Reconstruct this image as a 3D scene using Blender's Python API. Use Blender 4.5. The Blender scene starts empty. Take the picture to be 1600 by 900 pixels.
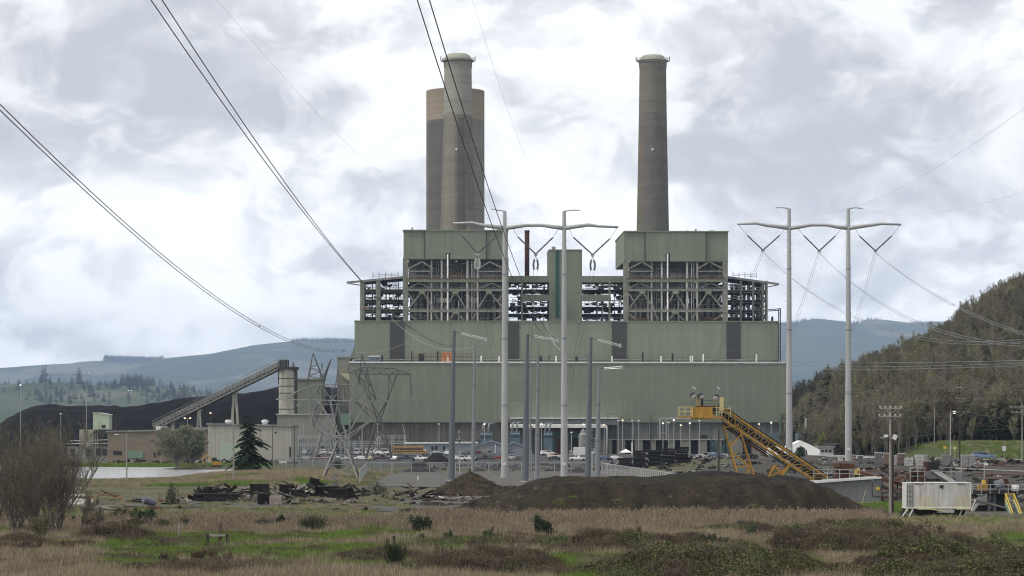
import bpy, math, random
import numpy as np
from mathutils import Vector, Matrix
R = math.radians
rnd = random.Random(7)
sc = bpy.context.scene
COL = sc.collection
F = 4000.0; HZ = 679.0; CAMZ = 8.1           # focal length and horizon of the photograph, eye height
def W(px, py, Y):                            # a photograph pixel at depth Y -> a point in metres
    return Vector(((px-800)/F*Y, Y, CAMZ-(py-HZ)/F*Y))
def sm(a, b, x):
    t = min(1, max(0, (x-a)/(b-a))); return t*t*(3-2*t)
def pond_d(x, y):
    return (abs((x+128)/68.0))**3 + (abs((y-560)/101.0))**3
def gh(x, y):                                # terrain height
    h = 2.9*sm(30, 62, x)*sm(310, 450, y)*(1-sm(640, 800, y))
    h += 0.9*math.exp(-((x+43)/14)**2-((y-470)/60)**2)
    h += 0.35*math.exp(-((x+76)/12)**2-((y-618)/13)**2)
    d = pond_d(x, y)
    h -= 1.1*(1-sm(0.8, 1.12, d))*(1-math.exp(-((x+76)/13)**2-((y-622)/16)**2))
    h += 1.3*sm(800,842,y)*(1-sm(905,960,y))*sm(-92,-78,x)*(1-sm(96,106,x))
    if y < 300: h += 0.12*math.sin(x*0.21+1)*math.sin(y*0.17)*sm(100,140,y)
    return h
def G(px, py):                               # a ground pixel -> point on the terrain
    Y = CAMZ*F/(py-HZ)
    for _ in range(12):
        z = gh((px-800)/F*Y, Y); Y = 0.5*Y+0.5*(CAMZ-z)*F/(py-HZ)
    x = (px-800)/F*Y
    return Vector((x, Y, gh(x, Y)))
# ---------------------------------------------------------------- materials
def mat(name, col, rough=0.75, var=0.25, scale=1.0, metal=0.0, stretch=(1,1,1), bump=0.0, bscale=None, col2=None, emis=0, ribs=None, ribd=0.3, rand=0.0, spec=0.35, detail=6):
    m = bpy.data.materials.new(name); m.use_nodes = True
    nt = m.node_tree; N = nt.nodes; L = nt.links
    b = N['Principled BSDF']; b.inputs['Roughness'].default_value = rough; b.inputs['Metallic'].default_value = metal
    b.inputs['Specular IOR Level'].default_value = spec
    tc = N.new('ShaderNodeTexCoord'); mp = N.new('ShaderNodeMapping'); mp.inputs['Scale'].default_value = stretch
    L.new(tc.outputs['Object'], mp.inputs['Vector'])
    no = N.new('ShaderNodeTexNoise'); no.inputs['Scale'].default_value = scale; no.inputs['Detail'].default_value = detail; no.inputs['Roughness'].default_value = 0.62
    L.new(mp.outputs['Vector'], no.inputs['Vector'])
    mx = N.new('ShaderNodeMix'); mx.data_type = 'RGBA'
    c2 = col2 or tuple(min(1, c*(1+var)) for c in col)
    c1 = tuple(c*(1-var) for c in col) if not col2 else col
    mx.inputs['A'].default_value = (*c1, 1); mx.inputs['B'].default_value = (*c2, 1)
    rp = N.new('ShaderNodeMapRange'); rp.inputs['From Min'].default_value = 0.32; rp.inputs['From Max'].default_value = 0.68
    L.new(no.outputs['Fac'], rp.inputs['Value']); L.new(rp.outputs['Result'], mx.inputs['Factor'])
    out = mx.outputs['Result']
    if rand:
        oi = N.new('ShaderNodeObjectInfo'); hs = N.new('ShaderNodeHueSaturation')
        r1 = N.new('ShaderNodeMapRange'); r1.inputs['To Min'].default_value = 1-rand; r1.inputs['To Max'].default_value = 1+rand
        r2 = N.new('ShaderNodeMapRange'); r2.inputs['To Min'].default_value = 0.5-0.05*rand; r2.inputs['To Max'].default_value = 0.5+0.05*rand
        L.new(oi.outputs['Random'], r1.inputs['Value']); L.new(oi.outputs['Random'], r2.inputs['Value'])
        L.new(r1.outputs['Result'], hs.inputs['Value']); L.new(r2.outputs['Result'], hs.inputs['Hue'])
        L.new(out, hs.inputs['Color']); out = hs.outputs['Color']
    L.new(out, b.inputs['Base Color'])
    hgt = None
    if ribs:
        wv = N.new('ShaderNodeTexWave'); wv.bands_direction = ribs[0]; wv.inputs['Scale'].default_value = ribs[1]; wv.inputs['Detail'].default_value = 0
        L.new(tc.outputs['Object'], wv.inputs['Vector']); hgt = wv.outputs['Fac']; bs = ribd
    elif bump:
        n2 = N.new('ShaderNodeTexNoise'); n2.inputs['Scale'].default_value = bscale or scale*4; n2.inputs['Detail'].default_value = 8
        L.new(tc.outputs['Object'], n2.inputs['Vector']); hgt = n2.outputs['Fac']; bs = bump
    if hgt is not None:
        bp = N.new('ShaderNodeBump'); bp.inputs['Strength'].default_value = bs; bp.inputs['Distance'].default_value = 0.2 if ribs else 0.45
        L.new(hgt, bp.inputs['Height']); L.new(bp.outputs['Normal'], b.inputs['Normal'])
    if emis:
        b.inputs['Emission Color'].default_value = (*col, 1); b.inputs['Emission Strength'].default_value = emis
    return m
def paint(name, col): return mat(name, col, 0.4, 0.08, 2.0, spec=0.5)
M = {}
M['green'] = mat('sage_siding', (0.190,0.209,0.156), 0.6, 0.10, 0.6, stretch=(1,1,0.06), ribs=('X',0.9), ribd=0.25)
M['green2'] = mat('sage_siding_upper', (0.178,0.197,0.146), 0.6, 0.10, 0.5, stretch=(1,1,0.06), ribs=('X',0.9), ribd=0.25)
M['greentrim'] = mat('sage_trim', (0.17,0.19,0.13), 0.6, 0.2, 1.0)
M['dgreen'] = mat('deep_green_paint', (0.012,0.075,0.058), 0.5, 0.2, 0.5)
M['louver'] = mat('dark_louver', (0.052,0.052,0.05), 0.7, 0.25, 0.8, stretch=(0.2,1,3), ribs=('Z',1.6), ribd=0.6)
M['fluted'] = mat('weathered_fluted_panel', (0.12,0.113,0.098), 0.85, 0.3, 0.8, stretch=(1.6,1,0.05), ribs=('X',1.1), ribd=0.5)
M['fluted2'] = mat('grey_fluted_panel', (0.15,0.153,0.143), 0.85, 0.25, 0.8, stretch=(1.6,1,0.05), ribs=('X',1.1), ribd=0.5)
M['beige'] = mat('beige_panel', (0.22,0.215,0.18), 0.8, 0.14, 0.5, stretch=(1,1,0.2))
M['cream'] = mat('cream_siding', (0.36,0.35,0.29), 0.7, 0.10, 0.5, stretch=(1,1,0.1), ribs=('X',0.8), ribd=0.2)
M['brownwall'] = mat('brown_block_wall', (0.20,0.165,0.125), 0.85, 0.12, 0.5, stretch=(0.3,1,1))
M['mint'] = mat('mint_door', (0.15,0.24,0.18), 0.6, 0.12, 1.0)
M['palegreen'] = mat('pale_green_siding', (0.36,0.42,0.32), 0.6, 0.08, 1.0, ribs=('X',1.5), ribd=0.2)
M['steel'] = mat('green_grey_steel', (0.185,0.187,0.155), 0.6, 0.35, 0.6)
M['steelgrey'] = mat('grey_steel', (0.20,0.20,0.185), 0.6, 0.35, 0.5)
M['gdark'] = mat('dark_steel', (0.035,0.035,0.033), 0.7, 0.4, 0.6)
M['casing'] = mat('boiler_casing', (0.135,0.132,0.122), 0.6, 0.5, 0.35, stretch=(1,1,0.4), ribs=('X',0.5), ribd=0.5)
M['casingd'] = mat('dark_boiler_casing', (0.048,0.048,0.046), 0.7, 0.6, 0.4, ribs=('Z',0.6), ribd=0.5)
M['pipe'] = mat('lagged_pipe', (0.58,0.57,0.52), 0.5, 0.35, 0.4, stretch=(1,1,0.5))
M['pipew'] = mat('white_pipe', (0.75,0.75,0.72), 0.5, 0.2, 0.4)
M['rust'] = mat('rusty_steel', (0.05,0.02,0.011), 0.9, 0.5, 0.7, col2=(0.105,0.042,0.022))
M['rustbox'] = mat('rust_orange_panel', (0.07,0.034,0.02), 0.85, 0.5, 0.4, col2=(0.16,0.075,0.04))
M['orange'] = mat('orange_tarp', (0.40,0.17,0.06), 0.7, 0.2, 0.7)
M['wire'] = mat('aluminium_conductor', (0.10,0.10,0.10), 0.55, 0.1, 1.0, spec=0.5)
M['wirel'] = mat('bright_aluminium_conductor', (0.36,0.36,0.35), 0.5, 0.1, 1.0, spec=0.5)
M['galv'] = mat('galvanised_steel', (0.35,0.355,0.355), 0.5, 0.14, 0.35, stretch=(1,1,0.15))
M['galvd'] = mat('dark_weathered_galvanised', (0.105,0.115,0.13), 0.55, 0.16, 0.4, stretch=(1,1,0.15))
M['galvm'] = mat('grey_galvanised', (0.19,0.20,0.215), 0.55, 0.15, 0.4, stretch=(1,1,0.15))
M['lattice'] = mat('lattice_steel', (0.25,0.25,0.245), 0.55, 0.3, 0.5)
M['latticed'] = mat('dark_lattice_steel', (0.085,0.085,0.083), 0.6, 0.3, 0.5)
M['insul'] = mat('pale_glass_insulator', (0.50,0.57,0.54), 0.25, 0.15, 4.0, spec=0.6)
M['insuld'] = mat('dark_polymer_insulator', (0.085,0.09,0.095), 0.5, 0.2, 4.0)
M['coal'] = mat('coal', (0.003,0.003,0.004), 0.95, 0.6, 0.35, bump=0.8, bscale=1.2, col2=(0.006,0.0056,0.007), spec=0.15)
M['coalnear'] = mat('black_cinder', (0.007,0.007,0.007), 0.9, 0.6, 0.8, bump=0.8, bscale=4, col2=(0.024,0.021,0.017), spec=0.15)
M['concrete'] = mat('concrete', (0.33,0.32,0.29), 0.85, 0.2, 0.4)
M['conduit'] = mat('grey_concrete', (0.22,0.22,0.21), 0.85, 0.25, 0.6)
M['silo'] = mat('stained_silo_concrete', (0.33,0.325,0.27), 0.85, 0.35, 0.35, stretch=(1.6,1.6,0.4))
M['yellow'] = mat('machine_yellow', (0.36,0.20,0.03), 0.55, 0.3, 1.2, stretch=(1,1,0.4))
M['yellowb'] = mat('safety_yellow', (0.55,0.40,0.05), 0.5, 0.15, 1.0)
M['yellowr'] = mat('faded_yellow_rail', (0.52,0.45,0.22), 0.6, 0.15, 2.0)
M['belt'] = mat('black_rubber_belt', (0.015,0.014,0.013), 0.8, 0.3, 2.0)
M['bunker'] = mat('grey_bunker_plate', (0.15,0.155,0.155), 0.6, 0.14, 0.5, stretch=(1,1,0.3), ribs=('X',0.4), ribd=0.2)
M['whitep'] = mat('white_painted_steel', (0.62,0.62,0.61), 0.5, 0.12, 0.8, stretch=(1,1,0.3))
M['contw'] = mat('container_white', (0.46,0.44,0.40), 0.5, 0.12, 1.3, stretch=(2,2,0.25), col2=(0.64,0.64,0.635))
M['tent'] = mat('white_tent_fabric', (0.85,0.85,0.84), 0.7, 0.05, 0.5)
M['black'] = mat('black_paint', (0.012,0.012,0.012), 0.6, 0.4, 1.0)
M['rubber'] = mat('tyre_rubber', (0.018,0.018,0.018), 0.9, 0.2, 3.0)
M['glass'] = mat('tinted_glass', (0.012,0.015,0.018), 0.08, 0.2, 1.0, spec=0.6)
M['timber'] = mat('creosoted_timber', (0.005,0.0045,0.004), 0.95, 0.5, 2.0, col2=(0.016,0.013,0.011), rand=0.5)
M['timberb'] = mat('brown_timber', (0.10,0.075,0.055), 0.9, 0.3, 2.0, stretch=(0.2,1,1), rand=0.4)
M['timberg'] = mat('weathered_grey_timber', (0.23,0.215,0.195), 0.9, 0.3, 2.0, stretch=(0.2,1,1), rand=0.4)
M['pole'] = mat('grey_wood_pole', (0.27,0.255,0.23), 0.85, 0.2, 1.0, stretch=(2,2,0.2))
M['poled'] = mat('dark_wood_pole', (0.045,0.036,0.030), 0.9, 0.3, 1.0, stretch=(2,2,0.2))
M['polebr'] = mat('brown_wood_pole', (0.085,0.06,0.045), 0.9, 0.3, 1.0, stretch=(2,2,0.2))
M['tblue'] = mat('transformer_blue', (0.095,0.135,0.16), 0.5, 0.2, 0.8)
M['tdblue'] = mat('transformer_radiator_blue', (0.035,0.075,0.10), 0.5, 0.2, 0.8)
M['teal'] = mat('teal_paint', (0.05,0.115,0.098), 0.5, 0.2, 1.0)
M['bluegrey'] = mat('blue_grey_siding', (0.20,0.22,0.245), 0.6, 0.1, 0.8, ribs=('X',1.2), ribd=0.2)
M['blueroof'] = mat('pale_blue_roof', (0.30,0.33,0.38), 0.5, 0.1, 0.8)
M['lampw'] = mat('cool_lamp', (1.0,0.97,0.9), 0.4, 0.0, 1.0, emis=1.1)
M['lampo'] = mat('warm_lamp', (1.0,0.62,0.33), 0.4, 0.0, 1.0, emis=1.1)
M['lampoff'] = mat('lamp_housing', (0.66,0.66,0.63), 0.5, 0.1, 1.0)
M['reflector'] = mat('lamp_reflector', (0.7,0.7,0.7), 0.3, 0.05, 1.0)
M['asphalt'] = mat('asphalt', (0.055,0.054,0.053), 0.9, 0.35, 0.25, stretch=(0.4,1,1), bump=0.2, bscale=3)
M['road'] = mat('pale_road', (0.21,0.205,0.195), 0.9, 0.15, 0.3)
M['gravel'] = mat('gravel', (0.083,0.078,0.068), 0.95, 0.35, 0.35, bump=0.6, bscale=6, stretch=(0.35,1,1))
M['yard'] = mat('grey_pad_gravel', (0.10,0.096,0.087), 0.95, 0.35, 0.35, bump=0.5, bscale=6, stretch=(0.35,1,1))
M['cinder'] = mat('dark_yard_dirt', (0.024,0.022,0.019), 0.95, 0.5, 0.12, bump=0.5, bscale=4, stretch=(0.4,1,1), col2=(0.060,0.055,0.046))
M['soil'] = mat('brown_soil', (0.011,0.009,0.006), 0.95, 0.4, 0.8, bump=1.0, bscale=2.2, col2=(0.043,0.033,0.020), stretch=(1,0.13,0.3), spec=0.1)
M['soil2'] = mat('loose_brown_soil', (0.025,0.021,0.016), 0.95, 0.4, 0.7, bump=0.9, bscale=3, col2=(0.066,0.050,0.030), spec=0.1)
M['block'] = mat('pale_block', (0.30,0.30,0.295), 0.8, 0.3, 1.2, stretch=(1,1,1.5), rand=0.35)
M['blockd'] = mat('grey_block', (0.13,0.13,0.13), 0.8, 0.35, 1.2, rand=0.35)
M['blockp'] = mat('pinkish_brick', (0.17,0.125,0.11), 0.85, 0.3, 1.2, rand=0.25)
M['bark'] = mat('grey_bark', (0.10,0.088,0.072), 0.9, 0.3, 3.0)
M['barkl'] = mat('pale_bark', (0.21,0.19,0.16), 0.9, 0.3, 3.0)
M['twig'] = mat('bare_twigs', (0.150,0.122,0.088), 0.9, 0.35, 0.3, rand=0.35)
M['twigolive'] = mat('budding_twigs', (0.155,0.143,0.075), 0.9, 0.4, 0.25, rand=0.4)
M['twigred'] = mat('reddish_twigs', (0.090,0.062,0.040), 0.9, 0.3, 0.6)
M['needle'] = mat('conifer_needles', (0.011,0.0175,0.008), 1.0, 0.45, 0.8, rand=0.3, spec=0.05)
M['needle2'] = mat('blue_conifer_needles', (0.013,0.019,0.010), 1.0, 0.45, 0.8, rand=0.3, spec=0.05)
M['willow'] = mat('pale_willow_buds', (0.15,0.165,0.105), 0.8, 0.35, 0.5)
M['ylleaf'] = mat('yellow_green_leaves', (0.20,0.21,0.045), 0.8, 0.3, 0.8)
M['dleaf'] = mat('dark_shrub_leaves', (0.028,0.045,0.016), 0.7, 0.45, 1.5)
M['broom'] = mat('broom_stems', (0.045,0.066,0.025), 0.8, 0.35, 1.0)
M['brgreen'] = mat('bramble_leaves', (0.080,0.092,0.026), 0.7, 0.6, 0.6, rand=0.45)
M['brgreen2'] = mat('fresh_bramble_leaves', (0.075,0.11,0.025), 0.7, 0.4, 0.45, rand=0.4)
M['brbrown'] = mat('dead_bramble_canes', (0.088,0.068,0.042), 0.9, 0.4, 0.4, rand=0.35)
M['grass'] = mat('green_grass_blades', (0.130,0.190,0.034), 0.7, 0.35, 0.12, rand=0.4, spec=0.2)
M['grassd'] = mat('dry_grass_blades', (0.295,0.240,0.165), 0.8, 0.3, 0.12, rand=0.35, spec=0.2)
M['reed'] = mat('dead_reed_stems', (0.185,0.142,0.105), 0.8, 0.3, 0.2, rand=0.35, spec=0.2)
M['plume'] = mat('reed_plumes', (0.33,0.27,0.20), 0.9, 0.2, 1.0, rand=0.2, spec=0.1)
M['sign'] = mat('white_sign', (0.62,0.62,0.60), 0.5, 0.1, 2.0)
M['chim'] = None
def panelize(m, w, h, amt, stain):        # cladding sheets of slightly different age, joints between them, run-down stains
    nt = m.node_tree; N = nt.nodes; L = nt.links; b = N['Principled BSDF']; base = b.inputs['Base Color'].links[0].from_socket
    tc = N.new('ShaderNodeTexCoord'); sx = N.new('ShaderNodeSeparateXYZ'); cx = N.new('ShaderNodeCombineXYZ'); L.new(tc.outputs['Object'], sx.inputs[0]); L.new(sx.outputs['X'], cx.inputs['X']); L.new(sx.outputs['Z'], cx.inputs['Y'])
    bk = N.new('ShaderNodeTexBrick'); bk.offset = 0.0; bk.inputs['Scale'].default_value = 1.0; bk.inputs['Brick Width'].default_value = w; bk.inputs['Row Height'].default_value = h; bk.inputs['Mortar Size'].default_value = 0.05
    bk.inputs['Color1'].default_value = (1-amt,)*3+(1,); bk.inputs['Color2'].default_value = (1+amt,)*3+(1,); bk.inputs['Mortar'].default_value = (0.74,)*3+(1,); L.new(cx.outputs[0], bk.inputs['Vector'])
    mu = N.new('ShaderNodeMix'); mu.data_type = 'RGBA'; mu.blend_type = 'MULTIPLY'; mu.inputs['Factor'].default_value = 1; L.new(base, mu.inputs['A']); L.new(bk.outputs['Color'], mu.inputs['B'])
    mp = N.new('ShaderNodeMapping'); mp.inputs['Scale'].default_value = (0.55,0.5,0.035); L.new(tc.outputs['Object'], mp.inputs['Vector'])
    nz = N.new('ShaderNodeTexNoise'); nz.inputs['Scale'].default_value = 1.0; nz.inputs['Detail'].default_value = 9; nz.inputs['Roughness'].default_value = 0.7; L.new(mp.outputs['Vector'], nz.inputs['Vector'])
    mr = N.new('ShaderNodeMapRange'); mr.inputs['From Min'].default_value = 0.56; mr.inputs['From Max'].default_value = 0.78; mr.inputs['To Max'].default_value = 0.75; L.new(nz.outputs['Fac'], mr.inputs['Value'])
    m2 = N.new('ShaderNodeMix'); m2.data_type = 'RGBA'; L.new(mr.outputs['Result'], m2.inputs['Factor']); L.new(mu.outputs['Result'], m2.inputs['A']); m2.inputs['B'].default_value = (*stain,1)
    L.new(m2.outputs['Result'], b.inputs['Base Color'])
panelize(M['green'], 7.2, 6.7, 0.045, (0.12,0.115,0.085)); panelize(M['green2'], 7.2, 6.7, 0.045, (0.11,0.105,0.08))
panelize(M['fluted'], 4.5, 11, 0.12, (0.06,0.05,0.04)); panelize(M['cream'], 3.2, 20, 0.04, (0.20,0.18,0.13)); panelize(M['contw'], 1.2, 5, 0.03, (0.22,0.14,0.09))
# ---------------------------------------------------------------- mesh builder
class MB:
    def __init__(s): s.v = []; s.f = []
    def add(s, vs, fs):
        o = len(s.v); s.v.extend([tuple(v) for v in vs]); s.f.extend([tuple(i+o for i in f) for f in fs]); return s
    def box(s, a, b):
        x0,y0,z0 = a; x1,y1,z1 = b
        return s.add([(x0,y0,z0),(x1,y0,z0),(x1,y1,z0),(x0,y1,z0),(x0,y0,z1),(x1,y0,z1),(x1,y1,z1),(x0,y1,z1)],
                     [(3,2,1,0),(4,5,6,7),(0,1,5,4),(1,2,6,5),(2,3,7,6),(3,0,4,7)])
    def cbox(s, c, d, rz=0, tilt=0):
        m = Matrix.Rotation(rz,3,'Z') @ Matrix.Rotation(tilt,3,'Y'); c = Vector(c); x,y,z = d[0]/2,d[1]/2,d[2]/2
        vs = [c+m@Vector(p) for p in [(-x,-y,-z),(x,-y,-z),(x,y,-z),(-x,y,-z),(-x,-y,z),(x,-y,z),(x,y,z),(-x,y,z)]]
        return s.add(vs, [(3,2,1,0),(4,5,6,7),(0,1,5,4),(1,2,6,5),(2,3,7,6),(3,0,4,7)])
    def bar(s, p, q, w, h=None):
        p, q = Vector(p), Vector(q); d = (q-p)
        if d.length < 1e-6: return s
        d.normalize(); up = Vector((0,0,1)) if abs(d.z) < 0.95 else Vector((0,1,0))
        a = d.cross(up).normalized()*(w/2); b = a.normalized().cross(d)*((h or w)/2)
        vs = [p-a-b,p+a-b,p+a+b,p-a+b,q-a-b,q+a-b,q+a+b,q-a+b]
        return s.add(vs, [(0,1,2,3),(7,6,5,4),(0,4,5,1),(1,5,6,2),(2,6,7,3),(3,7,4,0)])
    def tube(s, pts, r, n=8, cap=True):
        pts = [Vector(p) for p in pts]; k = len(pts); rs = r if isinstance(r,(list,tuple)) else [r]*k
        o = len(s.v); ref = None
        for i,p in enumerate(pts):
            d = (pts[min(i+1,k-1)]-pts[max(i-1,0)])
            d = d.normalized() if d.length > 1e-9 else Vector((0,0,1))
            if ref is None: ref = Vector((1,0,0)) if abs(d.x) < 0.8 else Vector((0,1,0))
            a = (ref-d*ref.dot(d)).normalized(); ref = a; b = d.cross(a)
            for j in range(n):
                t = 2*math.pi*j/n; s.v.append(tuple(p+(a*math.cos(t)+b*math.sin(t))*rs[i]))
        for i in range(k-1):
            for j in range(n):
                s.f.append((o+i*n+j, o+i*n+(j+1)%n, o+(i+1)*n+(j+1)%n, o+(i+1)*n+j))
        if cap and n > 2: s.f.append(tuple(o+j for j in reversed(range(n)))); s.f.append(tuple(o+(k-1)*n+j for j in range(n)))
        return s
    def lathe(s, prof, n=32, c=(0,0,0)):
        return s.tube([(c[0],c[1],c[2]+z+i*1e-5) for i,(r,z) in enumerate(prof)], [p[0] for p in prof], n)
    def prism(s, poly, y0, y1, ax='y'):                # polygon in (a, z), pulled along the third axis
        n = len(poly)
        P = (lambda a,z,t:(a,t,z)) if ax=='y' else (lambda a,z,t:(t,a,z)) if ax=='x' else (lambda a,z,t:(a,z,t))
        vs = [P(a,z,y0) for a,z in poly]+[P(a,z,y1) for a,z in poly]
        return s.add(vs, [tuple(range(n)), tuple(reversed(range(n,2*n)))]+[(i,n+i,n+(i+1)%n,(i+1)%n) for i in range(n)])
    def quad(s, a,b,c,d): return s.add([a,b,c,d],[(0,1,2,3)])
    def build(s, name, m, parent=None, loc=None, smooth=False, fix=True):
        me = bpy.data.meshes.new(name); me.from_pydata([tuple(v) for v in s.v], [], s.f)
        if fix and len(s.f) < 30000:
            import bmesh
            bm = bmesh.new(); bm.from_mesh(me); bmesh.ops.recalc_face_normals(bm, faces=bm.faces); bm.to_mesh(me); bm.free()
        for mm in (m if isinstance(m,(list,tuple)) else [m]): me.materials.append(mm)
        if smooth: me.polygons.foreach_set('use_smooth', [True]*len(me.polygons))
        me.update(); o = bpy.data.objects.new(name, me); COL.objects.link(o)
        if parent: o.parent = parent
        if loc is not None: o.location = loc
        return o
def smooth_by_angle(o, ang=40):
    import bmesh
    bm = bmesh.new(); bm.from_mesh(o.data)
    for f in bm.faces: f.smooth = True
    for e in bm.edges:
        e.smooth = not (len(e.link_faces)==2 and e.calc_face_angle(0) > R(ang))
    bm.to_mesh(o.data); bm.free(); return o
def tag(o, label, cat, group=None, kind=None):
    o['label'] = label; o['category'] = cat
    if group: o['group'] = group
    if kind: o['kind'] = kind
    return o
def thing(name, label, cat, loc=(0,0,0), rz=0, group=None):
    o = bpy.data.objects.new(name, None); COL.objects.link(o); o.empty_display_size = 0.5
    o.location = loc; o.rotation_euler = (0,0,rz); return tag(o, label, cat, group)
def struct(o, kind='structure'): o['kind'] = kind; return o
def dup(root, loc, rz=None, label=None, scale=None, mats=None):
    r = root.copy(); COL.objects.link(r); r.location = loc
    if rz is not None: r.rotation_euler = (0,0,rz)
    if scale is not None: r.scale = scale if hasattr(scale,'__len__') else (scale,)*3
    if label: r['label'] = label
    for ch in list(root.children):
        c = ch.copy(); COL.objects.link(c); c.parent = r
        for g in list(ch.children):
            d = g.copy(); COL.objects.link(d); d.parent = c
    return r
def parent_only(root):   # take an unplaced prototype out again
    for ch in list(root.children):
        for g in list(ch.children): bpy.data.objects.remove(g)
        bpy.data.objects.remove(ch)
    bpy.data.objects.remove(root)
# geometry-node scatter for uncountable growth
def variants(name, makers):
    c = bpy.data.collections.new(name)
    for i, mb in enumerate(makers):
        me = bpy.data.meshes.new(name+'_mesh'); b, mats, idx = mb
        me.from_pydata([tuple(v) for v in b.v], [], b.f)
        for mm in mats: me.materials.append(mm)
        if idx is not None: me.polygons.foreach_set('material_index', idx)
        me.update(); o = bpy.data.objects.new(f'{name}_{i:02d}', me); c.objects.link(o)
    return c
def scatter(name, coll, pts, rots, scl, vi, label=None, cat=None):
    n = len(pts); me = bpy.data.meshes.new(name)
    me.vertices.add(n); me.vertices.foreach_set('co', np.asarray(pts, dtype=np.float32).ravel())
    a = me.attributes.new('rot','FLOAT_VECTOR','POINT'); a.data.foreach_set('vector', np.asarray(rots,dtype=np.float32).ravel())
    a = me.attributes.new('scl','FLOAT_VECTOR','POINT'); a.data.foreach_set('vector', np.asarray(scl,dtype=np.float32).ravel())
    a = me.attributes.new('vi','INT','POINT'); a.data.foreach_set('value', np.asarray(vi,dtype=np.int32))
    me.update(); o = bpy.data.objects.new(name, me); COL.objects.link(o); o['kind'] = 'stuff'
    if label: o['label'] = label; o['category'] = cat
    ng = bpy.data.node_groups.new(name+'_scatter','GeometryNodeTree')
    ng.interface.new_socket('Geometry', in_out='INPUT', socket_type='NodeSocketGeometry')
    ng.interface.new_socket('Geometry', in_out='OUTPUT', socket_type='NodeSocketGeometry')
    N = ng.nodes; L = ng.links
    gi = N.new('NodeGroupInput'); go = N.new('NodeGroupOutput')
    ci = N.new('GeometryNodeCollectionInfo'); ci.inputs['Collection'].default_value = coll
    ci.inputs['Separate Children'].default_value = True; ci.inputs['Reset Children'].default_value = True
    ip = N.new('GeometryNodeInstanceOnPoints'); ip.inputs['Pick Instance'].default_value = True
    def na(nm, ty):
        x = N.new('GeometryNodeInputNamedAttribute'); x.data_type = ty; x.inputs['Name'].default_value = nm; return x.outputs['Attribute']
    L.new(gi.outputs[0], ip.inputs['Points']); L.new(ci.outputs[0], ip.inputs['Instance'])
    L.new(na('vi','INT'), ip.inputs['Instance Index']); L.new(na('scl','FLOAT_VECTOR'), ip.inputs['Scale'])
    e2r = N.new('FunctionNodeEulerToRotation'); L.new(na('rot','FLOAT_VECTOR'), e2r.inputs[0]); L.new(e2r.outputs[0], ip.inputs['Rotation'])
    L.new(ip.outputs[0], go.inputs[0])
    md = o.modifiers.new('scatter','NODES'); md.node_group = ng
    return o
def heightfield(name, m, x0,x1,nx, y0,y1,ny, fn, parent=None, label=None):
    b = MB(); xs = np.linspace(x0,x1,nx); ys = np.linspace(y0,y1,ny)
    b.v = [(x,y,fn(x,y)) for y in ys for x in xs]
    b.f = [(j*nx+i, j*nx+i+1, (j+1)*nx+i+1, (j+1)*nx+i) for j in range(ny-1) for i in range(nx-1)]
    return b.build(name, m, parent, smooth=True, fix=False)
# smooth value noise for terrain
_P = np.random.RandomState(3).rand(64,64)
def vn(x, y):
    xi, yi = math.floor(x), math.floor(y); fx, fy = x-xi, y-yi
    fx = fx*fx*(3-2*fx); fy = fy*fy*(3-2*fy); g = lambda i,j: _P[i%64, j%64]
    return (g(xi,yi)*(1-fx)+g(xi+1,yi)*fx)*(1-fy)+(g(xi,yi+1)*(1-fx)+g(xi+1,yi+1)*fx)*fy
def fbm(x, y, o=4): return sum(vn(x*2**k+17*k, y*2**k+9*k)*0.5**k for k in range(o))/(2-0.5**(o-1))
def interp(pts, x):
    if x <= pts[0][0]: return pts[0][1]
    for (a,b),(c,d) in zip(pts, pts[1:]):
        if x <= c: return b+(d-b)*(x-a)/(c-a)
    return pts[-1][1]
# ---------------------------------------------------------------- camera, light, sky
cam = bpy.data.cameras.new('camera'); co = bpy.data.objects.new('camera', cam); COL.objects.link(co)
co.location = (0,0,CAMZ); co.rotation_euler = (R(90),0,0)
cam.sensor_width = 36; cam.lens = 36*F/1600; cam.shift_y = (HZ-450)/1600; cam.clip_start = 1; cam.clip_end = 40000
sc.camera = co
sc.cycles.filter_width = 1.1
sc.view_settings.view_transform = 'Standard'; sc.view_settings.look = 'None'; sc.view_settings.exposure = 0.72; sc.view_settings.gamma = 1
SUN_EL, SUN_AZ = R(48), R(250)               # azimuth clockwise from +Y: the sun stands left, a little behind the camera
sun = bpy.data.lights.new('sun','SUN'); sun.energy = 1.5; sun.angle = R(11); sun.color = (1.0,0.94,0.83)
so = bpy.data.objects.new('sun', sun); COL.objects.link(so)
d = Vector((math.sin(SUN_AZ)*math.cos(SUN_EL), math.cos(SUN_AZ)*math.cos(SUN_EL), math.sin(SUN_EL)))
so.rotation_euler = d.to_track_quat('Z','Y').to_euler()
wd = bpy.data.worlds.new('World'); sc.world = wd; wd.use_nodes = True
nt = wd.node_tree; N = nt.nodes; L = nt.links; bg = N['Background']; bg.inputs['Strength'].default_value = 0.1
sk = N.new('ShaderNodeTexSky'); sk.sky_type = 'NISHITA'; sk.sun_disc = False; sk.sun_elevation = SUN_EL; sk.sun_rotation = SUN_AZ
tc = N.new('ShaderNodeTexCoord')
def vmath(op, a, b):
    n = N.new('ShaderNodeVectorMath'); n.operation = op
    for i,x in enumerate((a,b)):
        if isinstance(x,(tuple,list,Vector)): n.inputs[i].default_value = x
        else: L.new(x, n.inputs[i])
    return n
def fm(op, a, b, c=None):
    n = N.new('ShaderNodeMath'); n.operation = op
    for i,x in enumerate((a,b,c)):
        if x is None: continue
        if isinstance(x,(int,float)): n.inputs[i].default_value = x
        else: L.new(x, n.inputs[i])
    return n.outputs[0]
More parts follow.
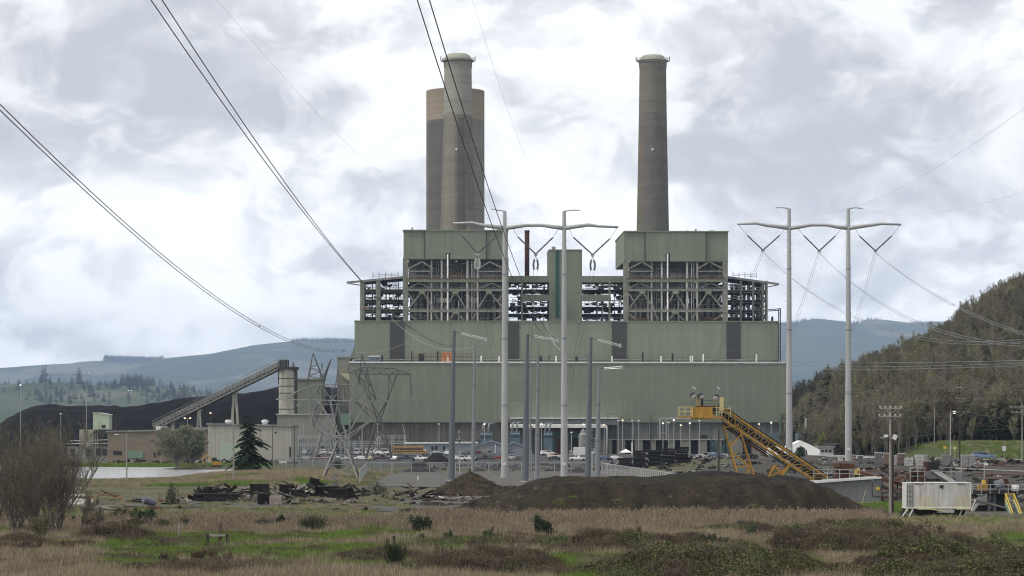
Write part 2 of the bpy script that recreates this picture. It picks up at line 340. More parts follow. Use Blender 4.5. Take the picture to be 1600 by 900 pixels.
def noise(scale, off, sx=1.0, sz=1.8, det=9, ro=0.55, dist=0.0):
    v = vmath('MULTIPLY', tc.outputs['Generated'], (sx,1.0,sz)); v = vmath('ADD', v.outputs[0], off)
    n = N.new('ShaderNodeTexNoise'); n.inputs['Scale'].default_value = scale; n.inputs['Detail'].default_value = det
    n.inputs['Roughness'].default_value = ro; n.inputs['Distortion'].default_value = dist
    L.new(v.outputs[0], n.inputs['Vector']); return n.outputs['Fac']
SKYG = 7.85
# billowing cloud: two octave families sampled through a swirl, the finer one tightened into clumps
warp = vmath('MULTIPLY', tc.outputs['Generated'], (1,1,1.6))
wn = N.new('ShaderNodeTexNoise'); wn.inputs['Scale'].default_value = 14; wn.inputs['Detail'].default_value = 3; L.new(warp.outputs[0], wn.inputs['Vector'])
wo = vmath('SUBTRACT', wn.outputs['Color'], (0.5,0.5,0.5)); wsc = N.new('ShaderNodeVectorMath'); wsc.operation = 'SCALE'; wsc.inputs['Scale'].default_value = 0.05; L.new(wo.outputs[0], wsc.inputs[0])
wdir = vmath('ADD', tc.outputs['Generated'], wsc.outputs[0]).outputs[0]
def noise2(scale, off, sx=1.0, sz=1.8, det=9, ro=0.55):
    v = vmath('MULTIPLY', wdir, (sx,1.0,sz)); v = vmath('ADD', v.outputs[0], off)
    n = N.new('ShaderNodeTexNoise'); n.inputs['Scale'].default_value = scale; n.inputs['Detail'].default_value = det; n.inputs['Roughness'].default_value = ro
    L.new(v.outputs[0], n.inputs['Vector']); return n.outputs['Fac']
def clump(x, a, b):
    r = N.new('ShaderNodeMapRange'); r.interpolation_type = 'SMOOTHSTEP'; r.inputs['From Min'].default_value = a; r.inputs['From Max'].default_value = b; L.new(x, r.inputs['Value']); return r.outputs['Result']
big = noise2(9, (1.3,0.2,4.1), 1.0, 1.9, 8, 0.5)
mid = noise2(26, (3.1,2.2,0.4), 1.0, 1.6, 10, 0.58)
midu = noise2(26, (3.1,2.2,0.4+0.016), 1.0, 1.6, 10, 0.58); bigu = noise2(9, (1.3,0.2,4.1+0.035), 1.0, 1.9, 8, 0.5)
fine = noise2(70, (5.1,0.2,1.4), 1.0, 1.5, 8, 0.6)
val = fm('ADD', fm('MULTIPLY', fm('SUBTRACT', clump(big,0.36,0.64), 0.5), 0.38), fm('MULTIPLY', fm('SUBTRACT', clump(mid,0.40,0.58), 0.5), 0.25))
val = fm('ADD', val, fm('MULTIPLY', fm('SUBTRACT', fine, 0.5), 0.22))
val = fm('ADD', val, fm('MULTIPLY', fm('SUBTRACT', mid, midu), 0.8)); val = fm('ADD', val, fm('MULTIPLY', fm('SUBTRACT', big, bigu), 0.55))   # lit tops, grey undersides
# the weather of the day: brighter and darker cloud masses, as directions on the sky
CL = [(600,70,130,0.30),(590,190,90,0.15),(1010,330,130,0.30),(1110,200,70,0.16),(1330,60,200,0.20),(1530,60,120,0.10),(60,330,160,0.16),(250,250,120,0.18),(900,90,120,0.16),(420,540,260,0.25),(1450,430,120,0.10),(150,540,260,0.22),(880,330,120,0.12),
      (180,60,190,-0.22),(500,230,90,-0.14),(1250,240,170,-0.34),(1500,230,150,-0.20),(330,170,110,-0.08),(440,420,150,-0.24),(760,170,80,-0.05),(1080,150,70,-0.18),(90,470,100,-0.12),(580,340,80,-0.10),(1300,400,120,-0.06)]
for px,py,rad,amp in CL:
    dr = Vector(((px-800)/F, 1, -(py-HZ)/F)).normalized()
    dd = vmath('SUBTRACT', wdir, dr); ln = N.new('ShaderNodeVectorMath'); ln.operation = 'LENGTH'; L.new(dd.outputs[0], ln.inputs[0])
    q = fm('DIVIDE', ln.outputs['Value'], rad/F); g = fm('POWER', 2.718, fm('MULTIPLY', fm('MULTIPLY', q, q), -0.7))
    val = fm('ADD', val, fm('MULTIPLY', g, amp))
rp = N.new('ShaderNodeValToRGB'); cr = rp.color_ramp
cr.elements[0].position = 0.10; cr.elements[0].color = (0.515,0.526,0.562,1)
cr.elements[1].position = 0.92; cr.elements[1].color = (1.0,1.0,0.99,1)
for p,c in ((0.32,(0.612,0.620,0.648)),(0.50,(0.752,0.758,0.772)),(0.68,(0.90,0.902,0.905))):
    e = cr.elements.new(p); e.color = (*c,1)
L.new(fm("ADD", val, 0.42), rp.inputs['Fac'])
sc10 = vmath('SCALE', rp.outputs['Color'], (0,0,0)); sc10.inputs['Scale'].default_value = SKYG
cov = N.new('ShaderNodeMapRange'); cov.inputs['From Min'].default_value = 0.20; cov.inputs['From Max'].default_value = 0.42; cov.inputs['To Min'].default_value = 0.90
L.new(noise(13, (7.3,1.2,2.4), 1.0, 2.6, 7, 0.55, 0.2), cov.inputs['Value'])
mx = N.new('ShaderNodeMix'); mx.data_type = 'RGBA'; L.new(cov.outputs['Result'], mx.inputs['Factor'])
L.new(sk.outputs['Color'], mx.inputs['A']); L.new(sc10.outputs[0], mx.inputs['B'])
sz_ = N.new('ShaderNodeSeparateXYZ'); L.new(tc.outputs['Generated'], sz_.inputs[0])
lowb = N.new('ShaderNodeMapRange'); lowb.interpolation_type = 'SMOOTHSTEP'; lowb.inputs['From Min'].default_value = 0.0; lowb.inputs['From Max'].default_value = 0.13; lowb.inputs['To Min'].default_value = 1.5; lowb.inputs['To Max'].default_value = 1.0; L.new(sz_.outputs['Z'], lowb.inputs['Value'])
fin = N.new('ShaderNodeVectorMath'); fin.operation = 'SCALE'; L.new(mx.outputs['Result'], fin.inputs[0]); L.new(lowb.outputs['Result'], fin.inputs['Scale'])
L.new(fin.outputs[0], bg.inputs['Color'])
# ---------------------------------------------------------------- ground
def ground_mat():
    m = bpy.data.materials.new('open_ground'); m.use_nodes = True; nt = m.node_tree; N = nt.nodes; L = nt.links
    b = N['Principled BSDF']; b.inputs['Roughness'].default_value = 0.95; b.inputs['Specular IOR Level'].default_value = 0.15
    g = N.new('ShaderNodeNewGeometry')
    def nz(s, st=(1,1,1), det=7):
        mp = N.new('ShaderNodeMapping'); mp.inputs['Scale'].default_value = st; L.new(g.outputs['Position'], mp.inputs['Vector'])
        n = N.new('ShaderNodeTexNoise'); n.inputs['Scale'].default_value = s; n.inputs['Detail'].default_value = det; n.inputs['Roughness'].default_value = 0.6
        L.new(mp.outputs['Vector'], n.inputs['Vector']); return n.outputs['Fac']
    def rng(x, a, c):
        r = N.new('ShaderNodeMapRange'); r.inputs['From Min'].default_value = a; r.inputs['From Max'].default_value = c; L.new(x, r.inputs['Value']); return r.outputs['Result']
    def mixc(f, a, c):
        x = N.new('ShaderNodeMix'); x.data_type = 'RGBA'
        L.new(f, x.inputs['Factor'])
        for k,v in (('A',a),('B',c)):
            if isinstance(v,tuple): x.inputs[k].default_value = (*v,1)
            else: L.new(v, x.inputs[k])
        return x.outputs['Result']
    c = mixc(rng(nz(0.05,(0.5,1,1)),0.4,0.6), (0.085,0.076,0.050), (0.062,0.075,0.028))
    c = mixc(rng(nz(0.11,(0.5,1,1)),0.52,0.62), c, (0.165,0.135,0.085))
    c = mixc(rng(nz(0.9),0.45,0.8), c, (0.045,0.040,0.026))
    far = N.new('ShaderNodeSeparateXYZ'); L.new(g.outputs['Position'], far.inputs[0])
    fa = rng(far.outputs['Y'], 900, 1500)
    farc = mixc(rng(nz(0.004),0.42,0.58), (0.055,0.075,0.03), (0.025,0.038,0.02))
    c = mixc(fa, c, farc)
    L.new(c, b.inputs['Base Color'])
    n2 = nz(3.0); bp = N.new('ShaderNodeBump'); bp.inputs['Strength'].default_value = 0.5; bp.inputs['Distance'].default_value = 0.15; L.new(n2, bp.inputs['Height']); L.new(bp.outputs['Normal'], b.inputs['Normal'])
    return m
xs = [-8800,-5000,-2500,-1500,-900,-600,-420,-300,-230]+list(np.arange(-180,181,4.0))+[230,300,420,600,900,1500,2500,5000,8800]
ys = [-90,-40,0,30,60]+list(np.arange(80,300,5.0))+list(np.arange(300,1000,7.0))+[1010,1060,1150,1300,1600,2000,2600,3400,4500,6000,9000,14000,23000]
b = MB(); b.v = [(x,y,gh(x,y)) for y in ys for x in xs]; nx = len(xs)
b.f = [(j*nx+i,j*nx+i+1,(j+1)*nx+i+1,(j+1)*nx+i) for j in range(len(ys)-1) for i in range(nx-1)]
struct(b.build('ground', ground_mat(), smooth=True, fix=False))
def sheet(name, m, poly_px=None, dz=0.02, step=6.0, poly=None):     # a surface lying on the terrain, cut to a polygon in plan
    P = poly or [tuple(G(*p)[:2]) for p in poly_px]
    x0,x1 = min(p[0] for p in P),max(p[0] for p in P); y0,y1 = min(p[1] for p in P),max(p[1] for p in P)
    import bmesh
    bm = bmesh.new(); vs = [bm.verts.new((x,y,0)) for x,y in P]; bm.faces.new(vs)
    for ax,a0,a1 in ((0,x0,x1),(1,y0,y1)):
        t = math.ceil(a0/step)*step
        while t < a1:
            co_ = Vector((t,0,0)) if ax==0 else Vector((0,t,0)); no = Vector((1,0,0)) if ax==0 else Vector((0,1,0))
            bmesh.ops.bisect_plane(bm, geom=bm.verts[:]+bm.edges[:]+bm.faces[:], plane_co=co_, plane_no=no); t += step
    for v in bm.verts: v.co.z = gh(v.co.x, v.co.y)+dz
    bmesh.ops.recalc_face_normals(bm, faces=bm.faces)
    for f in bm.faces:
        if f.normal.z < 0: f.normal_flip()
    me = bpy.data.meshes.new(name); bm.to_mesh(me); bm.free(); me.materials.append(m)
    o = bpy.data.objects.new(name, me); COL.objects.link(o); return struct(o)
sheet('gravel_track', M['gravel'], poly=[(-75,283),(-30,282),(0,262),(48,250),(70,250),(70,262),(52,268),(18,285),(8,330),(-8,352),(-30,345),(-75,335)], dz=0.06)
sheet('parking_lot', M['asphalt'], poly=[(-95,690),(20,650),(125,660),(125,893),(-95,893)], dz=0.07, step=12)
sheet('switchyard_pad', M['yard'], poly=[(-21.5,395),(-26,545),(35,560),(32,395),(8,388)], dz=0.08, step=7)
sheet('rail_yard', M['cinder'], poly=[(30,300),(48,275),(95,300),(135,470),(128,560),(60,600),(36,520),(32,400)], dz=0.07, step=6)
sheet('road', M['road'], poly=[(82,520),(200,500),(200,514),(96,536),(86,600),(82,640),(72,640),(74,560)], dz=0.11, step=6)
# pond
def water_mat():
    m = bpy.data.materials.new('pond_water'); m.use_nodes = True; nt = m.node_tree; b = nt.nodes['Principled BSDF']
    b.inputs['Base Color'].default_value = (0.38,0.385,0.38,1); b.inputs['Roughness'].default_value = 0.12; b.inputs['IOR'].default_value = 1.33  # pale base colour stands in for part of the sky's reflection
    g = nt.nodes.new('ShaderNodeNewGeometry'); mp = nt.nodes.new('ShaderNodeMapping'); mp.inputs['Scale'].default_value = (0.25,1,1)
    n = nt.nodes.new('ShaderNodeTexNoise'); n.inputs['Scale'].default_value = 1.6; n.inputs['Detail'].default_value = 5
    bp = nt.nodes.new('ShaderNodeBump'); bp.inputs['Strength'].default_value = 1.0; bp.inputs['Distance'].default_value = 0.35
    nt.links.new(g.outputs['Position'], mp.inputs['Vector']); nt.links.new(mp.outputs['Vector'], n.inputs['Vector']); nt.links.new(n.outputs['Fac'], bp.inputs['Height']); nt.links.new(bp.outputs['Normal'], b.inputs['Normal'])
    return m
b = MB(); b.quad((-205,450,-0.26),(-52,450,-0.26),(-52,672,-0.26),(-205,672,-0.26)); struct(b.build('pond_water', water_mat()))
# ---------------------------------------------------------------- far hills
def hillmat(name, a, c, dk, s, bump=1.0):
    m = bpy.data.materials.new(name); m.use_nodes = True; nt = m.node_tree; N = nt.nodes; L = nt.links
    b = N['Principled BSDF']; b.inputs['Roughness'].default_value = 1; b.inputs['Specular IOR Level'].default_value = 0.0
    g = N.new('ShaderNodeNewGeometry')
    def nz(sc_, st, det=6):
        mp = N.new('ShaderNodeMapping'); mp.inputs['Scale'].default_value = st; L.new(g.outputs['Position'], mp.inputs['Vector'])
        n = N.new('ShaderNodeTexNoise'); n.inputs['Scale'].default_value = sc_; n.inputs['Detail'].default_value = det; L.new(mp.outputs['Vector'], n.inputs['Vector']); return n.outputs['Fac']
    def mixc(f, lo, hi, A, B):
        r = N.new('ShaderNodeMapRange'); r.inputs['From Min'].default_value = lo; r.inputs['From Max'].default_value = hi; L.new(f, r.inputs['Value'])
        x = N.new('ShaderNodeMix'); x.data_type = 'RGBA'; L.new(r.outputs['Result'], x.inputs['Factor'])
        for k,v in (('A',A),('B',B)):
            if isinstance(v,tuple): x.inputs[k].default_value = (*v,1)
            else: L.new(v, x.inputs[k])
        return x.outputs['Result']
    col = mixc(nz(s,(1,0.6,2.5)), 0.46, 0.54, a, dk)
    col = mixc(nz(s*1.7,(1,0.5,2)), 0.55, 0.60, col, c)
    col = mixc(nz(s*12,(1,1,1)), 0.3, 0.8, col, dk)
    L.new(col, b.inputs['Base Color']); return m
M['hill'] = hillmat('distant_forest_hills', (0.080,0.095,0.065), (0.19,0.175,0.14), (0.040,0.055,0.042), 0.0007)
M['foothill'] = hillmat('foothill_fields', (0.10,0.115,0.075), (0.16,0.145,0.11), (0.055,0.075,0.042), 0.0025)
RIDGE = [(-700,560),(-150,585),(-30,578),(30,580),(60,574),(160,570),(163,567),(254,570),(258,567),(350,556),(420,541),(480,536),(553,537),(640,530),(760,540),(900,560),(1000,545),(1120,520),(1200,508),(1235,507),(1262,501),(1300,505),(1330,508),(1355,502),(1372,503),(1400,509),(1440,506),(1500,512),(1700,520),(2100,545)]
YR = 18000.0
def hillz(x, y):
    px = x/YR*F+800
    top = CAMZ+(HZ-interp(RIDGE,px))*YR/F
    t = sm(9500, YR, y)
    n = (fbm(x/1500, y/2300)-0.5)*280*math.sin(math.pi*min(1,max(0,(y-9500)/(YR-9500))))
    back = 1-0.35*sm(YR, 22000, y)
    return -2 + (top+2)*t*back + n*0.9
struct(heightfield('distant_hills', M['hill'], -6500,6500,300, 9300,22000,80, hillz))
LOW = [(-400,618),(0,608),(60,604),(130,602),(190,604),(260,607),(310,612),(350,622),(430,640),(520,655),(1150,650),(1250,640),(1500,640)]
YL = 7000.0
def lowz(x, y):
    px = x/YL*F+800; top = CAMZ+(HZ-interp(LOW,px))*YL/F
    return -2+(top+2)*sm(3500,YL,y)*(1-0.6*sm(YL,8800,y))+(fbm(x/380,y/480)-0.5)*34*sm(3600,5600,y)*(1-sm(7200,8500,y))
struct(heightfield('foothills', M['foothill'], -2800,1900,180, 3400,8700,60, lowz))
# ---------------------------------------------------------------- near wooded hillside on the right
HR = [(92,0),(100,5),(112,15),(125,21),(140,27),(158,34),(172,44),(185,51),(200,59),(230,70),(280,84),(360,100)]
def hillside(x, y):
    r = interp(HR, x)
    return -1.5 + (r+1.5+3*sm(95,110,x))*sm(600+ (20 if x<110 else 0), 930, y)*(1-0.5*sm(960,1300,y)) + (fbm(x/30,y/40)-0.5)*3*sm(92,105,x)*sm(620,680,y) + 2.9*sm(92,110,x)*(1-sm(640,800,y))
M['slope'] = mat('hillside_floor', (0.055,0.048,0.029), 0.95, 0.4, 0.15, bump=0.5, col2=(0.085,0.08,0.04), spec=0.1)
struct(heightfield('hillside', M['slope'], 90,400,90, 590,1300,80, hillside))
def bankz(x, y): return gh(x,y)-.4+3.6*sm(541,572,y)*sm(90,104,x)
M['verge'] = mat('grass_verge', (0.050,0.066,0.022), 0.95, 0.35, 0.4, bump=0.5, bscale=5, stretch=(0.4,1,1), col2=(0.080,0.090,0.036), spec=0.1)
struct(heightfield('grass_bank', M['verge'], 88,230,40, 540,650,24, bankz))
# ---------------------------------------------------------------- air
b = MB(); b.box((-9000,-100,-5),(9000,23200,900)); hz = struct(b.build('haze', bpy.data.materials.new('haze_air')), 'stuff')
m = hz.data.materials[0]; m.use_nodes = True; nt = m.node_tree
nt.nodes.remove(nt.nodes['Principled BSDF']); pv = nt.nodes.new('ShaderNodeVolumePrincipled')
pv.inputs['Color'].default_value = (0.56,0.73,1.0,1); pv.inputs['Density'].default_value = 0.000050; pv.inputs['Anisotropy'].default_value = 0.0
nt.links.new(pv.outputs[0], nt.nodes['Material Output'].inputs['Volume'])
# ---------------------------------------------------------------- the power station
TH = R(1.6); D0 = 900.0
PO = Vector((0, D0, -0.2))
def PU(px, v):
    u = 0
    for _ in range(4):
        Y = D0+u*math.sin(TH)+v*math.cos(TH); X = (px-800)/F*Y; u = (X+v*math.sin(TH))/math.cos(TH)
    return u
def PZ(py, v, px=800):
    Y = D0+PU(px,v)*math.sin(TH)+v*math.cos(TH); return CAMZ-(py-HZ)/F*Y+0.2
def PP(px, py, v): return (PU(px,v), v, PZ(py,v,px))
ps = thing('power_station', 'huge sage green coal power station with two boiler houses above a long turbine hall', 'power station', PO, TH)
def pbox(name, m, px0, px1, py0, py1, v0, v1, parent=ps, zb=None):
    b = MB(); b.box((PU(px0,v0),v0,PZ(py1,v0) if zb is None else zb),(PU(px1,v0),v1,PZ(py0,v0))); return b.build(name, m, parent)
# turbine hall
o = pbox('turbine_hall_wall', M['green'], 545.5, 1229.5, 567, 660, 0, 26); 
b = MB(); b.box((PU(545,-.4),-0.35,PZ(567.5,0)),(PU(1230,-.4),26.3,PZ(565,0))); b.build('parapet', M['whitep'], ps)
z0 = PZ(660,0)
b = MB(); b.box((PU(546,0),0.9,-1),(PU(905,0),24,z0-0.02)); b.build('fluted_base_wall', M['fluted'], ps)
b = MB(); b.box((PU(905,0),0.9,PZ(687,0)),(PU(1229,0),24,z0-0.02)); b.build('grey_upper_base_wall', M['fluted2'], ps)
edges = [905, 956, 963.5, 977, 991.5, 1004, 1016.5, 1024.5, 1044.5, 1054.5, 1064.5, 1079, 1091, 1104.5, 1117.5, 1128, 1140, 1160, 1175, 1229]
for i in range(len(edges)-1):
    if i % 2 == 0:
        b = MB(); b.box((PU(edges[i],0),-0.6,-1),(PU(edges[i+1],0),6,PZ(687,0)-0.02)); b.build('bay_pier', M['beige'], ps)
    else:
        b = MB(); b.box((PU(edges[i],0)+0.02,3.0,-1),(PU(edges[i+1],0)-0.02,6,PZ(687,0)-0.02)); b.build('bay_door', M['black'], ps)
b = MB(); b.box((PU(950,0),-0.9,PZ(687.6,0)),(PU(1130,0),0.85,PZ(686,0))); b.build('bay_ledge', M['concrete'], ps)
for x0,x1 in ((868,878),(893,906)):
    b = MB(); b.box((PU(x0,0),0.6,-1),(PU(x1,0),0.88,PZ(685,0))); b.build('loading_door', M['rust'] if x0<880 else M['black'], ps)
b = MB(); b.box((PU(860,0),0.55,PZ(684,0)),(PU(906,0),0.87,PZ(675,0))); b.build('teal_band', M['teal'], ps)
b = MB(); b.box((PU(797,0),-7,PZ(664,0)),(PU(963,0),-0.02,PZ(654,0))); b.build('canopy', M['fluted2'], ps)
b = MB(); b.box((PU(797,0),-7.3,PZ(654.4,0)),(PU(964,0),0,PZ(652.6,0))); b.build('canopy_fascia', M['whitep'], ps)
for py in (664.5, 667.5):
    b = MB(); b.tube([(PU(797,-8),-8,PZ(py,-8)),(PU(946,-8),-8,PZ(py,-8)),(PU(948,-8),-8,PZ(py+2,-8)),(PU(948,-8),-8,0.3 if py<666 else PZ(680,-8))],0.28,8); b.build('white_pipe', M['pipew'], ps, smooth=True)
for px in (1028, 1036, 964, 1015, 990):
    b = MB(); b.box((PU(px-.7,0),0.2,PZ(686,0)),(PU(px+.7,0),0.88,PZ(656,0))); b.build('wall_column', M['galvm'], ps)
fr = MB(); fr.bar(PP(1031,653.5,-6),PP(1126,653.5,-6),0.5); fr.bar(PP(1031,653.5,-6),PP(1031,686,-6),0.5); fr.bar(PP(1041,656,-6),PP(1041,686,-6),0.4); fr.bar(PP(1031,676.5,-6),PP(1041,676.5,-6),0.3); fr.build('portal_frame', M['galv'], ps)
b = MB(); b.box((PU(1095,0),0.4,PZ(684,0)),(PU(1105,0),0.88,PZ(680,0))); b.build('vent_louver', M['black'], ps)
# west annex
b = MB(); b.box((PU(527,10),10,-1),(PU(545,10),40,PZ(560,10))); b.build('west_annex', M['beige'], ps)
b = MB(); b.box((PU(527.5,10)-0.3,9.7,PZ(560,10)-.02),(PU(546,10),40.3,PZ(557.5,10))); b.build('annex_parapet', M['greentrim'], ps)
b = MB(); b.box((PU(532,-1),-1,PZ(664,0)),(PU(545,-1),9.9,PZ(646,0))); b.build('mint_annex', M['mint'], ps)
b = MB(); b.prism([(PU(532,9),PZ(584,9)),(PU(546,9),PZ(584,9)),(PU(546,9),PZ(596,9)),(PU(541,9),PZ(593,9))],8.8,9.95); b.build('cream_hood', mat('cream_paint',(0.5,0.48,0.33)), ps)
b = MB(); b.prism([(PU(553.8,29),PZ(541,29)),(PU(546,29),PZ(560,29)),(PU(553.8,29),PZ(560,29))],29,40); b.build('sloped_flashing', M['green'], ps)
# upper hall
V1 = 28
pbox('upper_hall_wall', M['green2'], 554, 1216, 502, 566, V1, 88)
b = MB(); b.box((PU(553.5,V1),V1-.3,PZ(502.5,V1)),(PU(1216.5,V1),88.3,PZ(501,V1))); b.build('upper_parapet', M['greentrim'], ps)
b = MB(); b.box((PU(553.5,V1-1.5),V1-2.5,PZ(563,V1)),(PU(1216,V1),V1-0.3,PZ(561.5,V1))); b.build('roof_kerb', M['steelgrey'], ps)
for x0,x1 in ((609,632),(794,811),(956,979),(1135,1157)):
    b = MB(); b.box((PU(x0,V1),V1-0.25,PZ(561.5,V1)+.05),(PU(x1,V1),V1-0.02,PZ(502.6,V1))); b.build('louver_strip', M['louver'], ps)
# roof clutter of the turbine hall
b = MB(); b.box(PP(577,563.5,14),( PU(593,14),18,PZ(557.5,14))); b.build('roof_hut', M['tblue'], ps)
b = MB(); b.box((PU(576,13.6),13.6,PZ(557.4,14)),(PU(594,13.6),18.4,PZ(556,14))); b.build('roof_hut_roof', M['whitep'], ps)
for px,py,w in ((597,555.5,3),(643.5,549,2),(684,549,2.5),(845,556,4.5),(901,557,4),(1004.5,550,2),(1051,552,2.5),(858,554,1.2)):
    b = MB(); z=PZ(565,12); b.box((PU(px-w/2,12),12,z),(PU(px+w/2,12),13,PZ(py,12))); b.build('roof_vent', M['black'], ps)
b = MB(); b.box((PU(690,12),12,PZ(565,12)),(PU(706,12),16,PZ(550.5,12))); b.build('roof_scaffold_screen', M['orange'], ps)
b = MB(); b.box((PU(654,12),12,PZ(565,12)),(PU(663,12),14,PZ(552.5,12))); b.build('roof_fan', M['black'], ps)
rl = MB()
for py in (553,557): rl.bar(PP(646,py,9),PP(737,py,9),0.14)
for k in range(14): rl.bar(PP(646+k*7,553,9),PP(646+k*7,565,9),0.12)
rl.build('roof_railing', M['rustbox'], ps)
for px in (752,700,780,869,956.5,1099,1182,1082,1033,1079):
    b = MB(); b.tube([PP(px,565,10),PP(px,556 if px<1090 else 553,10)],0.28,6); b.build('roof_standpipe', M['pipe'], ps)
# elevator tower between the boilers
VT = 42
b = MB(); b.box((PU(858,VT),VT,PZ(502,VT)),(PU(909.5,VT),VT+18,PZ(390,VT))); b.build('lift_tower', M['green2'], ps)
b = MB(); b.box((PU(868,VT),VT-.15,PZ(497,VT)),(PU(874,VT),VT-.01,PZ(390.6,VT))); b.build('lift_tower_stripe', M['dgreen'], ps)
b = MB(); b.box((PU(857.5,VT),VT-.25,PZ(391,VT)),(PU(910,VT),VT+18.2,PZ(389.6,VT))); b.build('lift_tower_coping', M['greentrim'], ps)
b = MB(); b.tube([PP(865,390,VT+4),PP(865,385.5,VT+4)],0.7,8); b.build('lift_tower_vent', M['steelgrey'], ps)
def level(name, m, px0,px1,py0,py1,v0,v1): return pbox(name, m, px0,px1,py0,py1,v0,v1)
for a,c in ((793,858),(909.5,978)):
    level('link_beam', M['green2'], a,c,431,441,VT,VT+14)
    level('link_spandrel', M['green2'], a+ (20 if a<800 else 0), c-(0 if a<800 else 26),460,470,VT,VT+3)
    for py,t in ((452,1.2),(479,1.3),(490,1.2)): level('link_floor', M['gdark'], a,c,py,py+t,VT+1,VT+26)
    for px in ((814,) if a<800 else (951,)):
        b = MB(); b.box((PU(px,VT),VT-.3,PZ(502,VT)),(PU(px+3,VT),VT+.5,PZ(441,VT))); b.build('link_column', M['steel'], ps)
    g = MB(); rr = random.Random(int(a))
    for k in range(95):
        px = rr.uniform(a+1,c-5); py = rr.choice((443,453.5,462,471,481,492))+rr.uniform(0,4); v=VT+rr.uniform(4,24)
        g.box((PU(px,v),v,PZ(py+rr.uniform(1.5,6),v)),(PU(px+rr.uniform(2,9),v),v+rr.uniform(1,3),PZ(py,v)))
    for k in range(9):
        px = rr.uniform(a+1,c-1); v=VT+rr.uniform(2,22); g.box((PU(px,v),v,PZ(502,v)),(PU(px+rr.uniform(.5,1.2),v),v+.5,PZ(441,v)))
    g.build('link_machinery', M['gdark'], ps)['kind'] = 'stuff'
    g = MB()
    for k in range(50):
        px = rr.uniform(a,c-6); py = rr.uniform(443,499); v = VT+rr.uniform(-.2,8)
        if rr.random()<.6: g.bar(PP(px,py,v),PP(px+rr.uniform(4,18),py+rr.choice((0,0,0,5)),v),rr.choice((.18,.3)))
        else: g.bar(PP(px,py,v),PP(px,py+rr.uniform(4,14),v),rr.choice((.18,.3)))
    g.build('small_pipework', M['steelgrey'], ps)['kind'] = 'stuff'
    rl = MB()
    for py in (447,450,474,477,497): rl.bar(PP(a,py,VT+.5),PP(c,py,VT+.5),0.12)
    rl.build('link_railing', M['steelgrey'], ps)
b = MB(); b.tube([PP(823.5,432,60),PP(823.5,361,60)],0.9,14); b.tube([PP(823.5,363,60),PP(823.5,360,60)],1.0,14); b.build('rusty_vent_stack', M['rust'], ps, smooth=False)
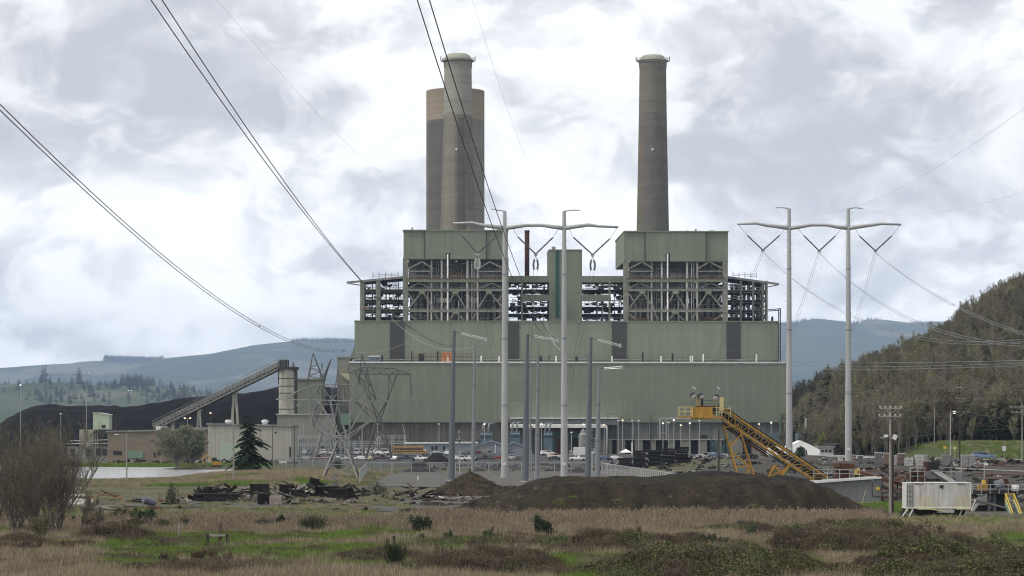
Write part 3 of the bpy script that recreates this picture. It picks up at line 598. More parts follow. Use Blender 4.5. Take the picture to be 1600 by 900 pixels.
# boiler houses
def boiler(x0, x1, pent, seed):
    rr = random.Random(seed); S = (x1-x0)/160.0; X = lambda t: x0+t*S         # t is measured in pixels from the left column, 0..160
    V = 30
    def bar(name, m, t0,py0,t1,py1,w,v,h=None):
        b = MB(); b.bar(PP(X(t0),py0,v),PP(X(t1),py1,v),w,h or w); return b.build(name, m, ps)
    # penthouse: a wide front with a proud middle bay, hung above the open steel
    p0,p1,ptop,pbot = pent
    pp = MB(); zt = PZ(ptop,V); zb = PZ(pbot,V)
    slot0,slot1 = PU(X(63.6),V),PU(X(70.4),V); zs = PZ(396,V)
    pp.box((PU(p0,V),V,zb),(PU(X(31),V),V+47,zt))
    pp.box((PU(X(31),V),V-0.5,zb),(slot0,V+47,zt)); pp.box((slot1,V-0.5,zb),(PU(X(127),V),V+47,zt)); pp.box((slot0,V-0.5,zs),(slot1,V+47,zt))
    pp.box((PU(X(127),V),V,zb),(PU(p1,V),V+47,zt))
    o = pp.build('penthouse', M['green2'], ps); MB().box((slot0,V+2.2,zb),(slot1,V+2.5,zs)).build('slot_shade', M['black'], ps)  # black plate stands in for the shade deep inside the slot
    MB().box((PU(p0,V)-.2,V-.8,zt-.3),(PU(p1,V)+.2,V+47.3,zt+.15)).build('penthouse_coping', M['greentrim'], ps)
    for t_ in (31,127): MB().box((PU(X(t_),V)-.12,V-.62,zb+.02),(PU(X(t_),V)+.12,V-.45,zt-.32)).build('panel_seam', M['gdark'], ps)
    MB().box((PU(p0,V)-.05,V-.6,zb-.25),(PU(p1,V)+.05,V-.35,zb-.02)).build('penthouse_dark_edge', M['gdark'], ps)  # dark strip along the lower front edge
    for k in range(5):
        px = rr.uniform(p0+8,p1-8); MB().box((PU(px,V+3),V+3,zt),(PU(px+rr.uniform(1,4),V+3),V+5,zt+rr.uniform(.4,1.3))).build('roof_vent', M['steelgrey'], ps)
    # casing behind the steel
    zlow = PZ(502,V)
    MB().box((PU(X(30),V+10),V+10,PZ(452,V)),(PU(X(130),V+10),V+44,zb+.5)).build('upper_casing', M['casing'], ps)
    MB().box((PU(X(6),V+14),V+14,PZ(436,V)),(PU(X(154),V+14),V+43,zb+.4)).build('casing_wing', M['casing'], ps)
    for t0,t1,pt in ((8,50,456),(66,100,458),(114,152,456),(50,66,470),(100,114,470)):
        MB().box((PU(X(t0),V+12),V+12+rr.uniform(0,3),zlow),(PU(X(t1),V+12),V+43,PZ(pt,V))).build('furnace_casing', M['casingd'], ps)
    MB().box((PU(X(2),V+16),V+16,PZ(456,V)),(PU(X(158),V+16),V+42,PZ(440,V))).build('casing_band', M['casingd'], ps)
    for t in (14,22,33,40,74,82,92,120,128,137,146):
        b = MB(); b.box((PU(X(t),V+11.5),V+11.5,PZ(500,V)),(PU(X(t+rr.uniform(3,6)),V+11.5),V+11.9,PZ(rr.uniform(462,474),V))); b.build('casing_panel', M['casing'], ps)
    # columns, beams
    for t,w in ((1,1.9),(157.5,1.9)):
        b = MB(); b.box((PU(X(t),V)-w/2,V-.6,zlow),(PU(X(t),V)+w/2,V+1.2,zb+.3)); b.build('steel_column', M['steel'], ps)
    for t in (1,157.5,40,118):
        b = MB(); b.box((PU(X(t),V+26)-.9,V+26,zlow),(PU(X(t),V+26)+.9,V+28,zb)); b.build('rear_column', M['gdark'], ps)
    bar('main_girder', M['greentrim'], 1,438.2,157.5,438.2,1.4,V-.9,1.15)
    bar('girder_flange', M['rustbox'], 1,435.6,157.5,435.6,1.6,V-.95,0.25)
    bar('floor_beam', M['steel'], 1,453.3,157.5,453.3,0.9,V-.4,0.8)
    bar('floor_beam', M['steel'], 1,486,157.5,486,0.9,V-.4,0.75)
    bar('floor_beam', M['steelgrey'], 1,424,44,424,0.6,V,0.45); bar('floor_beam', M['steelgrey'], 115,424,157,424,0.6,V,0.45)
    bar('floor_beam', M['gdark'], 30,417,130,417,0.6,V+4,0.4)
    br = [(3,421,27,409),(27,409,44,420),(157,421,132,409),(132,409,114,420),
          (3,452,22,442),(157,452,135,442),(27,455,4,484),(27,455,46,484),(131,455,155,484),(131,455,112,484),(79,455,62,484),(79,455,96,484),
          (3,455,13,470),(156,455,146,470),(3,488,18,500),(156,488,140,500),(68,500,79,488),(92,500,79,488),(112,488,104,500),(46,488,52,500),(22,442,44,452),(135,442,114,452)]
    for t0,a,t1,c in br: bar('brace', M['steel'], t0,a,t1,c,0.52,V-.2,0.5)
    for t in (27,79,131): MB().cbox((PU(X(t),V-.7),V-.75,PZ(455.5,V)),(2.2,0.25,1.8)).build('gusset_plate', M['greentrim'], ps)
    for t in (79,): MB().cbox((PU(X(t),V-.7),V-.75,PZ(487,V)),(2.4,0.25,1.6)).build('gusset_plate', M['greentrim'], ps)
    # downcomers
    for t,w,top,m,v in ((41.5,2.6,406,'pipe',4),(57.5,3.4,406,'pipe',4),(66.8,2.6,397,'pipew',0.4),(97.5,3.7,406,'pipe',4),(104.5,1.7,408,'pipe',5),(108,1.3,408,'pipe',6),(113.5,3.2,406,'pipe',4),(36,1.8,455,'pipe',6),(49,1.4,408,'steelgrey',6),(52.5,1.4,408,'steelgrey',7),(84,1.2,470,'pipe',5),(88.5,1.0,420,'steelgrey',6),(45.5,1.0,410,'steelgrey',7),(61.8,0.9,410,'steelgrey',7),(72.5,1.0,450,'steelgrey',8),(101,1.0,440,'steelgrey',8),(117.5,1.0,440,'steelgrey',8)):
        b = MB(); b.tube([PP(X(t),501,V+v*.5-.6),PP(X(t),top,V+v*.5-.6)], w*0.225/2*1.05, 10); b.build('downcomer_pipe', M[m], ps, smooth=False)
    # deck machinery, rails, small pipes
    g = MB()
    for k in range(60):
        t = rr.uniform(4,152); py = rr.choice((411,418,425,430,443,449,458,478,484,490,496))+rr.uniform(-1,2); v = V+rr.uniform(2,10)
        g.box((PU(X(t),v),v,PZ(py+rr.uniform(.6,3.5),v)),(PU(X(t+rr.uniform(1,7)),v),v+1.2,PZ(py,v)))
    g.build('deck_machinery', M['gdark'], ps)['kind'] = 'stuff'
    g = MB()
    for k in range(110):
        t = rr.uniform(4,152); py = rr.choice((413,420,428,432,446,460,468,476,492))+rr.uniform(-1,2); v = V+rr.uniform(1,8)
        if rr.random()<.5: g.bar(PP(X(t),py,v),PP(X(t+rr.uniform(4,22)),py,v),0.2)
        else: g.bar(PP(X(t),py,v),PP(X(t),py+rr.uniform(4,22),v),rr.choice((.18,.25,.4)))
    g.build('small_pipework', M['steelgrey'], ps)['kind'] = 'stuff'
    rl = MB()
    for py in (430,432.5,449.5,451.2,482,484,497): rl.bar(PP(X(2),py,V-.6),PP(X(156),py,V-.6),0.10)
    for k in range(40): 
        for a,c in ((430,434.5),(449.5,452.5),(482,485)): rl.bar(PP(X(2+k*3.9),a,V-.6),PP(X(2+k*3.9),c,V-.6),0.10)
    rl.build('deck_railing', M['steelgrey'], ps)
    for t0,t1 in ((8,34),(118,158)) if x0>900 else ((70,78),):
        MB().box((PU(X(t0),V+9),V+9,zlow),(PU(X(t1),V+9),V+11,PZ(493,V))).build('rusty_hopper', M['rustbox'], ps)
    for t0,t1 in ((70,80),(82,88)): MB().box((PU(X(t0),V+3),V+3,PZ(435,V)),(PU(X(t1),V+3),V+5,PZ(425,V))).build('burner_box', M['rustbox'] if x0<900 else M['casing'], ps)
    for t in (5,158,6,157,80,110): MB().cbox((PU(X(t),V-1),V-1.2,PZ(rr.choice((409,422,441,457)),V)),(0.35,0.3,0.45)).build('floodlight', M['lampoff'], ps)
boiler(632.5, 793, (630.5,793.5,360,405), 5)
boiler(977, 1135.5, (975.5,1137.5,361,408), 9)
# open galleries at the outer ends
def gallery(pxs, tip, seed, left):
    rr = random.Random(seed); V = 38; sgn = -1 if left else 1; a,c = pxs   # a: at the boiler, c: outer column
    n = 0
    cols = [a+(c-a)*f for f in ((0.35,0.66,0.90,1.0) if not left else (0.62,1.0))]
    for px in cols:
        w = 0.75 if not left else 1.6
        MB().box((PU(px,V)-w/2,V,PZ(502,V)),(PU(px,V)+w/2,V+1,PZ(438,V))).build('gallery_column', M['steel'], ps)
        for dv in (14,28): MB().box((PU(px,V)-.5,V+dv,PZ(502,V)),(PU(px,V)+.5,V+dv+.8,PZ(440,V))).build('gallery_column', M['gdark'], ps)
    for py,t in ((452,1.6),(456,.7),(468,1.8),(472,.6),(483,1.4),(487,.6),(495,1.8)):
        px0,px1 = min(a,c)-(2 if left else 0), max(a,c)+(0 if left else 1)
        MB().box((PU(px0,V),V+.5,PZ(py+t,V)),(PU(px1,V),V+ (30 if t>1 else 1),PZ(py,V))).build('gallery_floor', M['steel'] if t<1.7 else M['gdark'], ps)
    # sloping open roof with its outrigger
    rf = MB(); t0 = (a, 433.0); t1 = tip
    for dv in (0,15,29):
        rf.bar(PP(t0[0],t0[1],V+dv),PP(t1[0],t1[1],V+dv),0.5,0.8); rf.bar(PP(c,tip[1]+4.5,V+dv),PP(t1[0],t1[1]+1,V+dv),0.4)
    for k in range(14):
        f = k/13; p = (t0[0]+(t1[0]-t0[0])*f, t0[1]+(t1[1]-t0[1])*f); rf.bar(PP(*p,V),PP(*p,V+29),0.3)
    rf.build('gallery_roof', M['steelgrey'], ps)
    MB().prism([(PU(t0[0],V),PZ(t0[1],V)),(PU(c,V),PZ(t0[1]+(t1[1]-t0[1])*abs((c-t0[0])/(t1[0]-t0[0])),V)),(PU(c,V),PZ(t0[1]+1.4+(t1[1]-t0[1])*abs((c-t0[0])/(t1[0]-t0[0])),V)),(PU(t0[0],V),PZ(t0[1]+1.4,V))],V+1,V+20).build('gallery_roof_deck', M['gdark'], ps)
    g = MB()
    for k in range(85):
        px = rr.uniform(min(a,c),max(a,c)-6); py = rr.choice((443,448,454,458,463,470,475,480,485,490,497))+rr.uniform(-1,2); v = V+rr.uniform(3,28)
        g.box((PU(px,v),v,PZ(py+rr.uniform(1.0,4.5),v)),(PU(px+rr.uniform(1.5,10),v),v+1.5,PZ(py,v)))
    for k in range(16):
        px = rr.uniform(min(a,c),max(a,c)); v = V+rr.uniform(2,27); g.box((PU(px,v),v,PZ(502,v)),(PU(px+rr.uniform(.5,1.6),v),v+.6,PZ(440,v)))
    g.build('gallery_machinery', M['gdark'], ps)['kind'] = 'stuff'
    g = MB()
    for k in range(46):
        px = rr.uniform(min(a,c),max(a,c)-4); py = rr.uniform(443,498); v = V+rr.uniform(-.2,10)
        if rr.random()<.6: g.bar(PP(px,py,v),PP(px+rr.uniform(4,16),py+rr.choice((0,0,0,4)),v),rr.choice((.18,.3)))
        else: g.bar(PP(px,py,v),PP(px,py+rr.uniform(4,14),v),rr.choice((.18,.3)))
    g.build('small_pipework', M['steelgrey'], ps)['kind'] = 'stuff'
    rl = MB()
    for py in (449,464.5,466,480.5,492.5): rl.bar(PP(a,py,V-.1),PP(c,py,V-.1),0.12)
    for k in range(12):
        px = a+(c-a)*k/11
        for p,q in ((448,452),(464,468),(480,483)): rl.bar(PP(px,p,V-.1),PP(px,q,V-.1),0.12)
    for py in (428,430.5): rl.bar(PP(a+(c-a)*.15,py,V+4),PP(a+(c-a)*.75,py+1.5,V+4),0.12)
    for k in range(5): rl.tube([PP(a+(c-a)*(.15+.15*k),434,V+4),PP(a+(c-a)*(.15+.15*k),425.5,V+4)],0.12,5)
    rl.build('gallery_railing', M['steelgrey'], ps)
    for k in range(3):
        px = rr.uniform(min(a,c)+2,max(a,c)-12); MB().box((PU(px,V+2),V+2,PZ(501,V)),(PU(px+rr.uniform(5,12),V+2),V+5,PZ(496.5,V))).build('rusty_hopper', M['rustbox'], ps)
gallery((632,566), (542,441.5), 21, True)
gallery((1136,1198), (1217,444), 22, False)
MB().box((PU(562,40),40,PZ(484,40)),(PU(578,40),42,PZ(480.5,40))).build('orange_jib', M['orange'], ps)
# outside ladder at the east end
ld = MB()
for px in (1216.6,1219.6): ld.bar(PP(px,565,24),PP(px,482,24),0.3)
for k in range(26): ld.bar(PP(1216.6,482+k*3.2,24),PP(1219.6,482+k*3.2,24),0.22)
ld.bar(PP(1200,484,30),PP(1219,482.5,24),0.3); ld.bar(PP(1200,486,30),PP(1216,485,24),0.3); ld.build('outside_ladder', M['gdark'], ps)
MB().box((PU(1206,31),31,PZ(502,31)),(PU(1208.5,31),33,PZ(494,31))).build('roof_vent', M['black'], ps)
# ---------------------------------------------------------------- chimneys
def chim_mat(name, lo, hi, zband, stripe=None):
    m = mat(name, lo, 0.9, 0.10, 0.4, stretch=(1,1,0.3), spec=0.2); nt = m.node_tree; N = nt.nodes; L = nt.links; b = N['Principled BSDF']
    base = b.inputs['Base Color'].links[0].from_socket
    tc = N.new('ShaderNodeTexCoord'); sx = N.new('ShaderNodeSeparateXYZ'); L.new(tc.outputs['Object'], sx.inputs[0])
    gt = N.new('ShaderNodeMath'); gt.operation='GREATER_THAN'; gt.inputs[1].default_value = zband; L.new(sx.outputs['Z'], gt.inputs[0])
    mp = N.new('ShaderNodeMapping'); mp.inputs['Scale'].default_value = (0.02,0.02,0.22); L.new(tc.outputs['Object'], mp.inputs['Vector'])
    nz = N.new('ShaderNodeTexNoise'); nz.inputs['Scale'].default_value = 1.0; nz.inputs['Detail'].default_value = 8; nz.inputs['Roughness'].default_value = 0.75; L.new(mp.outputs['Vector'], nz.inputs['Vector'])
    hs = N.new('ShaderNodeMix'); hs.data_type='RGBA'; hs.inputs['B'].default_value = (*hi,1); L.new(gt.outputs[0], hs.inputs['Factor']); L.new(base, hs.inputs['A'])
    out = hs.outputs['Result']
    if stripe:                                # upright bands of another tone down the shell, by bearing
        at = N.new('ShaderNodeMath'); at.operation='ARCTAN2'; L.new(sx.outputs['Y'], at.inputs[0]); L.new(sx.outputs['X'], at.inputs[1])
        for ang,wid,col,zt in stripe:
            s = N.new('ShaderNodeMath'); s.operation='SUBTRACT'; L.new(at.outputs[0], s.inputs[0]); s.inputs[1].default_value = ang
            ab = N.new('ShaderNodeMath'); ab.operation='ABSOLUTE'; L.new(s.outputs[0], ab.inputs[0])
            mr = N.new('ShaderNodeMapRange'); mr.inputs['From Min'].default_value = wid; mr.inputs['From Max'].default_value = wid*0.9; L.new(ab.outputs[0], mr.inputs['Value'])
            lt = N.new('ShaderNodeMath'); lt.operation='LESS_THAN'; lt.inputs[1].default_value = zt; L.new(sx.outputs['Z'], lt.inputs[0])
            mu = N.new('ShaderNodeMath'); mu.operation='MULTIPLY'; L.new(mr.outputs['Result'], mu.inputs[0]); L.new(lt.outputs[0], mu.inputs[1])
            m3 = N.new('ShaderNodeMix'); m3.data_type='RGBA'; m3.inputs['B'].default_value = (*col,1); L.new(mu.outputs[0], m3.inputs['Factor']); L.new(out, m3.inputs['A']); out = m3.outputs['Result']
    br = N.new('ShaderNodeMapRange'); br.inputs['From Min'].default_value = 0.3; br.inputs['From Max'].default_value = 0.7; br.inputs['To Min'].default_value = 0.82; br.inputs['To Max'].default_value = 1.18; L.new(nz.outputs['Fac'], br.inputs['Value'])
    vm = N.new('ShaderNodeVectorMath'); vm.operation='SCALE'; L.new(out, vm.inputs[0]); L.new(br.outputs['Result'], vm.inputs['Scale'])
    # lift joints every few metres
    wv = N.new('ShaderNodeTexWave'); wv.bands_direction='Z'; wv.inputs['Scale'].default_value = 0.13; L.new(tc.outputs['Object'], wv.inputs['Vector'])
    r2 = N.new('ShaderNodeMapRange'); r2.inputs['From Min'].default_value = 0.0; r2.inputs['From Max'].default_value = 0.06; r2.inputs['To Min'].default_value = 0.90; L.new(wv.outputs['Fac'], r2.inputs['Value'])
    v2 = N.new('ShaderNodeVectorMath'); v2.operation='SCALE'; L.new(vm.outputs[0], v2.inputs[0]); L.new(r2.outputs['Result'], v2.inputs['Scale'])
    L.new(v2.outputs[0], b.inputs['Base Color']); return m
def chimney(pxc, prof_px, v, m, label, cap=True, ringpy=None):
    u = PU(pxc, v); Y = D0+u*math.sin(TH)+v*math.cos(TH); X = (pxc-800)/F*Y
    z = lambda py: CAMZ-(py-HZ)/F*Y
    t = thing('chimney', label, 'chimney', (X,Y,0))
    pr = [(w/2/F*Y, z(py)) for py,w in prof_px]; pr = [(pr[0][0]*1.04, 0)]+pr
    MB().lathe(pr, 64).build('shell', m, t, smooth=True, fix=True)
    smooth_by_angle(t.children[0], 35)
    if cap:
        r = pr[-1][0]; zt = pr[-1][1]
        o = MB().lathe([(r*0.99,zt),(r*1.06,zt+.15),(r*1.06,zt+1.0),(r*0.99,zt+1.3),(r*0.90,zt+2.3),(r*0.72,zt+3.1),(r*0.70,zt+2.8)],48).build('cap', M['capm'], t); smooth_by_angle(o,50)
        zr = z(ringpy); pl = MB()
        pl.lathe([(r*1.0,zr-.1),(r*1.16,zr-.05),(r*1.16,zr+.25),(r*1.0,zr+.3)],48)
        for k in range(24):
            a = 2*math.pi*k/24; ca,sa = math.cos(a),math.sin(a)
            pl.bar((r*1.0*ca,r*1.0*sa,zr-2.6),(r*1.0*ca*1.02,r*1.02*sa,zr),0.35)
        pl.build('platform', M['steelgrey'], t)
        rl = MB(); 
        for k in range(36):
            a = 2*math.pi*k/36; b2 = 2*math.pi*(k+1)/36; q = r*1.15
            rl.bar((q*math.cos(a),q*math.sin(a),zr+.2),(q*math.cos(a),q*math.sin(a),zr+1.3),0.09)
            for h in (0.75,1.3): rl.bar((q*math.cos(a),q*math.sin(a),zr+h),(q*math.cos(b2),q*math.sin(b2),zr+h),0.07)
        rl.build('platform_railing', M['steelgrey'], t)
        for s in (-1,1):
            MB().tube([(s*r*1.1,0,zr-.2),(s*r*1.25,0,zr+.3),(s*r*1.27,0,zr+2.0)],[.25,.28,.2],6).build('davit', M['steelgrey'], t)
    MB().cbox((r if False else -0.5,-pr[3][0]*1.0-0.25,z(236)),(0.8,0.5,0.8)).build('strobe_light', M['sign'], t)
    return t
M['capm'] = mat('pale_chimney_cap', (0.30,0.30,0.25), 0.7, 0.15, 0.5)
V2 = 118; Yc = D0+V2
zb = lambda py: CAMZ-(py-HZ)/F*Yc
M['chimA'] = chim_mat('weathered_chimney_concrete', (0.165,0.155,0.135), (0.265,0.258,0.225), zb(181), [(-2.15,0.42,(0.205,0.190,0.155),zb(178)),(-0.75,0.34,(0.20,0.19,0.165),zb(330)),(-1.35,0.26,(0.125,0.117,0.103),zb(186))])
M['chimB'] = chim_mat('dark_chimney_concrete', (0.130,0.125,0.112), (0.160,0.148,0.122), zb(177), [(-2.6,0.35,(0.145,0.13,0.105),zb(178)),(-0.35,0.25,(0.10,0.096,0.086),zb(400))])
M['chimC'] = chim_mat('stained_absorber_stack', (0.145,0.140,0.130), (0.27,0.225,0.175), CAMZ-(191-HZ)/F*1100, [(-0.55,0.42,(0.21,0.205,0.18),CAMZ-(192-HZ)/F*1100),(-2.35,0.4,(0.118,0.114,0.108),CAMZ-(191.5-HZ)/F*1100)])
chimney(715.5, [(700,62),(357,54.5),(270,49.5),(181,45),(97,42.5)], V2, M['chimA'], 'pale topped concrete chimney in front of the thick tan topped stack', True, 96)
chimney(1020, [(700,60),(357,50.5),(270,47),(177,43.5),(99,41.5)], V2, M['chimB'], 'dark concrete chimney standing alone over the east boiler house', True, 96)
chimney(711.5, [(700,91),(357,91),(250,91),(190,91),(143,91)], 200, M['chimC'], 'very thick short stack with a tan top band behind the slim chimney', False)
# ---------------------------------------------------------------- H-frame line structures
def hframe(label, Y, zb, poles, topy, armL, armR, army, midy, archy, shL, shR, phases, group='H-frame line structures', glass=False):
    base = Vector(((poles[0]+poles[1])/2-800, 0, 0)); base = Vector((base.x/F*Y, Y, zb))
    t = thing('transmission_structure', label, 'power pylon', base, group=group)
    P = lambda px,py,dy=0: W(px,py,Y+dy)-base
    for i,px in enumerate(poles):
        b = MB(); zt = P(px,topy).z; x = P(px,topy).x
        b.tube([(x,0,-.3),(x,0,zt*.25),(x,0,zt*.5),(x,0,zt*.75),(x,0,zt)],[.68,.60,.52,.44,.34],12); b.build('steel_pole', M['galv'], t)
        MB().tube([(x,0,0),(x,0,.35)],[.9,.9],12).build('pole_footing', M['concrete'], t)
        for f in (.27,.52,.76): rr_ = .68-.34*f; MB().tube([(x,0,zt*f),(x,0,zt*f+.25)],[rr_*1.10,rr_*1.10],12).build('joint_collar', M['galvm'], t)
        st = MB()
        for q in range(60): st.bar((x+.3,-.1,3+q*.75),(x+.3+.45*(1 if q%2 else -1)+(-.6 if q%2==0 else 0),-.1,3+q*.75),.05)
        st.build('climbing_steps', M['galvm'], t); MB().box((x-.3,-.72,2.4),(x+.3,-.66,2.9)).build('number_plate', M['sign'], t)
        s = shL if i==0 else shR
        MB().tube([P(px,topy),P((px+s[0])/2,topy-1.7),P(*s)],[.14,.12,.09],6).build('shield_wire_arm', M['galv'], t)
    def arm(pts, rr): MB().tube([P(*p) for p in pts], rr, 8).build('cross_arm', M['galv'], t, smooth=True)
    l,r = poles
    arm([armL,(armL[0]+30,armL[1]-1),(l-38,army-3.6),(l-16,army-.8),(l,army+1.5)],[.20,.25,.32,.38,.42])
    arm([(l,army+1.5),(l+16,army-.4),((l+r)/2-12,archy),((l+r)/2+12,archy),(r-16,army-.4),(r,army+1.5)],[.42,.36,.30,.30,.36,.42])
    arm([(r,army+1.5),(r+16,army-.8),(r+38,army-3.6),(armR[0]-30,armR[1]-1.5),armR],[.42,.38,.32,.25,.20])
    for k,(a,bq,c,dd,e) in enumerate(phases):      # hanger points on the arms, string tops, string meeting point
        m_ = M['insuld']
        for top,st in ((a,bq),(c,dd)):
            MB().tube([P(*top),P(*st)],.035,4).build('hanger_link', M['wire'], t)
            q0,q1 = P(*st),P(*e); n = 14; pts = [q0+(q1-q0)*j/(2*n) for j in range(2*n+1)]
            MB().tube(pts,[.17 if j%2 else .10 for j in range(2*n+1)],6).build('insulator_string', m_, t)
        q = P(*e); MB().cbox(q+Vector((0,0,-.15)),(.7,.2,.35)).build('yoke_plate', M['wirel'], t)
        if glass or k in glass_k:
            for s in (-.42,.42):
                zz = q.z-(1.0 if not glass else .8); n = 12
                MB().tube([(q.x+s*(.55+.45*math.sin(math.pi*j/(2*n-1)*.9)),q.y,zz-1.9*j/(2*n)) for j in range(2*n+1)],[.26 if j%2 else .12 for j in range(2*n+1)],8).build('insulator_string', M['insul'] if k==0 else M['galvm'], t)
                MB().bar((q.x,q.y,q.z-.2),(q.x+s*.5,q.y,zz),.1).build('hanger_link', M['wire'], t)
    return t
glass_k = (0,1,2)
Y1 = 476
hframe('pale H-frame pylon standing before the lift tower of the power station', Y1, 0, (788.5,881.5), 330, (708,349), (966,355), 355, 355, 352, (767,326.5), (907,328.5),
       [((706,349),(723,369),(778,356),(773,371),(746,396)), ((802,358),(809,370),(874,356),(864,371),(837,397)), ((889,357),(896,371),(965,355),(953,373),(926,398))])
glass_k = ()
Y2 = 500
hframe('pale H-frame pylon east of the power station, before the far blue hills', Y2, 2.6, (1233,1325.5), 326, (1152,350), (1408,351), 355, 355, 351.5, (1212,324.5), (1349,326.5),
       [((1153,350),(1168,368),(1227,357),(1218,368),(1192,391)), ((1246,357),(1256,368),(1315,357),(1305,369),(1280,392)), ((1336,357),(1343,369),(1407,351),(1393,369),(1368,392))])
# ---------------------------------------------------------------- dead-end poles
def dead_end(label, base_px, topx, topy, r0, r1, m, arm=None, glass=True, grp='dead-end poles by the switchyard'):
    g = G(*base_px); t = thing('dead_end_pole', label, 'power pole', g, group=grp); Y = g.y
    top = W(topx,topy,Y)-g
    MB().tube([(0,0,-.3),top*.33,top*.66,top],[r0,r0*.8+r1*.2,r0*.35+r1*.65,r1],12).build('steel_pole', m, t)
    for f in (.34,.67): c_ = top*f; rr_ = r0+(r1-r0)*f; MB().tube([c_,c_+Vector((0,0,.2))],[rr_*1.15]*2,12).build('joint_collar', M['galvd'], t)
    st = MB()
    for q in range(24): c_ = top*(.1+.85*q/24); st.bar(c_,c_+Vector(((.7 if q%2 else -.7)*r0+(.3 if q%2 else -.3),-.1,0)),.05)
    st.build('climbing_steps', m, t)
    MB().tube([(0,0,0),(0,0,.3)],[r0*1.35]*2,12).build('pole_footing', M['concrete'], t)
    if arm:
        a = W(arm[0],arm[1],Y)-g; n = 16; p0 = top+Vector((0,0,-.15)); q0 = p0+(a-p0)*.22
        MB().tube([p0,q0],.06,5).build('hanger_link', M['wire'], t)
        for s in (-.13,.13):
            MB().tube([q0+(a-q0)*j/(2*n)+Vector((0,0,s)) for j in range(2*n+1)],[.10 if j%2 else .05 for j in range(2*n+1)],6).build('insulator_string', M['insul'], t)
        MB().cbox(a,(.4,.2,.7)).build('yoke_plate', M['wirel'], t)
    return t
dead_end('tall dark grey dead-end pole behind the small dirt mound',(705,752),709.5,517,.58,.26,M['galvd'],(759,530))
dead_end('tall dark grey dead-end pole between the two legs of the H-frame pylon',(820.5,754),824,522,.58,.26,M['galvd'],(872,532))
dead_end('tall dark grey dead-end pole just east of the H-frame pylon',(918,752),923.5,527,.55,.25,M['galvd'],(969,540))
dead_end('slim grey pole with a stepped top beside the small dirt mound',(739,742),742,536,.42,.17,M['galvm'])
dead_end('slim grey pole standing close behind the middle dark dead-end pole',(839,753),841,541,.42,.17,M['galvm'])
dead_end('short thick grey pole with a level insulator arm near the chain link fence',(933,750),936.5,575,.52,.22,M['galvm'],(972,574))
dead_end('thin grey pole rising against the middle dark dead-end pole',(828.5,750),829,553,.2,.1,M['galvm'])
dead_end('thin grey pole rising against the eastern dark dead-end pole',(917,748),917.5,550,.2,.1,M['galvm'])
# switchyard equipment: surge arrester columns, switches
def switch(px, py0, py1, label, kind):
    g = G(px,py0); t = thing('switch_pole', label, 'switchgear', g, group='switchgear in the yard'); h = (W(px,py1,g.y)-g).z
    MB().box((-.12,-.12,0),(.12,.12,h*.55)).build('steel_post', M['galv'], t)
    n = 10; MB().tube([(0,0,h*.55+h*.45*j/(2*n)) for j in range(2*n+1)],[.22 if j%2 else .12 for j in range(2*n+1)],8).build('insulator_stack', M['insuld'] if kind else M['galvm'], t)
    for f in (.78,.93): MB().tube([(0,0,h*f),(0,0,h*f+.12)],[.75*(f<.9)+.5*(f>.9)]*2,16).build('corona_ring', M['galvm'], t)
    return t
switch(718,742,672,'grey ceramic switch column with ring caps left of the slim grey pole',0)
for px,py1,k,lb in ((830,665,1,'switch column with a dark insulator stack between the middle poles'),(925,668,1,'switch column with a dark insulator stack between the eastern poles')): switch(px,748,py1,lb,k)
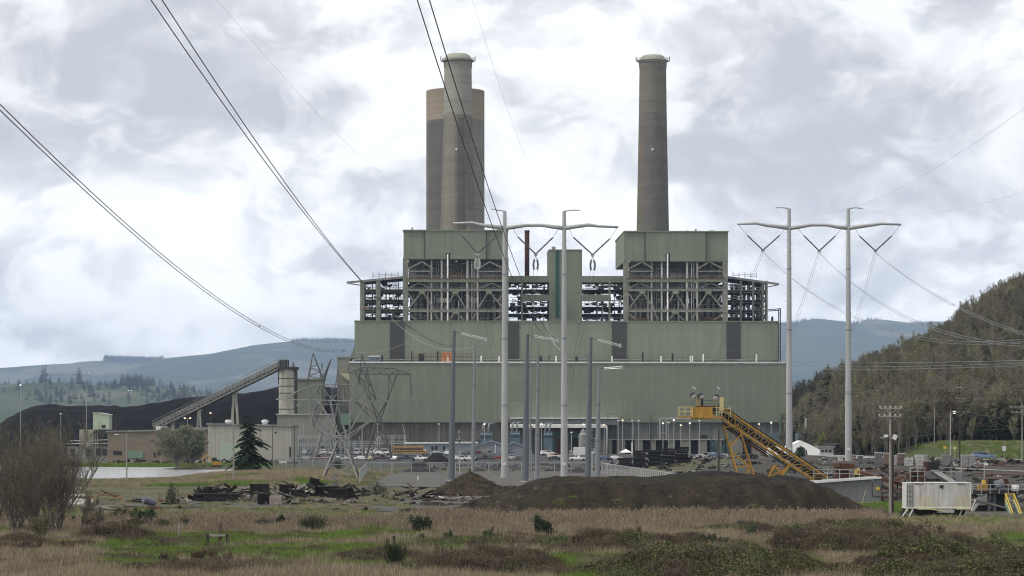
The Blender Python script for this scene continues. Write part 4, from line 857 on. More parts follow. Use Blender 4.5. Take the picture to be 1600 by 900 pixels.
# ---------------------------------------------------------------- lattice towers
def lattice(label, Y, px0, basey, halfw, waisty, waistw, elbow, bridge, arms, topc, peaks, m, md, dep=1.4, extra=()):
    base = Vector(W(px0,basey,Y)); t = thing('lattice_tower', label, 'pylon', base, group='lattice towers')
    P = lambda px,py,d=0: W(px,py,Y)-base+Vector((0,d,0))
    s = Y/F; dW = halfw*s
    def part(name, segs, w, mm):
        b = MB()
        for p,q in segs: b.bar(p,q,w)
        return b.build(name, mm, t)
    wz = lambda i,j: P(px0+i*waistw,waisty,j*waistw*s)
    bz = lambda i,j: P(px0+i*halfw,basey,j*dW)
    for i in (-1,1):
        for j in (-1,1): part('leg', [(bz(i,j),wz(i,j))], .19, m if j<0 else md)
    br = []
    n = 3
    for i,j,i2,j2 in ((-1,-1,1,-1),(1,-1,1,1),(1,1,-1,1),(-1,1,-1,-1)):
        for k in range(n):
            f0,f1 = (k/n)**.8,((k+1)/n)**.8; a0 = bz(i,j).lerp(wz(i,j),f0); a1 = bz(i,j).lerp(wz(i,j),f1); c0 = bz(i2,j2).lerp(wz(i2,j2),f0); c1 = bz(i2,j2).lerp(wz(i2,j2),f1)
            br += [(a0,c1),(c0,a1),(a1,c1)]
    part('leg_bracing', br, .09, m)
    # cage: from the waist out to the elbows and up to the bridge
    for sd in (-1,1):
        e = elbow[0 if sd<0 else 1]; bq = bridge[0 if sd<0 else 1]; seg=[]; sg2=[]
        for j in (-1,1):
            seg += [(wz(sd,j),P(*e,j*dep)),(P(*e,j*dep),P(*bq,j*dep)),(wz(-sd,j),P(*e,j*dep))]
            inner = (bq[0]-sd*(abs(bq[0]-px0)*.45), bq[1]); sg2 += [(P(*e,j*dep),P(*inner,j*dep)),(P((e[0]+bq[0])/2,(e[1]+bq[1])/2,j*dep),P(*inner,j*dep))]
        sg2 += [(P(*e,-dep),P(*e,dep)),(P(*e,-dep),P(*bq,dep)),(P(*bq,-dep),P(*e,dep))]
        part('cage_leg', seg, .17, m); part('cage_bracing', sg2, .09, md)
    # bridge truss and cantilever arms
    (al,ar),by = arms,bridge[0][1]; (tl,tr),ty = topc[0],topc[1]
    for j in (-1,1):
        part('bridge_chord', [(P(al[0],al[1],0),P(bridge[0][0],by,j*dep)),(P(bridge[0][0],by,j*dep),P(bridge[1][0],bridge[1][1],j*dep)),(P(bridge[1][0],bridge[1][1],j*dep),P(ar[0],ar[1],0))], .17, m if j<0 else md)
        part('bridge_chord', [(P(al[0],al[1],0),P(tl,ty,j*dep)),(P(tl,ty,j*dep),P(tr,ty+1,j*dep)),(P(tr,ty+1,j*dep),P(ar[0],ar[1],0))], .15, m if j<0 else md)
        seg = []; n = 10; xs_ = [al[0]+(ar[0]-al[0])*k/n for k in range(n+1)]
        topat = lambda x: al[1]+(ty-al[1])*min(1,(x-al[0])/max(1e-3,tl-al[0])) if x<tl else (ty if x<=tr else ty+(ar[1]-ty)*(x-tr)/(ar[0]-tr))
        for k in range(1,n):
            a = P(xs_[k], al[1]+(ar[1]-al[1])*k/n, j*dep*.9); c = P(xs_[k], topat(xs_[k]), j*dep*.9); seg.append((a,c))
            if k<n-1: seg.append((a if k%2 else c, P(xs_[k+1], topat(xs_[k+1]), j*dep*.9) if k%2 else P(xs_[k+1], al[1]+(ar[1]-al[1])*(k+1)/n, j*dep*.9)))
        part('bridge_bracing', seg, .08, m if j<0 else md)
    for top,l_,r_ in peaks:
        seg = []
        for j in (-1,1): seg += [(P(*top),P(*l_,j*dep)),(P(*top),P(*r_,j*dep))]
        for f in (.45,.72): seg += [(P(*top).lerp(P(*l_,-dep),f),P(*top).lerp(P(*r_,-dep),f)),(P(*top).lerp(P(*l_,-dep),f),P(*top).lerp(P(*r_,-dep),min(1,f+.27)))]
        part('shield_wire_peak', seg, .13, md)
    for p,q in extra: part('strut', [(P(*p,-dep),P(*q,-dep)),(P(*p,dep),P(*q,dep))], .13, m)
    return t
lattice('light grey lattice tower with two pointed peaks beside the parked cars', 448, 533, 751, 29, 690, 5.5, ((489,667),(582,655)), ((484,625),(573,627)), ((431,624),(608,628)), ((496,562),600.5),
        [((489,551.5),(480,602),(505,593)),((565.5,554),(560,602),(587,625)),((517.5,560.5),(503,595),(506,594))], M['lattice'], M['latticed'], 1.4,
        [((514,688),(548,670)),((548,670),(573,629)),((491,669),(514,688)),((498,627),(543,700)),((516,627),(524,664)),((475,668),(493,636)),((545,752),(547,625))])
lattice('smaller dark lattice tower behind the light grey one, against the green wall', 590, 592, 716, 20, 654, 3, ((580,628),(606,624)), ((556,584.5),(620,585)), ((545,583.5),(642,585)), ((565,614),574.5),
        [], M['latticed'], M['latticed'], 1.0, [((641,585),(643,618)),((569,625),(589,654)),((605,624),(589,654))])
lattice('thin dark lattice tower close behind the left arm of the light grey one', 660, 508, 722, 17, 672, 4, ((492,652),(524,652)), ((489,632),(527,632)), ((462,634),(556,634)), ((484,532),618),
        [((503,566),(497,619),(509,618)),((528,575),(522,618),(531,618))], M['galvm'], M['latticed'], 1.0, [((476,634),(470,672)),((489,632),(473,700)),((527,632),(545,690))])
# ---------------------------------------------------------------- overhead lines
def cat(p0, p1, mid, n=28):     # straight in plan, a parabola in height through three photograph points with depth
    a = W(*p0); c = W(*p1)
    mx_, my_ = mid; k = (mx_-800)/F
    den = (c.x-a.x)-k*(c.y-a.y); t = (k*a.y-a.x)/den; y = a.y+(c.y-a.y)*t; zm = CAMZ-(my_-HZ)/F*y
    q = (zm-(a.z+(c.z-a.z)*t))/(t*(1-t))
    f = lambda s: Vector((a.x+(c.x-a.x)*s, a.y+(c.y-a.y)*s, a.z+(c.z-a.z)*s+q*s*(1-s)))
    return [f(i/n) for i in range(n+1)], f
def line(label, name, wires, r=.03, m='wire', spacers=(), grp=None, parts='conductor'):
    fs = []
    base = W(*wires[0][1]); t = thing(name, label, 'power line', base, group=grp)
    for w in wires:
        pts,f = cat(*w); fs.append(f)
        MB().tube([p-base for p in pts], r, 5).build(parts, M[m], t, smooth=True)
    for s in spacers:
        if len(fs)>1: MB().bar(fs[0](s)-base, fs[1](s)-base, r*2.5).build('spacer', M['insuld'], t)
    return t
line('lowest of the pairs of cables on the left, crossing the sky to the lattice tower','cable_pair',[((0,163,150),(540,546,452),(200,352)),((0,172,150),(540,549,452),(202,360))],.034,spacers=(.72,.9,.98,.5))
line('pair of dark cables sweeping over the coal conveyor to the first dead-end pole','cable_pair',[((236,0,130),(708,540,450),(488,349)),((252,-2,130),(716,541,450),(493,350))],.032,spacers=(.60,.85,.955))
line('steep pair of dark cables crossing the pale topped chimney','cable_pair',[((652,0,120),(868,532,450),(790,408)),((671,0,120),(875,532,450),(800,398))],.031)
line('pale cable loop hanging beside the first dark dead-end pole','jumper_loop',[((759,531,432),(862,503,640),(815,552)),],.03,'wirel') if False else None
line('pale cable loop hanging in front of the upper green wall, left dead-end pole','jumper_loop',[((612,497,520),(782,520,452),(700,546)),((540,548,452),(640,533,470),(585,550))],.03,'wirel')
line('pale cable loop hanging beside the right leg of the H-frame pylon','jumper_loop',[((855,505,480),(905,500,460),(880,548)),((850,498,480),(908,492,460),(880,546))],.03,'wirel')
for lb,px,py,tx,ty,mx_ in (('first set of drop cables from the H-frame glass insulators to the yard',746,410,775,560,(752,470)),('drop cables falling from the middle insulators of the H-frame pylon',837,420,812,640,(826,520)),('drop cables falling from the east insulators of the H-frame pylon',926,420,880,620,(906,510))):
    line(lb,'drop_cables',[((px-3,py,Y1),(tx,ty,620),mx_),((px+3,py,Y1),(tx+7,ty,620),(mx_[0]+6,mx_[1]))],.025,'wire')
for lb,a,mid,e in (('cable pair from the left V-string of the east pylon to the wooded hill',(1192,394),(1330,492),(1640,524)),('cable pair from the middle V-string of the east pylon to the wooded hill',(1280,395),(1400,486),(1640,538)),('cable pair from the right V-string of the east pylon to the wooded hill',(1368,395),(1480,470),(1640,532))):
    line(lb,'cable_pair',[((a[0],a[1],Y2),(e[0],e[1],330),mid),((a[0]+2,a[1]+1,Y2),(e[0],e[1]+3,330),(mid[0],mid[1]+3))],.030,'galvm',spacers=(.55,.8))
for lb,a,e in (('slack cable pair running down left from the left V-string of the east pylon',(1191,394),(1000,735)),('slack cable pair running down left from the middle V-string of the east pylon',(1279,395),(1180,620)),('slack cable pair running down left from the right V-string of the east pylon',(1367,395),(1295,588))):
    dx = e[0]-a[0]; dy = e[1]-a[1]
    line(lb,'cable_pair',[((a[0]-1,a[1],Y2),(e[0],e[1],840),(a[0]+dx*.4,a[1]+dy*.5)),((a[0]+2,a[1],Y2),(e[0]+5,e[1],840),(a[0]+dx*.4+4,a[1]+dy*.5))],.026,'wire')
line('three level cables from the station across the wooded hill, one above the other','cable_set',[((1150,563,880),(1640,562,420),(1380,567)),((1150,567,880),(1640,566,420),(1380,573)),((1150,571,880),(1640,570,420),(1380,577))],.045,'galvm')
line('curved bright cable sagging low across the top of the wooded hill','cable_pair',[((1368,520,560),(1640,498,330),(1470,531)),((1368,521,560),(1640,500,330),(1470,533))],.032,'galvm') if False else None
line('long thin wire level across the lower green wall','thin_wire',[((535,628,500),(1640,598,430),(1000,622)),],.022)
line('second long thin wire below the first across the green wall','thin_wire',[((535,640,500),(1640,618,430),(1000,643)),],.016)
for lb,a,mid,e in (('faint shield wire rising left of the thick stack',(335,-5,200),(480,160),(655,308,560)),('faint shield wire between the chimneys',(737,-5,200),(800,190),(872,320,560)),('faint shield wire over the east pylon rising to the right',(1212,326,500),(1420,286),(1640,140,180)),('fainter low shield wire right of the east pylon',(1349,327,500),(1480,330),(1640,286,220))):
    line(lb,'shield_wire',[(a,e,mid)],.008,'galv')
# ---------------------------------------------------------------- lamps
def lamp_post(px, pyt, Y, lit, label, arm=0, zb=None, m='galv', double=False, name='lamp_post', grp='lamp posts round the plant'):
    x = (px-800)/F*Y; z0 = gh(x,Y) if zb is None else zb; g = Vector((x,Y,z0)); h = W(px,pyt,Y).z-z0
    t = thing(name, label, 'lamp post', g, group=grp)
    MB().tube([(0,0,0),(0,0,h)],[.16,.09],8).build('post', M[m], t)
    for k,s in enumerate((-1,1) if double else (arm or 1,)):
        dx = s*(.9 if (arm or double) else .0); 
        if dx: MB().bar((0,0,h-.15),(dx,0,h),.1).build('bracket', M[m], t)
        n = .75
        o = MB().lathe([(.05,h+.30),(.34,h+.22),(.45,h+.02),(.40,h-.06)],10,(dx,0,0)); o.build('lamp_head', M['lampoff'], t)
        if lit: MB().lathe([(.33,h-.08),(.30,h-.26),(.05,h-.36)],10,(dx,0,0)).build('lamp_bulb', M[lit], t)
    return t
LP = [(566,666,862,'lampw','pale lamp post between the lattice towers'),(590,663,868,None,'grey lamp post behind the dark lattice tower'),(686,663,868,None,'grey lamp post in front of the fluted wall, left of the dark pole'),(757,662,866,'lampw','white lamp post before the blue transformers'),
      (846,662,866,'lampw','lamp post beside the east blue transformer'),(893,676,850,None,'short grey lamp post before the loading doors'),(912,663,885,'lampw','lit lamp at the canopy beside the round tank'),(944,664,878,'lampo','warm lit lamp by the white drop pipe'),(966,658,884,None,'pale lamp head on the wall left of the warm amber one'),(973,656.5,890,'lampo','amber lamp amid the row over the bay doors'),
      (988,658,884,None,'pale lamp head above the third bay door'),(998,658,884,None,'pale lamp head above the fourth bay door'),(1036,661,880,'lampw','small lamp post inside the portal frame'),(1045,661,880,None,'lamp post right of the portal frame upright'),(1053,656,860,'lampw','tall white lamp post before the portal frame'),(1064,664,862,'lampo','orange lit lamp post right of the tall white one'),
      (1078,661,860,'lampw','grey lamp post with a warm head under the yellow stacker'),(1093,658,860,None,'grey lamp post beneath the stacker platform end'),(1186,662,872,'lampo','orange lit lamp right of the stacker'),(1205,660,872,'lampw','lamp beside the teal machinery at the hall corner'),(1226,658,872,'lampo','last warm lamp at the east corner of the hall'),(1230,654,874,'lampo','upper warm lamp at the east corner of the hall'),
      (1274,664,800,'lampw','lit lamp post at the wood edge beside the yellow-green tree'),(1279,663,806,'lampo','reddish lamp post at the wood edge')]
for i,(px,py,Y,lit,lb) in enumerate(LP): lamp_post(px,py,Y,lit,lb)
lamp_post(135,583,930,None,'very tall floodlight mast in front of the coal heap',double=True,name='floodlight_mast',zb=0)
lamp_post(32,601,930,'lampw','tall floodlight mast with a glaring white lamp at the west end of the coal heap',name='floodlight_mast',zb=0)
lamp_post(95,647,880,None,'low floodlight mast before the west end of the coal heap',name='floodlight_mast',zb=0)
lamp_post(203,610,1500,'lampw','distant double floodlight beyond the coal heap',double=True,name='floodlight_mast',zb=0)
lamp_post(293,653,870,'lampo','warm double lamp beside the conveyor foot',arm=1,double=True,zb=0)
lamp_post(329,645,900,'lampo','reddish lamp on the coal heap side',m='rust',zb=0)
lamp_post(1485,644,560,'lampw','pale street lamp by the road junction',arm=1)
# ---------------------------------------------------------------- wooden and other posts
def wood_pole(px, pyb, pyt, label, m, r=.14, arms=(), lamp=None, Y=None, twin=None, light=False):
    g = G(px,pyb) if Y is None else Vector(((px-800)/F*Y, Y, gh((px-800)/F*Y,Y))); t = thing('utility_pole', label, 'utility pole', g, group='utility poles'); Y = g.y
    h = (W(px,pyt,Y)-g).z
    MB().tube([(0,0,-.2),(0,0,h)],[r,r*.65],8).build('pole', M[m], t)
    if twin: MB().tube([(twin,.3,-.2),(twin,.3,h)],[r*1.05,r*.7],8).build('pole', M['polebr'], t)
    for py,x0,x1 in arms:
        z = (W(px,py,Y)-g).z; a,c = (x0-px)/F*Y,(x1-px)/F*Y
        MB().bar((a,-.18,z),(c,-.18,z),.11,.14).build('cross_arm', M['pole'] if m!='poled' else M['polebr'], t)
        ib = MB(); n = 5
        for k in range(n):
            f = a+(c-a)*(k+.08)/(n-.84); ib.tube([(f,-.18,z+.07),(f,-.18,z+.16),(f,-.18,z+.24)],[.05,.08,.03],6)
        ib.build('pin_insulator', M['insul'], t)
        brc = MB(); brc.bar((a*.6,-.2,z),(0,-.1,z-.6),.04); brc.bar((c*.6,-.2,z),(0,-.1,z-.6),.04); brc.build('arm_brace', M['galv'], t)
    return t
t = wood_pole(1391,803,636,'pale wooden utility pole with two crossarms beside the white container','pole',.16,((638,1374,1408),(650.5,1373,1407)),twin=.28)
g = t.location; Y = g.y; zz = lambda py: (W(1391,py,Y)-g).z
MB().cbox((-.7,-.1,zz(684)),(.7,.15,.1)).build('sign_bracket', M['galv'], t); MB().cbox((-.45,-.15,zz(681)),(.4,.3,.25)).build('lamp_head', M['lampoff'], t); MB().cbox((.45,-.15,zz(683)),(.4,.3,.5),0,.4).build('lamp_head', M['lampoff'], t)
wood_pole(1499.5,728,594,'dark wooden pole with stacked white insulators at the road','poled',.17,((607,1494,1503),(623.5,1493,1505),(645,1484,1513)),Y=505)
wood_pole(1597,722,631,'pale pole with a crossarm at the far east edge','pole',.14,((636,1577,1612),(644,1580,1612)),Y=480)
wood_pole(198,755,676,'grey lamp pole standing at the near pond shore','pole',.13)
t = bpy.data.objects['utility_pole.003']; MB().bar((0,0,7.9),(-1.6,0,8.1),.1).build('bracket', M['pole'], t); MB().cbox((-1.7,0,8.05),(.7,.25,.15)).build('lamp_head', M['lampoff'], t)
wood_pole(365,752,655,'bare grey pole in front of the dark conifer','pole',.15)
wood_pole(426,740,662,'thin dark pole left of the cream building corner','polebr',.12,Y=620)
wood_pole(460,738,665,'thin dark pole right of the cream building corner','polebr',.12,Y=620)
wood_pole(950,733,645,'thin dark pole with a short crossarm before the bay doors','poled',.13,((645.5,943,959),),Y=700)
wood_pole(1017,735,648,'thin dark pole before the fifth bay door','poled',.11,Y=700)
wood_pole(1123,745,672,'black pole standing in the yard under the yellow stacker','poled',.18,Y=480)
wood_pole(1460,724,636,'thin pale pole at the foot of the wooded hill','pole',.12,Y=600)
# wires between the wooden poles
line('slack service wires between the wooden poles in the east yard','service_wires',[((1408,638,265),(1484,645,505),(1430,643)),((1407,651,265),(1490,648,505),(1440,652)),((1398,684,265),(1499,672,505),(1450,680))],.012)
line('service wires from the dark pole to the far east pole','service_wires',[((1513,645,505),(1640,655,480),(1560,652)),((1500,672,505),(1640,667,480),(1560,671)),((1500,674,505),(1552,701,520),(1520,692)),((1500,676,505),(1532,703,520),(1512,693))],.018)
line('thin service wires in front of the cream building','service_wires',[((198,690,430),(365,672,440),(290,684)),((365,672,440),(430,680,620),(395,688))],.012)
# ---------------------------------------------------------------- signs
def post_sign(px,pyt,pyb,w,h,Y,label,m='sign'):
    x=(px-800)/F*Y; g=Vector((x,Y,gh(x,Y))); t=thing('road_sign',label,'sign',g); z=W(px,pyt,Y).z-g.z
    MB().tube([(0,0.05,0),(0,0.05,z)],.05,6).build('post',M['galv'],t); MB().cbox((0,-.02,z-h/2),(w,.05,h)).build('sign_plate',M[m],t)
post_sign(1569,697,710,.75,.95,515,'pale back of a road sign on the grass verge')
post_sign(1476.5,697,706,.7,.6,560,'yellow road sign by the street lamp','yellowb')
post_sign(1492,698,716,.7,.5,540,'small pale yellow sign on a dark post at the junction','yellowr')
# ---------------------------------------------------------------- coal heaps and soil mounds
def heap(name, label, m, x0,x1,y0,y1,fn,n=110, ny=None):
    o = heightfield(name, m, x0,x1,n, y0,y1,ny or max(30,int(n*(y1-y0)/(x1-x0))), fn); tag(o,label,'heap'); return o
CR = [(-40,690),(0,660),(30,642),(60,636),(110,634.5),(150,637),(190,639),(230,632),(280,623),(330,618),(400,612),(440,606),(470,605),(540,606),(600,640)]
Yk = 985.0
def coalz(x,y):
    px = x/Yk*F+800; top = CAMZ-(interp(CR,px)-HZ)/F*Yk
    return -1+ (top+1)*sm(935,Yk,y)*(1-sm(1030,1080,y)) + (fbm(x/9,y/9)-.5)*2.6*sm(935,960,y)+ (fbm(x/30,y/14)-.5)*3.5*sm(940,970,y)
heap('coal_heap','long black coal heap behind the conveyor and western buildings',M['coal'],-240,-45,930,1085,coalz,190,120)
def moundz(x,y):
    h = 3.05*sm(-5.5,5.5,x)*(1-sm(30,39,x+max(0,(262-y))*0.25))*(0.93+.07*sm(10,34,x))
    f = min(1,max(0,(y-246-fbm(x/8,3.3)*3.0)/12.5)); f = f*f*(3-2*f)*.45+f*.55
    bk = 1-sm(315,332,y)
    return -.5+(h+.5)*f*bk + (fbm(x/.9,y/1.3,5)-.5)*.42*f*bk + (fbm(x/5,y/3)-.5)*.6*f*bk - .18*max(0,fbm(x/.8,y/7+3,2)-.55)*4*f*(1-f)*2.2*bk - .22*max(0,math.sin(x*1.1+fbm(x/4,y/6)*5))*f*bk*(1-f*.8)
heap('soil_mound','long flat topped brown soil mound in the middle of the yard',M['soil'],-12,42,243,334,moundz,200,200)
def cinderz(x,y):
    px = x/345*F+800
    top = interp([(985,752),(1010,751),(1035,748),(1070,743),(1110,739),(1140,740),(1175,743),(1200,747),(1235,745),(1262,750),(1290,760)],px); h = CAMZ-(top-HZ)/F*345
    return -.5+(h+.5)*sm(333,345,y)*(1-sm(362,385,y))*sm(15,18,x)*(1-sm(40,44,x))+(fbm(x/1.6,y/1.6)-.5)*.5*sm(335,342,y)
heap('cinder_heap','black cinder heap under the yellow stacker behind the brown mound',M['coalnear'],14,45,333,386,cinderz,110,110)
def dirtz(x,y):
    c = Vector((-5.6,344)); r = math.hypot((x-c.x)/1.0,(y-c.y)/1.5)
    h = 3.1*max(0,1-r/5.6)**.85; r2 = math.hypot((x+0.6)/1.0,(y-342)/1.6); h = max(h,1.25*max(0,1-r2/4.6)**.7)
    return -.3+(h+.3*(h>0)) + (fbm(x*1.1,y*1.1)-.5)*.7*min(1,h)
heap('dirt_mound','small pointed dirt mound beside the burnt planks and dark pole',M['soil2'],-12,5,334,354,dirtz,90,90)
def heap2(px,py,w,h,label,m='coalnear'):
    g=G(px,py); t=heightfield('coal_pile',M[m],g.x-w,g.x+w,40,g.y-w,g.y+w,40,lambda x,y:g.z-.2+h*max(0,1-(math.hypot(x-g.x,y-g.y)/w)**1.3)*(.85+.3*fbm(x/1.5,y/1.5))+.0); tag(t,label,'heap'); return t
heap2(683,722,4.6,3.1,'small rounded black coal pile beside the white pickup in the lot')
heap2(655,737,4.2,1.6,'low black coal pile behind the chain link fence')
heap2(905,739,2.6,1.6,'low black pile inside the switchyard fence by the eastern poles')
# ---------------------------------------------------------------- west conveyor, silo, buildings
YC = 880.0
cb = W(245,672,YC); t = thing('coal_conveyor','long inclined coal conveyor gallery climbing to the stained silo','conveyor',cb)
A,B_ = W(243,671,YC)-cb, W(447,571,YC)-cb
d_ = (B_-A).normalized(); nrm = Vector((-d_.z,0,d_.x))
for s in (-1.6,1.6):
    MB().bar(A+Vector((0,s,0)),B_+Vector((0,s,0)),.3,.5).build('lower_chord',M['steelgrey'],t); MB().bar(A+nrm*2.0+Vector((0,s,0)),B_+nrm*2.0+Vector((0,s,0)),.3).build('upper_chord',M['steelgrey'],t)
    b=MB(); n=34
    for k in range(n): 
        p=A.lerp(B_,k/n); q=A.lerp(B_,(k+1)/n); v=Vector((0,s,0)); b.bar(p+v,p+nrm*2+v,.22); b.bar(p+v,q+nrm*2+v,.18)
    b.build('side_truss',M['steelgrey'],t)
MB().bar(A+nrm*.5,B_+nrm*.5,3.0,.5).build('belt',M['gdark'],t); MB().bar(A+nrm*1.1,B_+nrm*1.1,2.2,.7).build('walkway',M['silo'],t)
MB().bar(A+nrm*-.45,B_+nrm*-.45,3.1,.25).build('underside_plate',M['gdark'],t)
b=MB()
for k in range(60): 
    p=A.lerp(B_,k/59)+nrm*2; b.bar(p+Vector((0,-1.6,0)),p+Vector((0,-1.6,1.1)),.1)
b.bar(A+nrm*2+Vector((0,-1.6,1.1)),B_+nrm*2+Vector((0,-1.6,1.1)),.1); b.build('hand_railing',M['steelgrey'],t)
for px,py in ((367,613),(311,641),(270,658)):
    top=W(px,py,YC)-cb; 
    for s in (-1,1): MB().bar(top+Vector((s*.25,0,0)),Vector((top.x+s*min(1.9,top.z*.16),0,-1.5-cb.z+1.5)),.85 if py<630 else .6,.8).build('trestle_leg',M['silo'],t)
    MB().bar(top+Vector((-1.2,0,0)),top+Vector((1.2,0,0)),.9,.5).build('trestle_cap',M['silo'],t)
hd=MB(); hd.box(W(436,574,YC)-cb+Vector((0,-2.2,-.6)),W(451,562.5,YC)-cb+Vector((0,2.2,0))); hd.build('drive_house',M['gdark'],t)
b=MB()
for px in (437,441,445,449,453,457,461): b.bar(W(px,575,YC-3)-cb,W(px,569 if px>451 else 561,YC-3)-cb,.12)
b.bar(W(437,562,YC-3)-cb,W(450,562,YC-3)-cb,.14); b.bar(W(451,570,YC-3)-cb,W(463,570,YC-3)-cb,.12); b.build('hand_railing',M['steelgrey'],t)
cs = Vector(((449-800)/F*YC,YC,0)); t = thing('coal_silo','stained round concrete coal silo at the top of the conveyor','silo',cs); zq=lambda py: CAMZ-(py-HZ)/F*YC
MB().tube([(0,0,0),(0,0,zq(577))],[2.95,2.95],28).build('barrel',M['silo'],t); smooth_by_angle(t.children[0])
for py in (592,604,615,625,640): MB().tube([(0,0,zq(py)),(0,0,zq(py)+.25)],[3.02,3.02],28).build('hoop',M['gdark'],t)
MB().cbox((.3,0,zq(575.5)),(6.8,6.8,.9)).build('deck',M['gdark'],t); MB().box((2.7,-1.5,zq(645)),(3.35,1.5,zq(577))).build('stair_shaft',M['gdark'],t); MB().box((-3.1,-1.2,zq(600)),(-2.8,1.2,zq(577))).build('side_duct',M['gdark'],t)
MB().tube([(2.0,0,zq(575)),(2.0,0,zq(566))],[.5,.3],8).build('vent',M['tblue'],t)
def building(name,label,m,px0,px1,pyt,pyb,Y,dep,roof=None,zb=-.5,slope=0,cat='building'):
    g=Vector(((px0+px1)/2-800,0,0)); g=Vector((g.x/F*Y,Y,0)); t=thing(name,label,cat,g); w=(px1-px0)/F*Y/2; z=CAMZ-(pyt-HZ)/F*Y; z2=z-slope*Y/F
    MB().prism([(-w,zb),(w,zb),(w,z2),(-w,z)],0,dep).build('wall',m,t)
    if roof: MB().prism([(-w-.4,z+.05),(w+.4,z2+.05),(w+.4,z2+.55),(-w-.4,z+.55)],-.4,dep+.4).build('roof',roof,t)
    t['zt']=z; return t
def hole(t,name,m,px0,px1,py0,py1,dy=-.06,d=.05):
    g=t.location; Y=g.y; return MB().box(((px0-800)/F*Y-g.x,dy-d,CAMZ-(py1-HZ)/F*Y),((px1-800)/F*Y-g.x,dy,CAMZ-(py0-HZ)/F*Y)).build(name,m,t)
t=building('green_annex','tall dark green annex right of the coal silo',M['green'],464,503,594,712,895,14,M['greentrim'])
t=building('silo_base_building','wide pale concrete base building under the silo',M['beige'],433,521,649,712,868,10,M['concrete'],slope=0)
t=building('cream_workshop','cream metal workshop with two white roof vents behind the dark conifer',M['cream'],325,455,664,722,720,22,M['steelgrey'],slope=3)
hole(t,'sliding_door',M['palegreen'],343,378,692,722,-.08,.08)
for px,lb in ((357,0),(414,0)):
    g=t.location; Y=g.y+6; x=(px-800)/F*Y-g.x; z=CAMZ-(664-HZ)/F*Y
    MB().lathe([(.7,z),(.7,z+.6),(1.0,z+.7),(.95,z+1.35),(.3,z+1.5)],14,(x,6,0)).build('roof_vent',M['whitep'],t)
hole(t,'window',M['black'],429,432,675,677); hole(t,'window',M['gdark'],452,455,698,716)
t=building('brown_workshop','long brown workshop with a mint door by the pond',M['brownwall'],168,330,676,718,760,24,M['steelgrey'],slope=-4)
hole(t,'door',M['mint'],200,224,705,716,-.08,.08); hole(t,'window',M['black'],177,190,704.5,710.5); hole(t,'window',M['black'],240,243,707,714); hole(t,'window',M['black'],246.5,251,704,711); hole(t,'vent',M['black'],236.5,239.5,687,690)
g=t.location; MB().cbox(((247-800)/F*g.y-g.x,8,CAMZ-(669-HZ)/F*g.y),(3,3,1.2)).build('roof_unit',M['whitep'],t); MB().cbox(((300-800)/F*g.y-g.x,8,CAMZ-(671-HZ)/F*g.y),(9,4,1.3)).build('roof_unit',M['steelgrey'],t)
t=building('warehouse','low pale roofed sheds beyond the pond, left of the brown workshop',M['conduit'],95,168,698,716,800,20,None)
g=t.location; w=(168-95)/F*800/2
MB().prism([(-w-.4,1.9+3.2),(w+.4,5.3),(w+.4,5.5),(-w-.4,5.3)],-.5,9).build('roof',M['whitep'],t); MB().prism([(-w+1,6.0),(w,6.4),(w,6.6),(-w+1,6.2)],9.1,19).build('roof',M['palegreen'],t)
for a in (110,135,150,160): hole(t,'opening',M['gdark'],a,a+7,701,712)
hy=820.0; g=Vector(((158-800)/F*hy,hy,0)); t=thing('transfer_hut','small pale green hut raised on dark legs before the coal heap','hut',g); z=lambda py: CAMZ-(py-HZ)/F*hy
MB().prism([(-2.6,z(671)),(2.6,z(671)),(2.6,z(648)),(-.6,z(645.5)),(-2.6,z(645.5))],0,6).build('wall',M['palegreen'],t); MB().prism([(-2.8,z(645.3)),(-.6,z(645.3)),(2.8,z(648)),(2.8,z(647.4)),(-.6,z(644.6)),(-2.8,z(644.6))],-.3,6.3).build('roof',M['whitep'],t)
MB().box((.2,-.1,z(669)),(1.4,-.03,z(664))).build('window',M['black'],t)
for x in (-2.3,0,2.2):
    for y in (.3,5.6): MB().box((x-.15,y-.15,-.3),(x+.15,y+.15,z(671))).build('leg',M['gdark'],t)
MB().box((-2.6,.2,z(678)),(2.6,5.8,z(674))).build('hopper',M['gdark'],t)
t=building('concrete_bunker','rough pale concrete block left of the raised green hut',M['silo'],124,147,671,690,830,8)
# ---------------------------------------------------------------- buildings and plant at the hall foot
t=building('office_trailer','long low blue-grey site office behind the school bus',M['bluegrey'],634,705,693.5,716,850,10,M['whitep'])
for a in (656,674,680,692): hole(t,'window',M['black'],a,a+3.4,697,703); 
for a in (655.5,673.5): hole(t,'window_trim',M['whitep'],a,a+4.6,696.3,696.9)
t=building('site_shed','low blue-grey flat shed right of the long site office',M['bluegrey'],706,745,693,716,848,9,M['whitep'])
def gable(label,px0,px1,pye,pyp,Y,dep,m,rm):
    x=((px0+px1)/2-800)/F*Y; g=Vector((x,Y,0)); t=thing('gabled_shed',label,'shed',g); w=(px1-px0)/F*Y/2; e=CAMZ-(pye-HZ)/F*Y; p=CAMZ-(pyp-HZ)/F*Y
    MB().prism([(-w,-.3),(w,-.3),(w,e),(0,p),(-w,e)],0,dep).build('wall',m,t)
    for s in (-1,1): MB().prism([(0,p+.02),(s*(w+.5),e-.12),(s*(w+.5),e+.12),(0,p+.28)],-.5,dep+.5).build('roof',rm,t)
    return t
t=gable('grey gabled shed with a pale blue roof before the transformers',745,790,697,689.5,846,12,M['bluegrey'],M['blueroof']); hole(t,'garage_door',M['conduit'],749,768,696.5,714); hole(t,'corner_trim',M['whitep'],773.5,774.8,694,714)
gable('lower grey gabled shed behind the left leg of the H-frame pylon',788,818,698,692,848,10,M['bluegrey'],M['blueroof'])
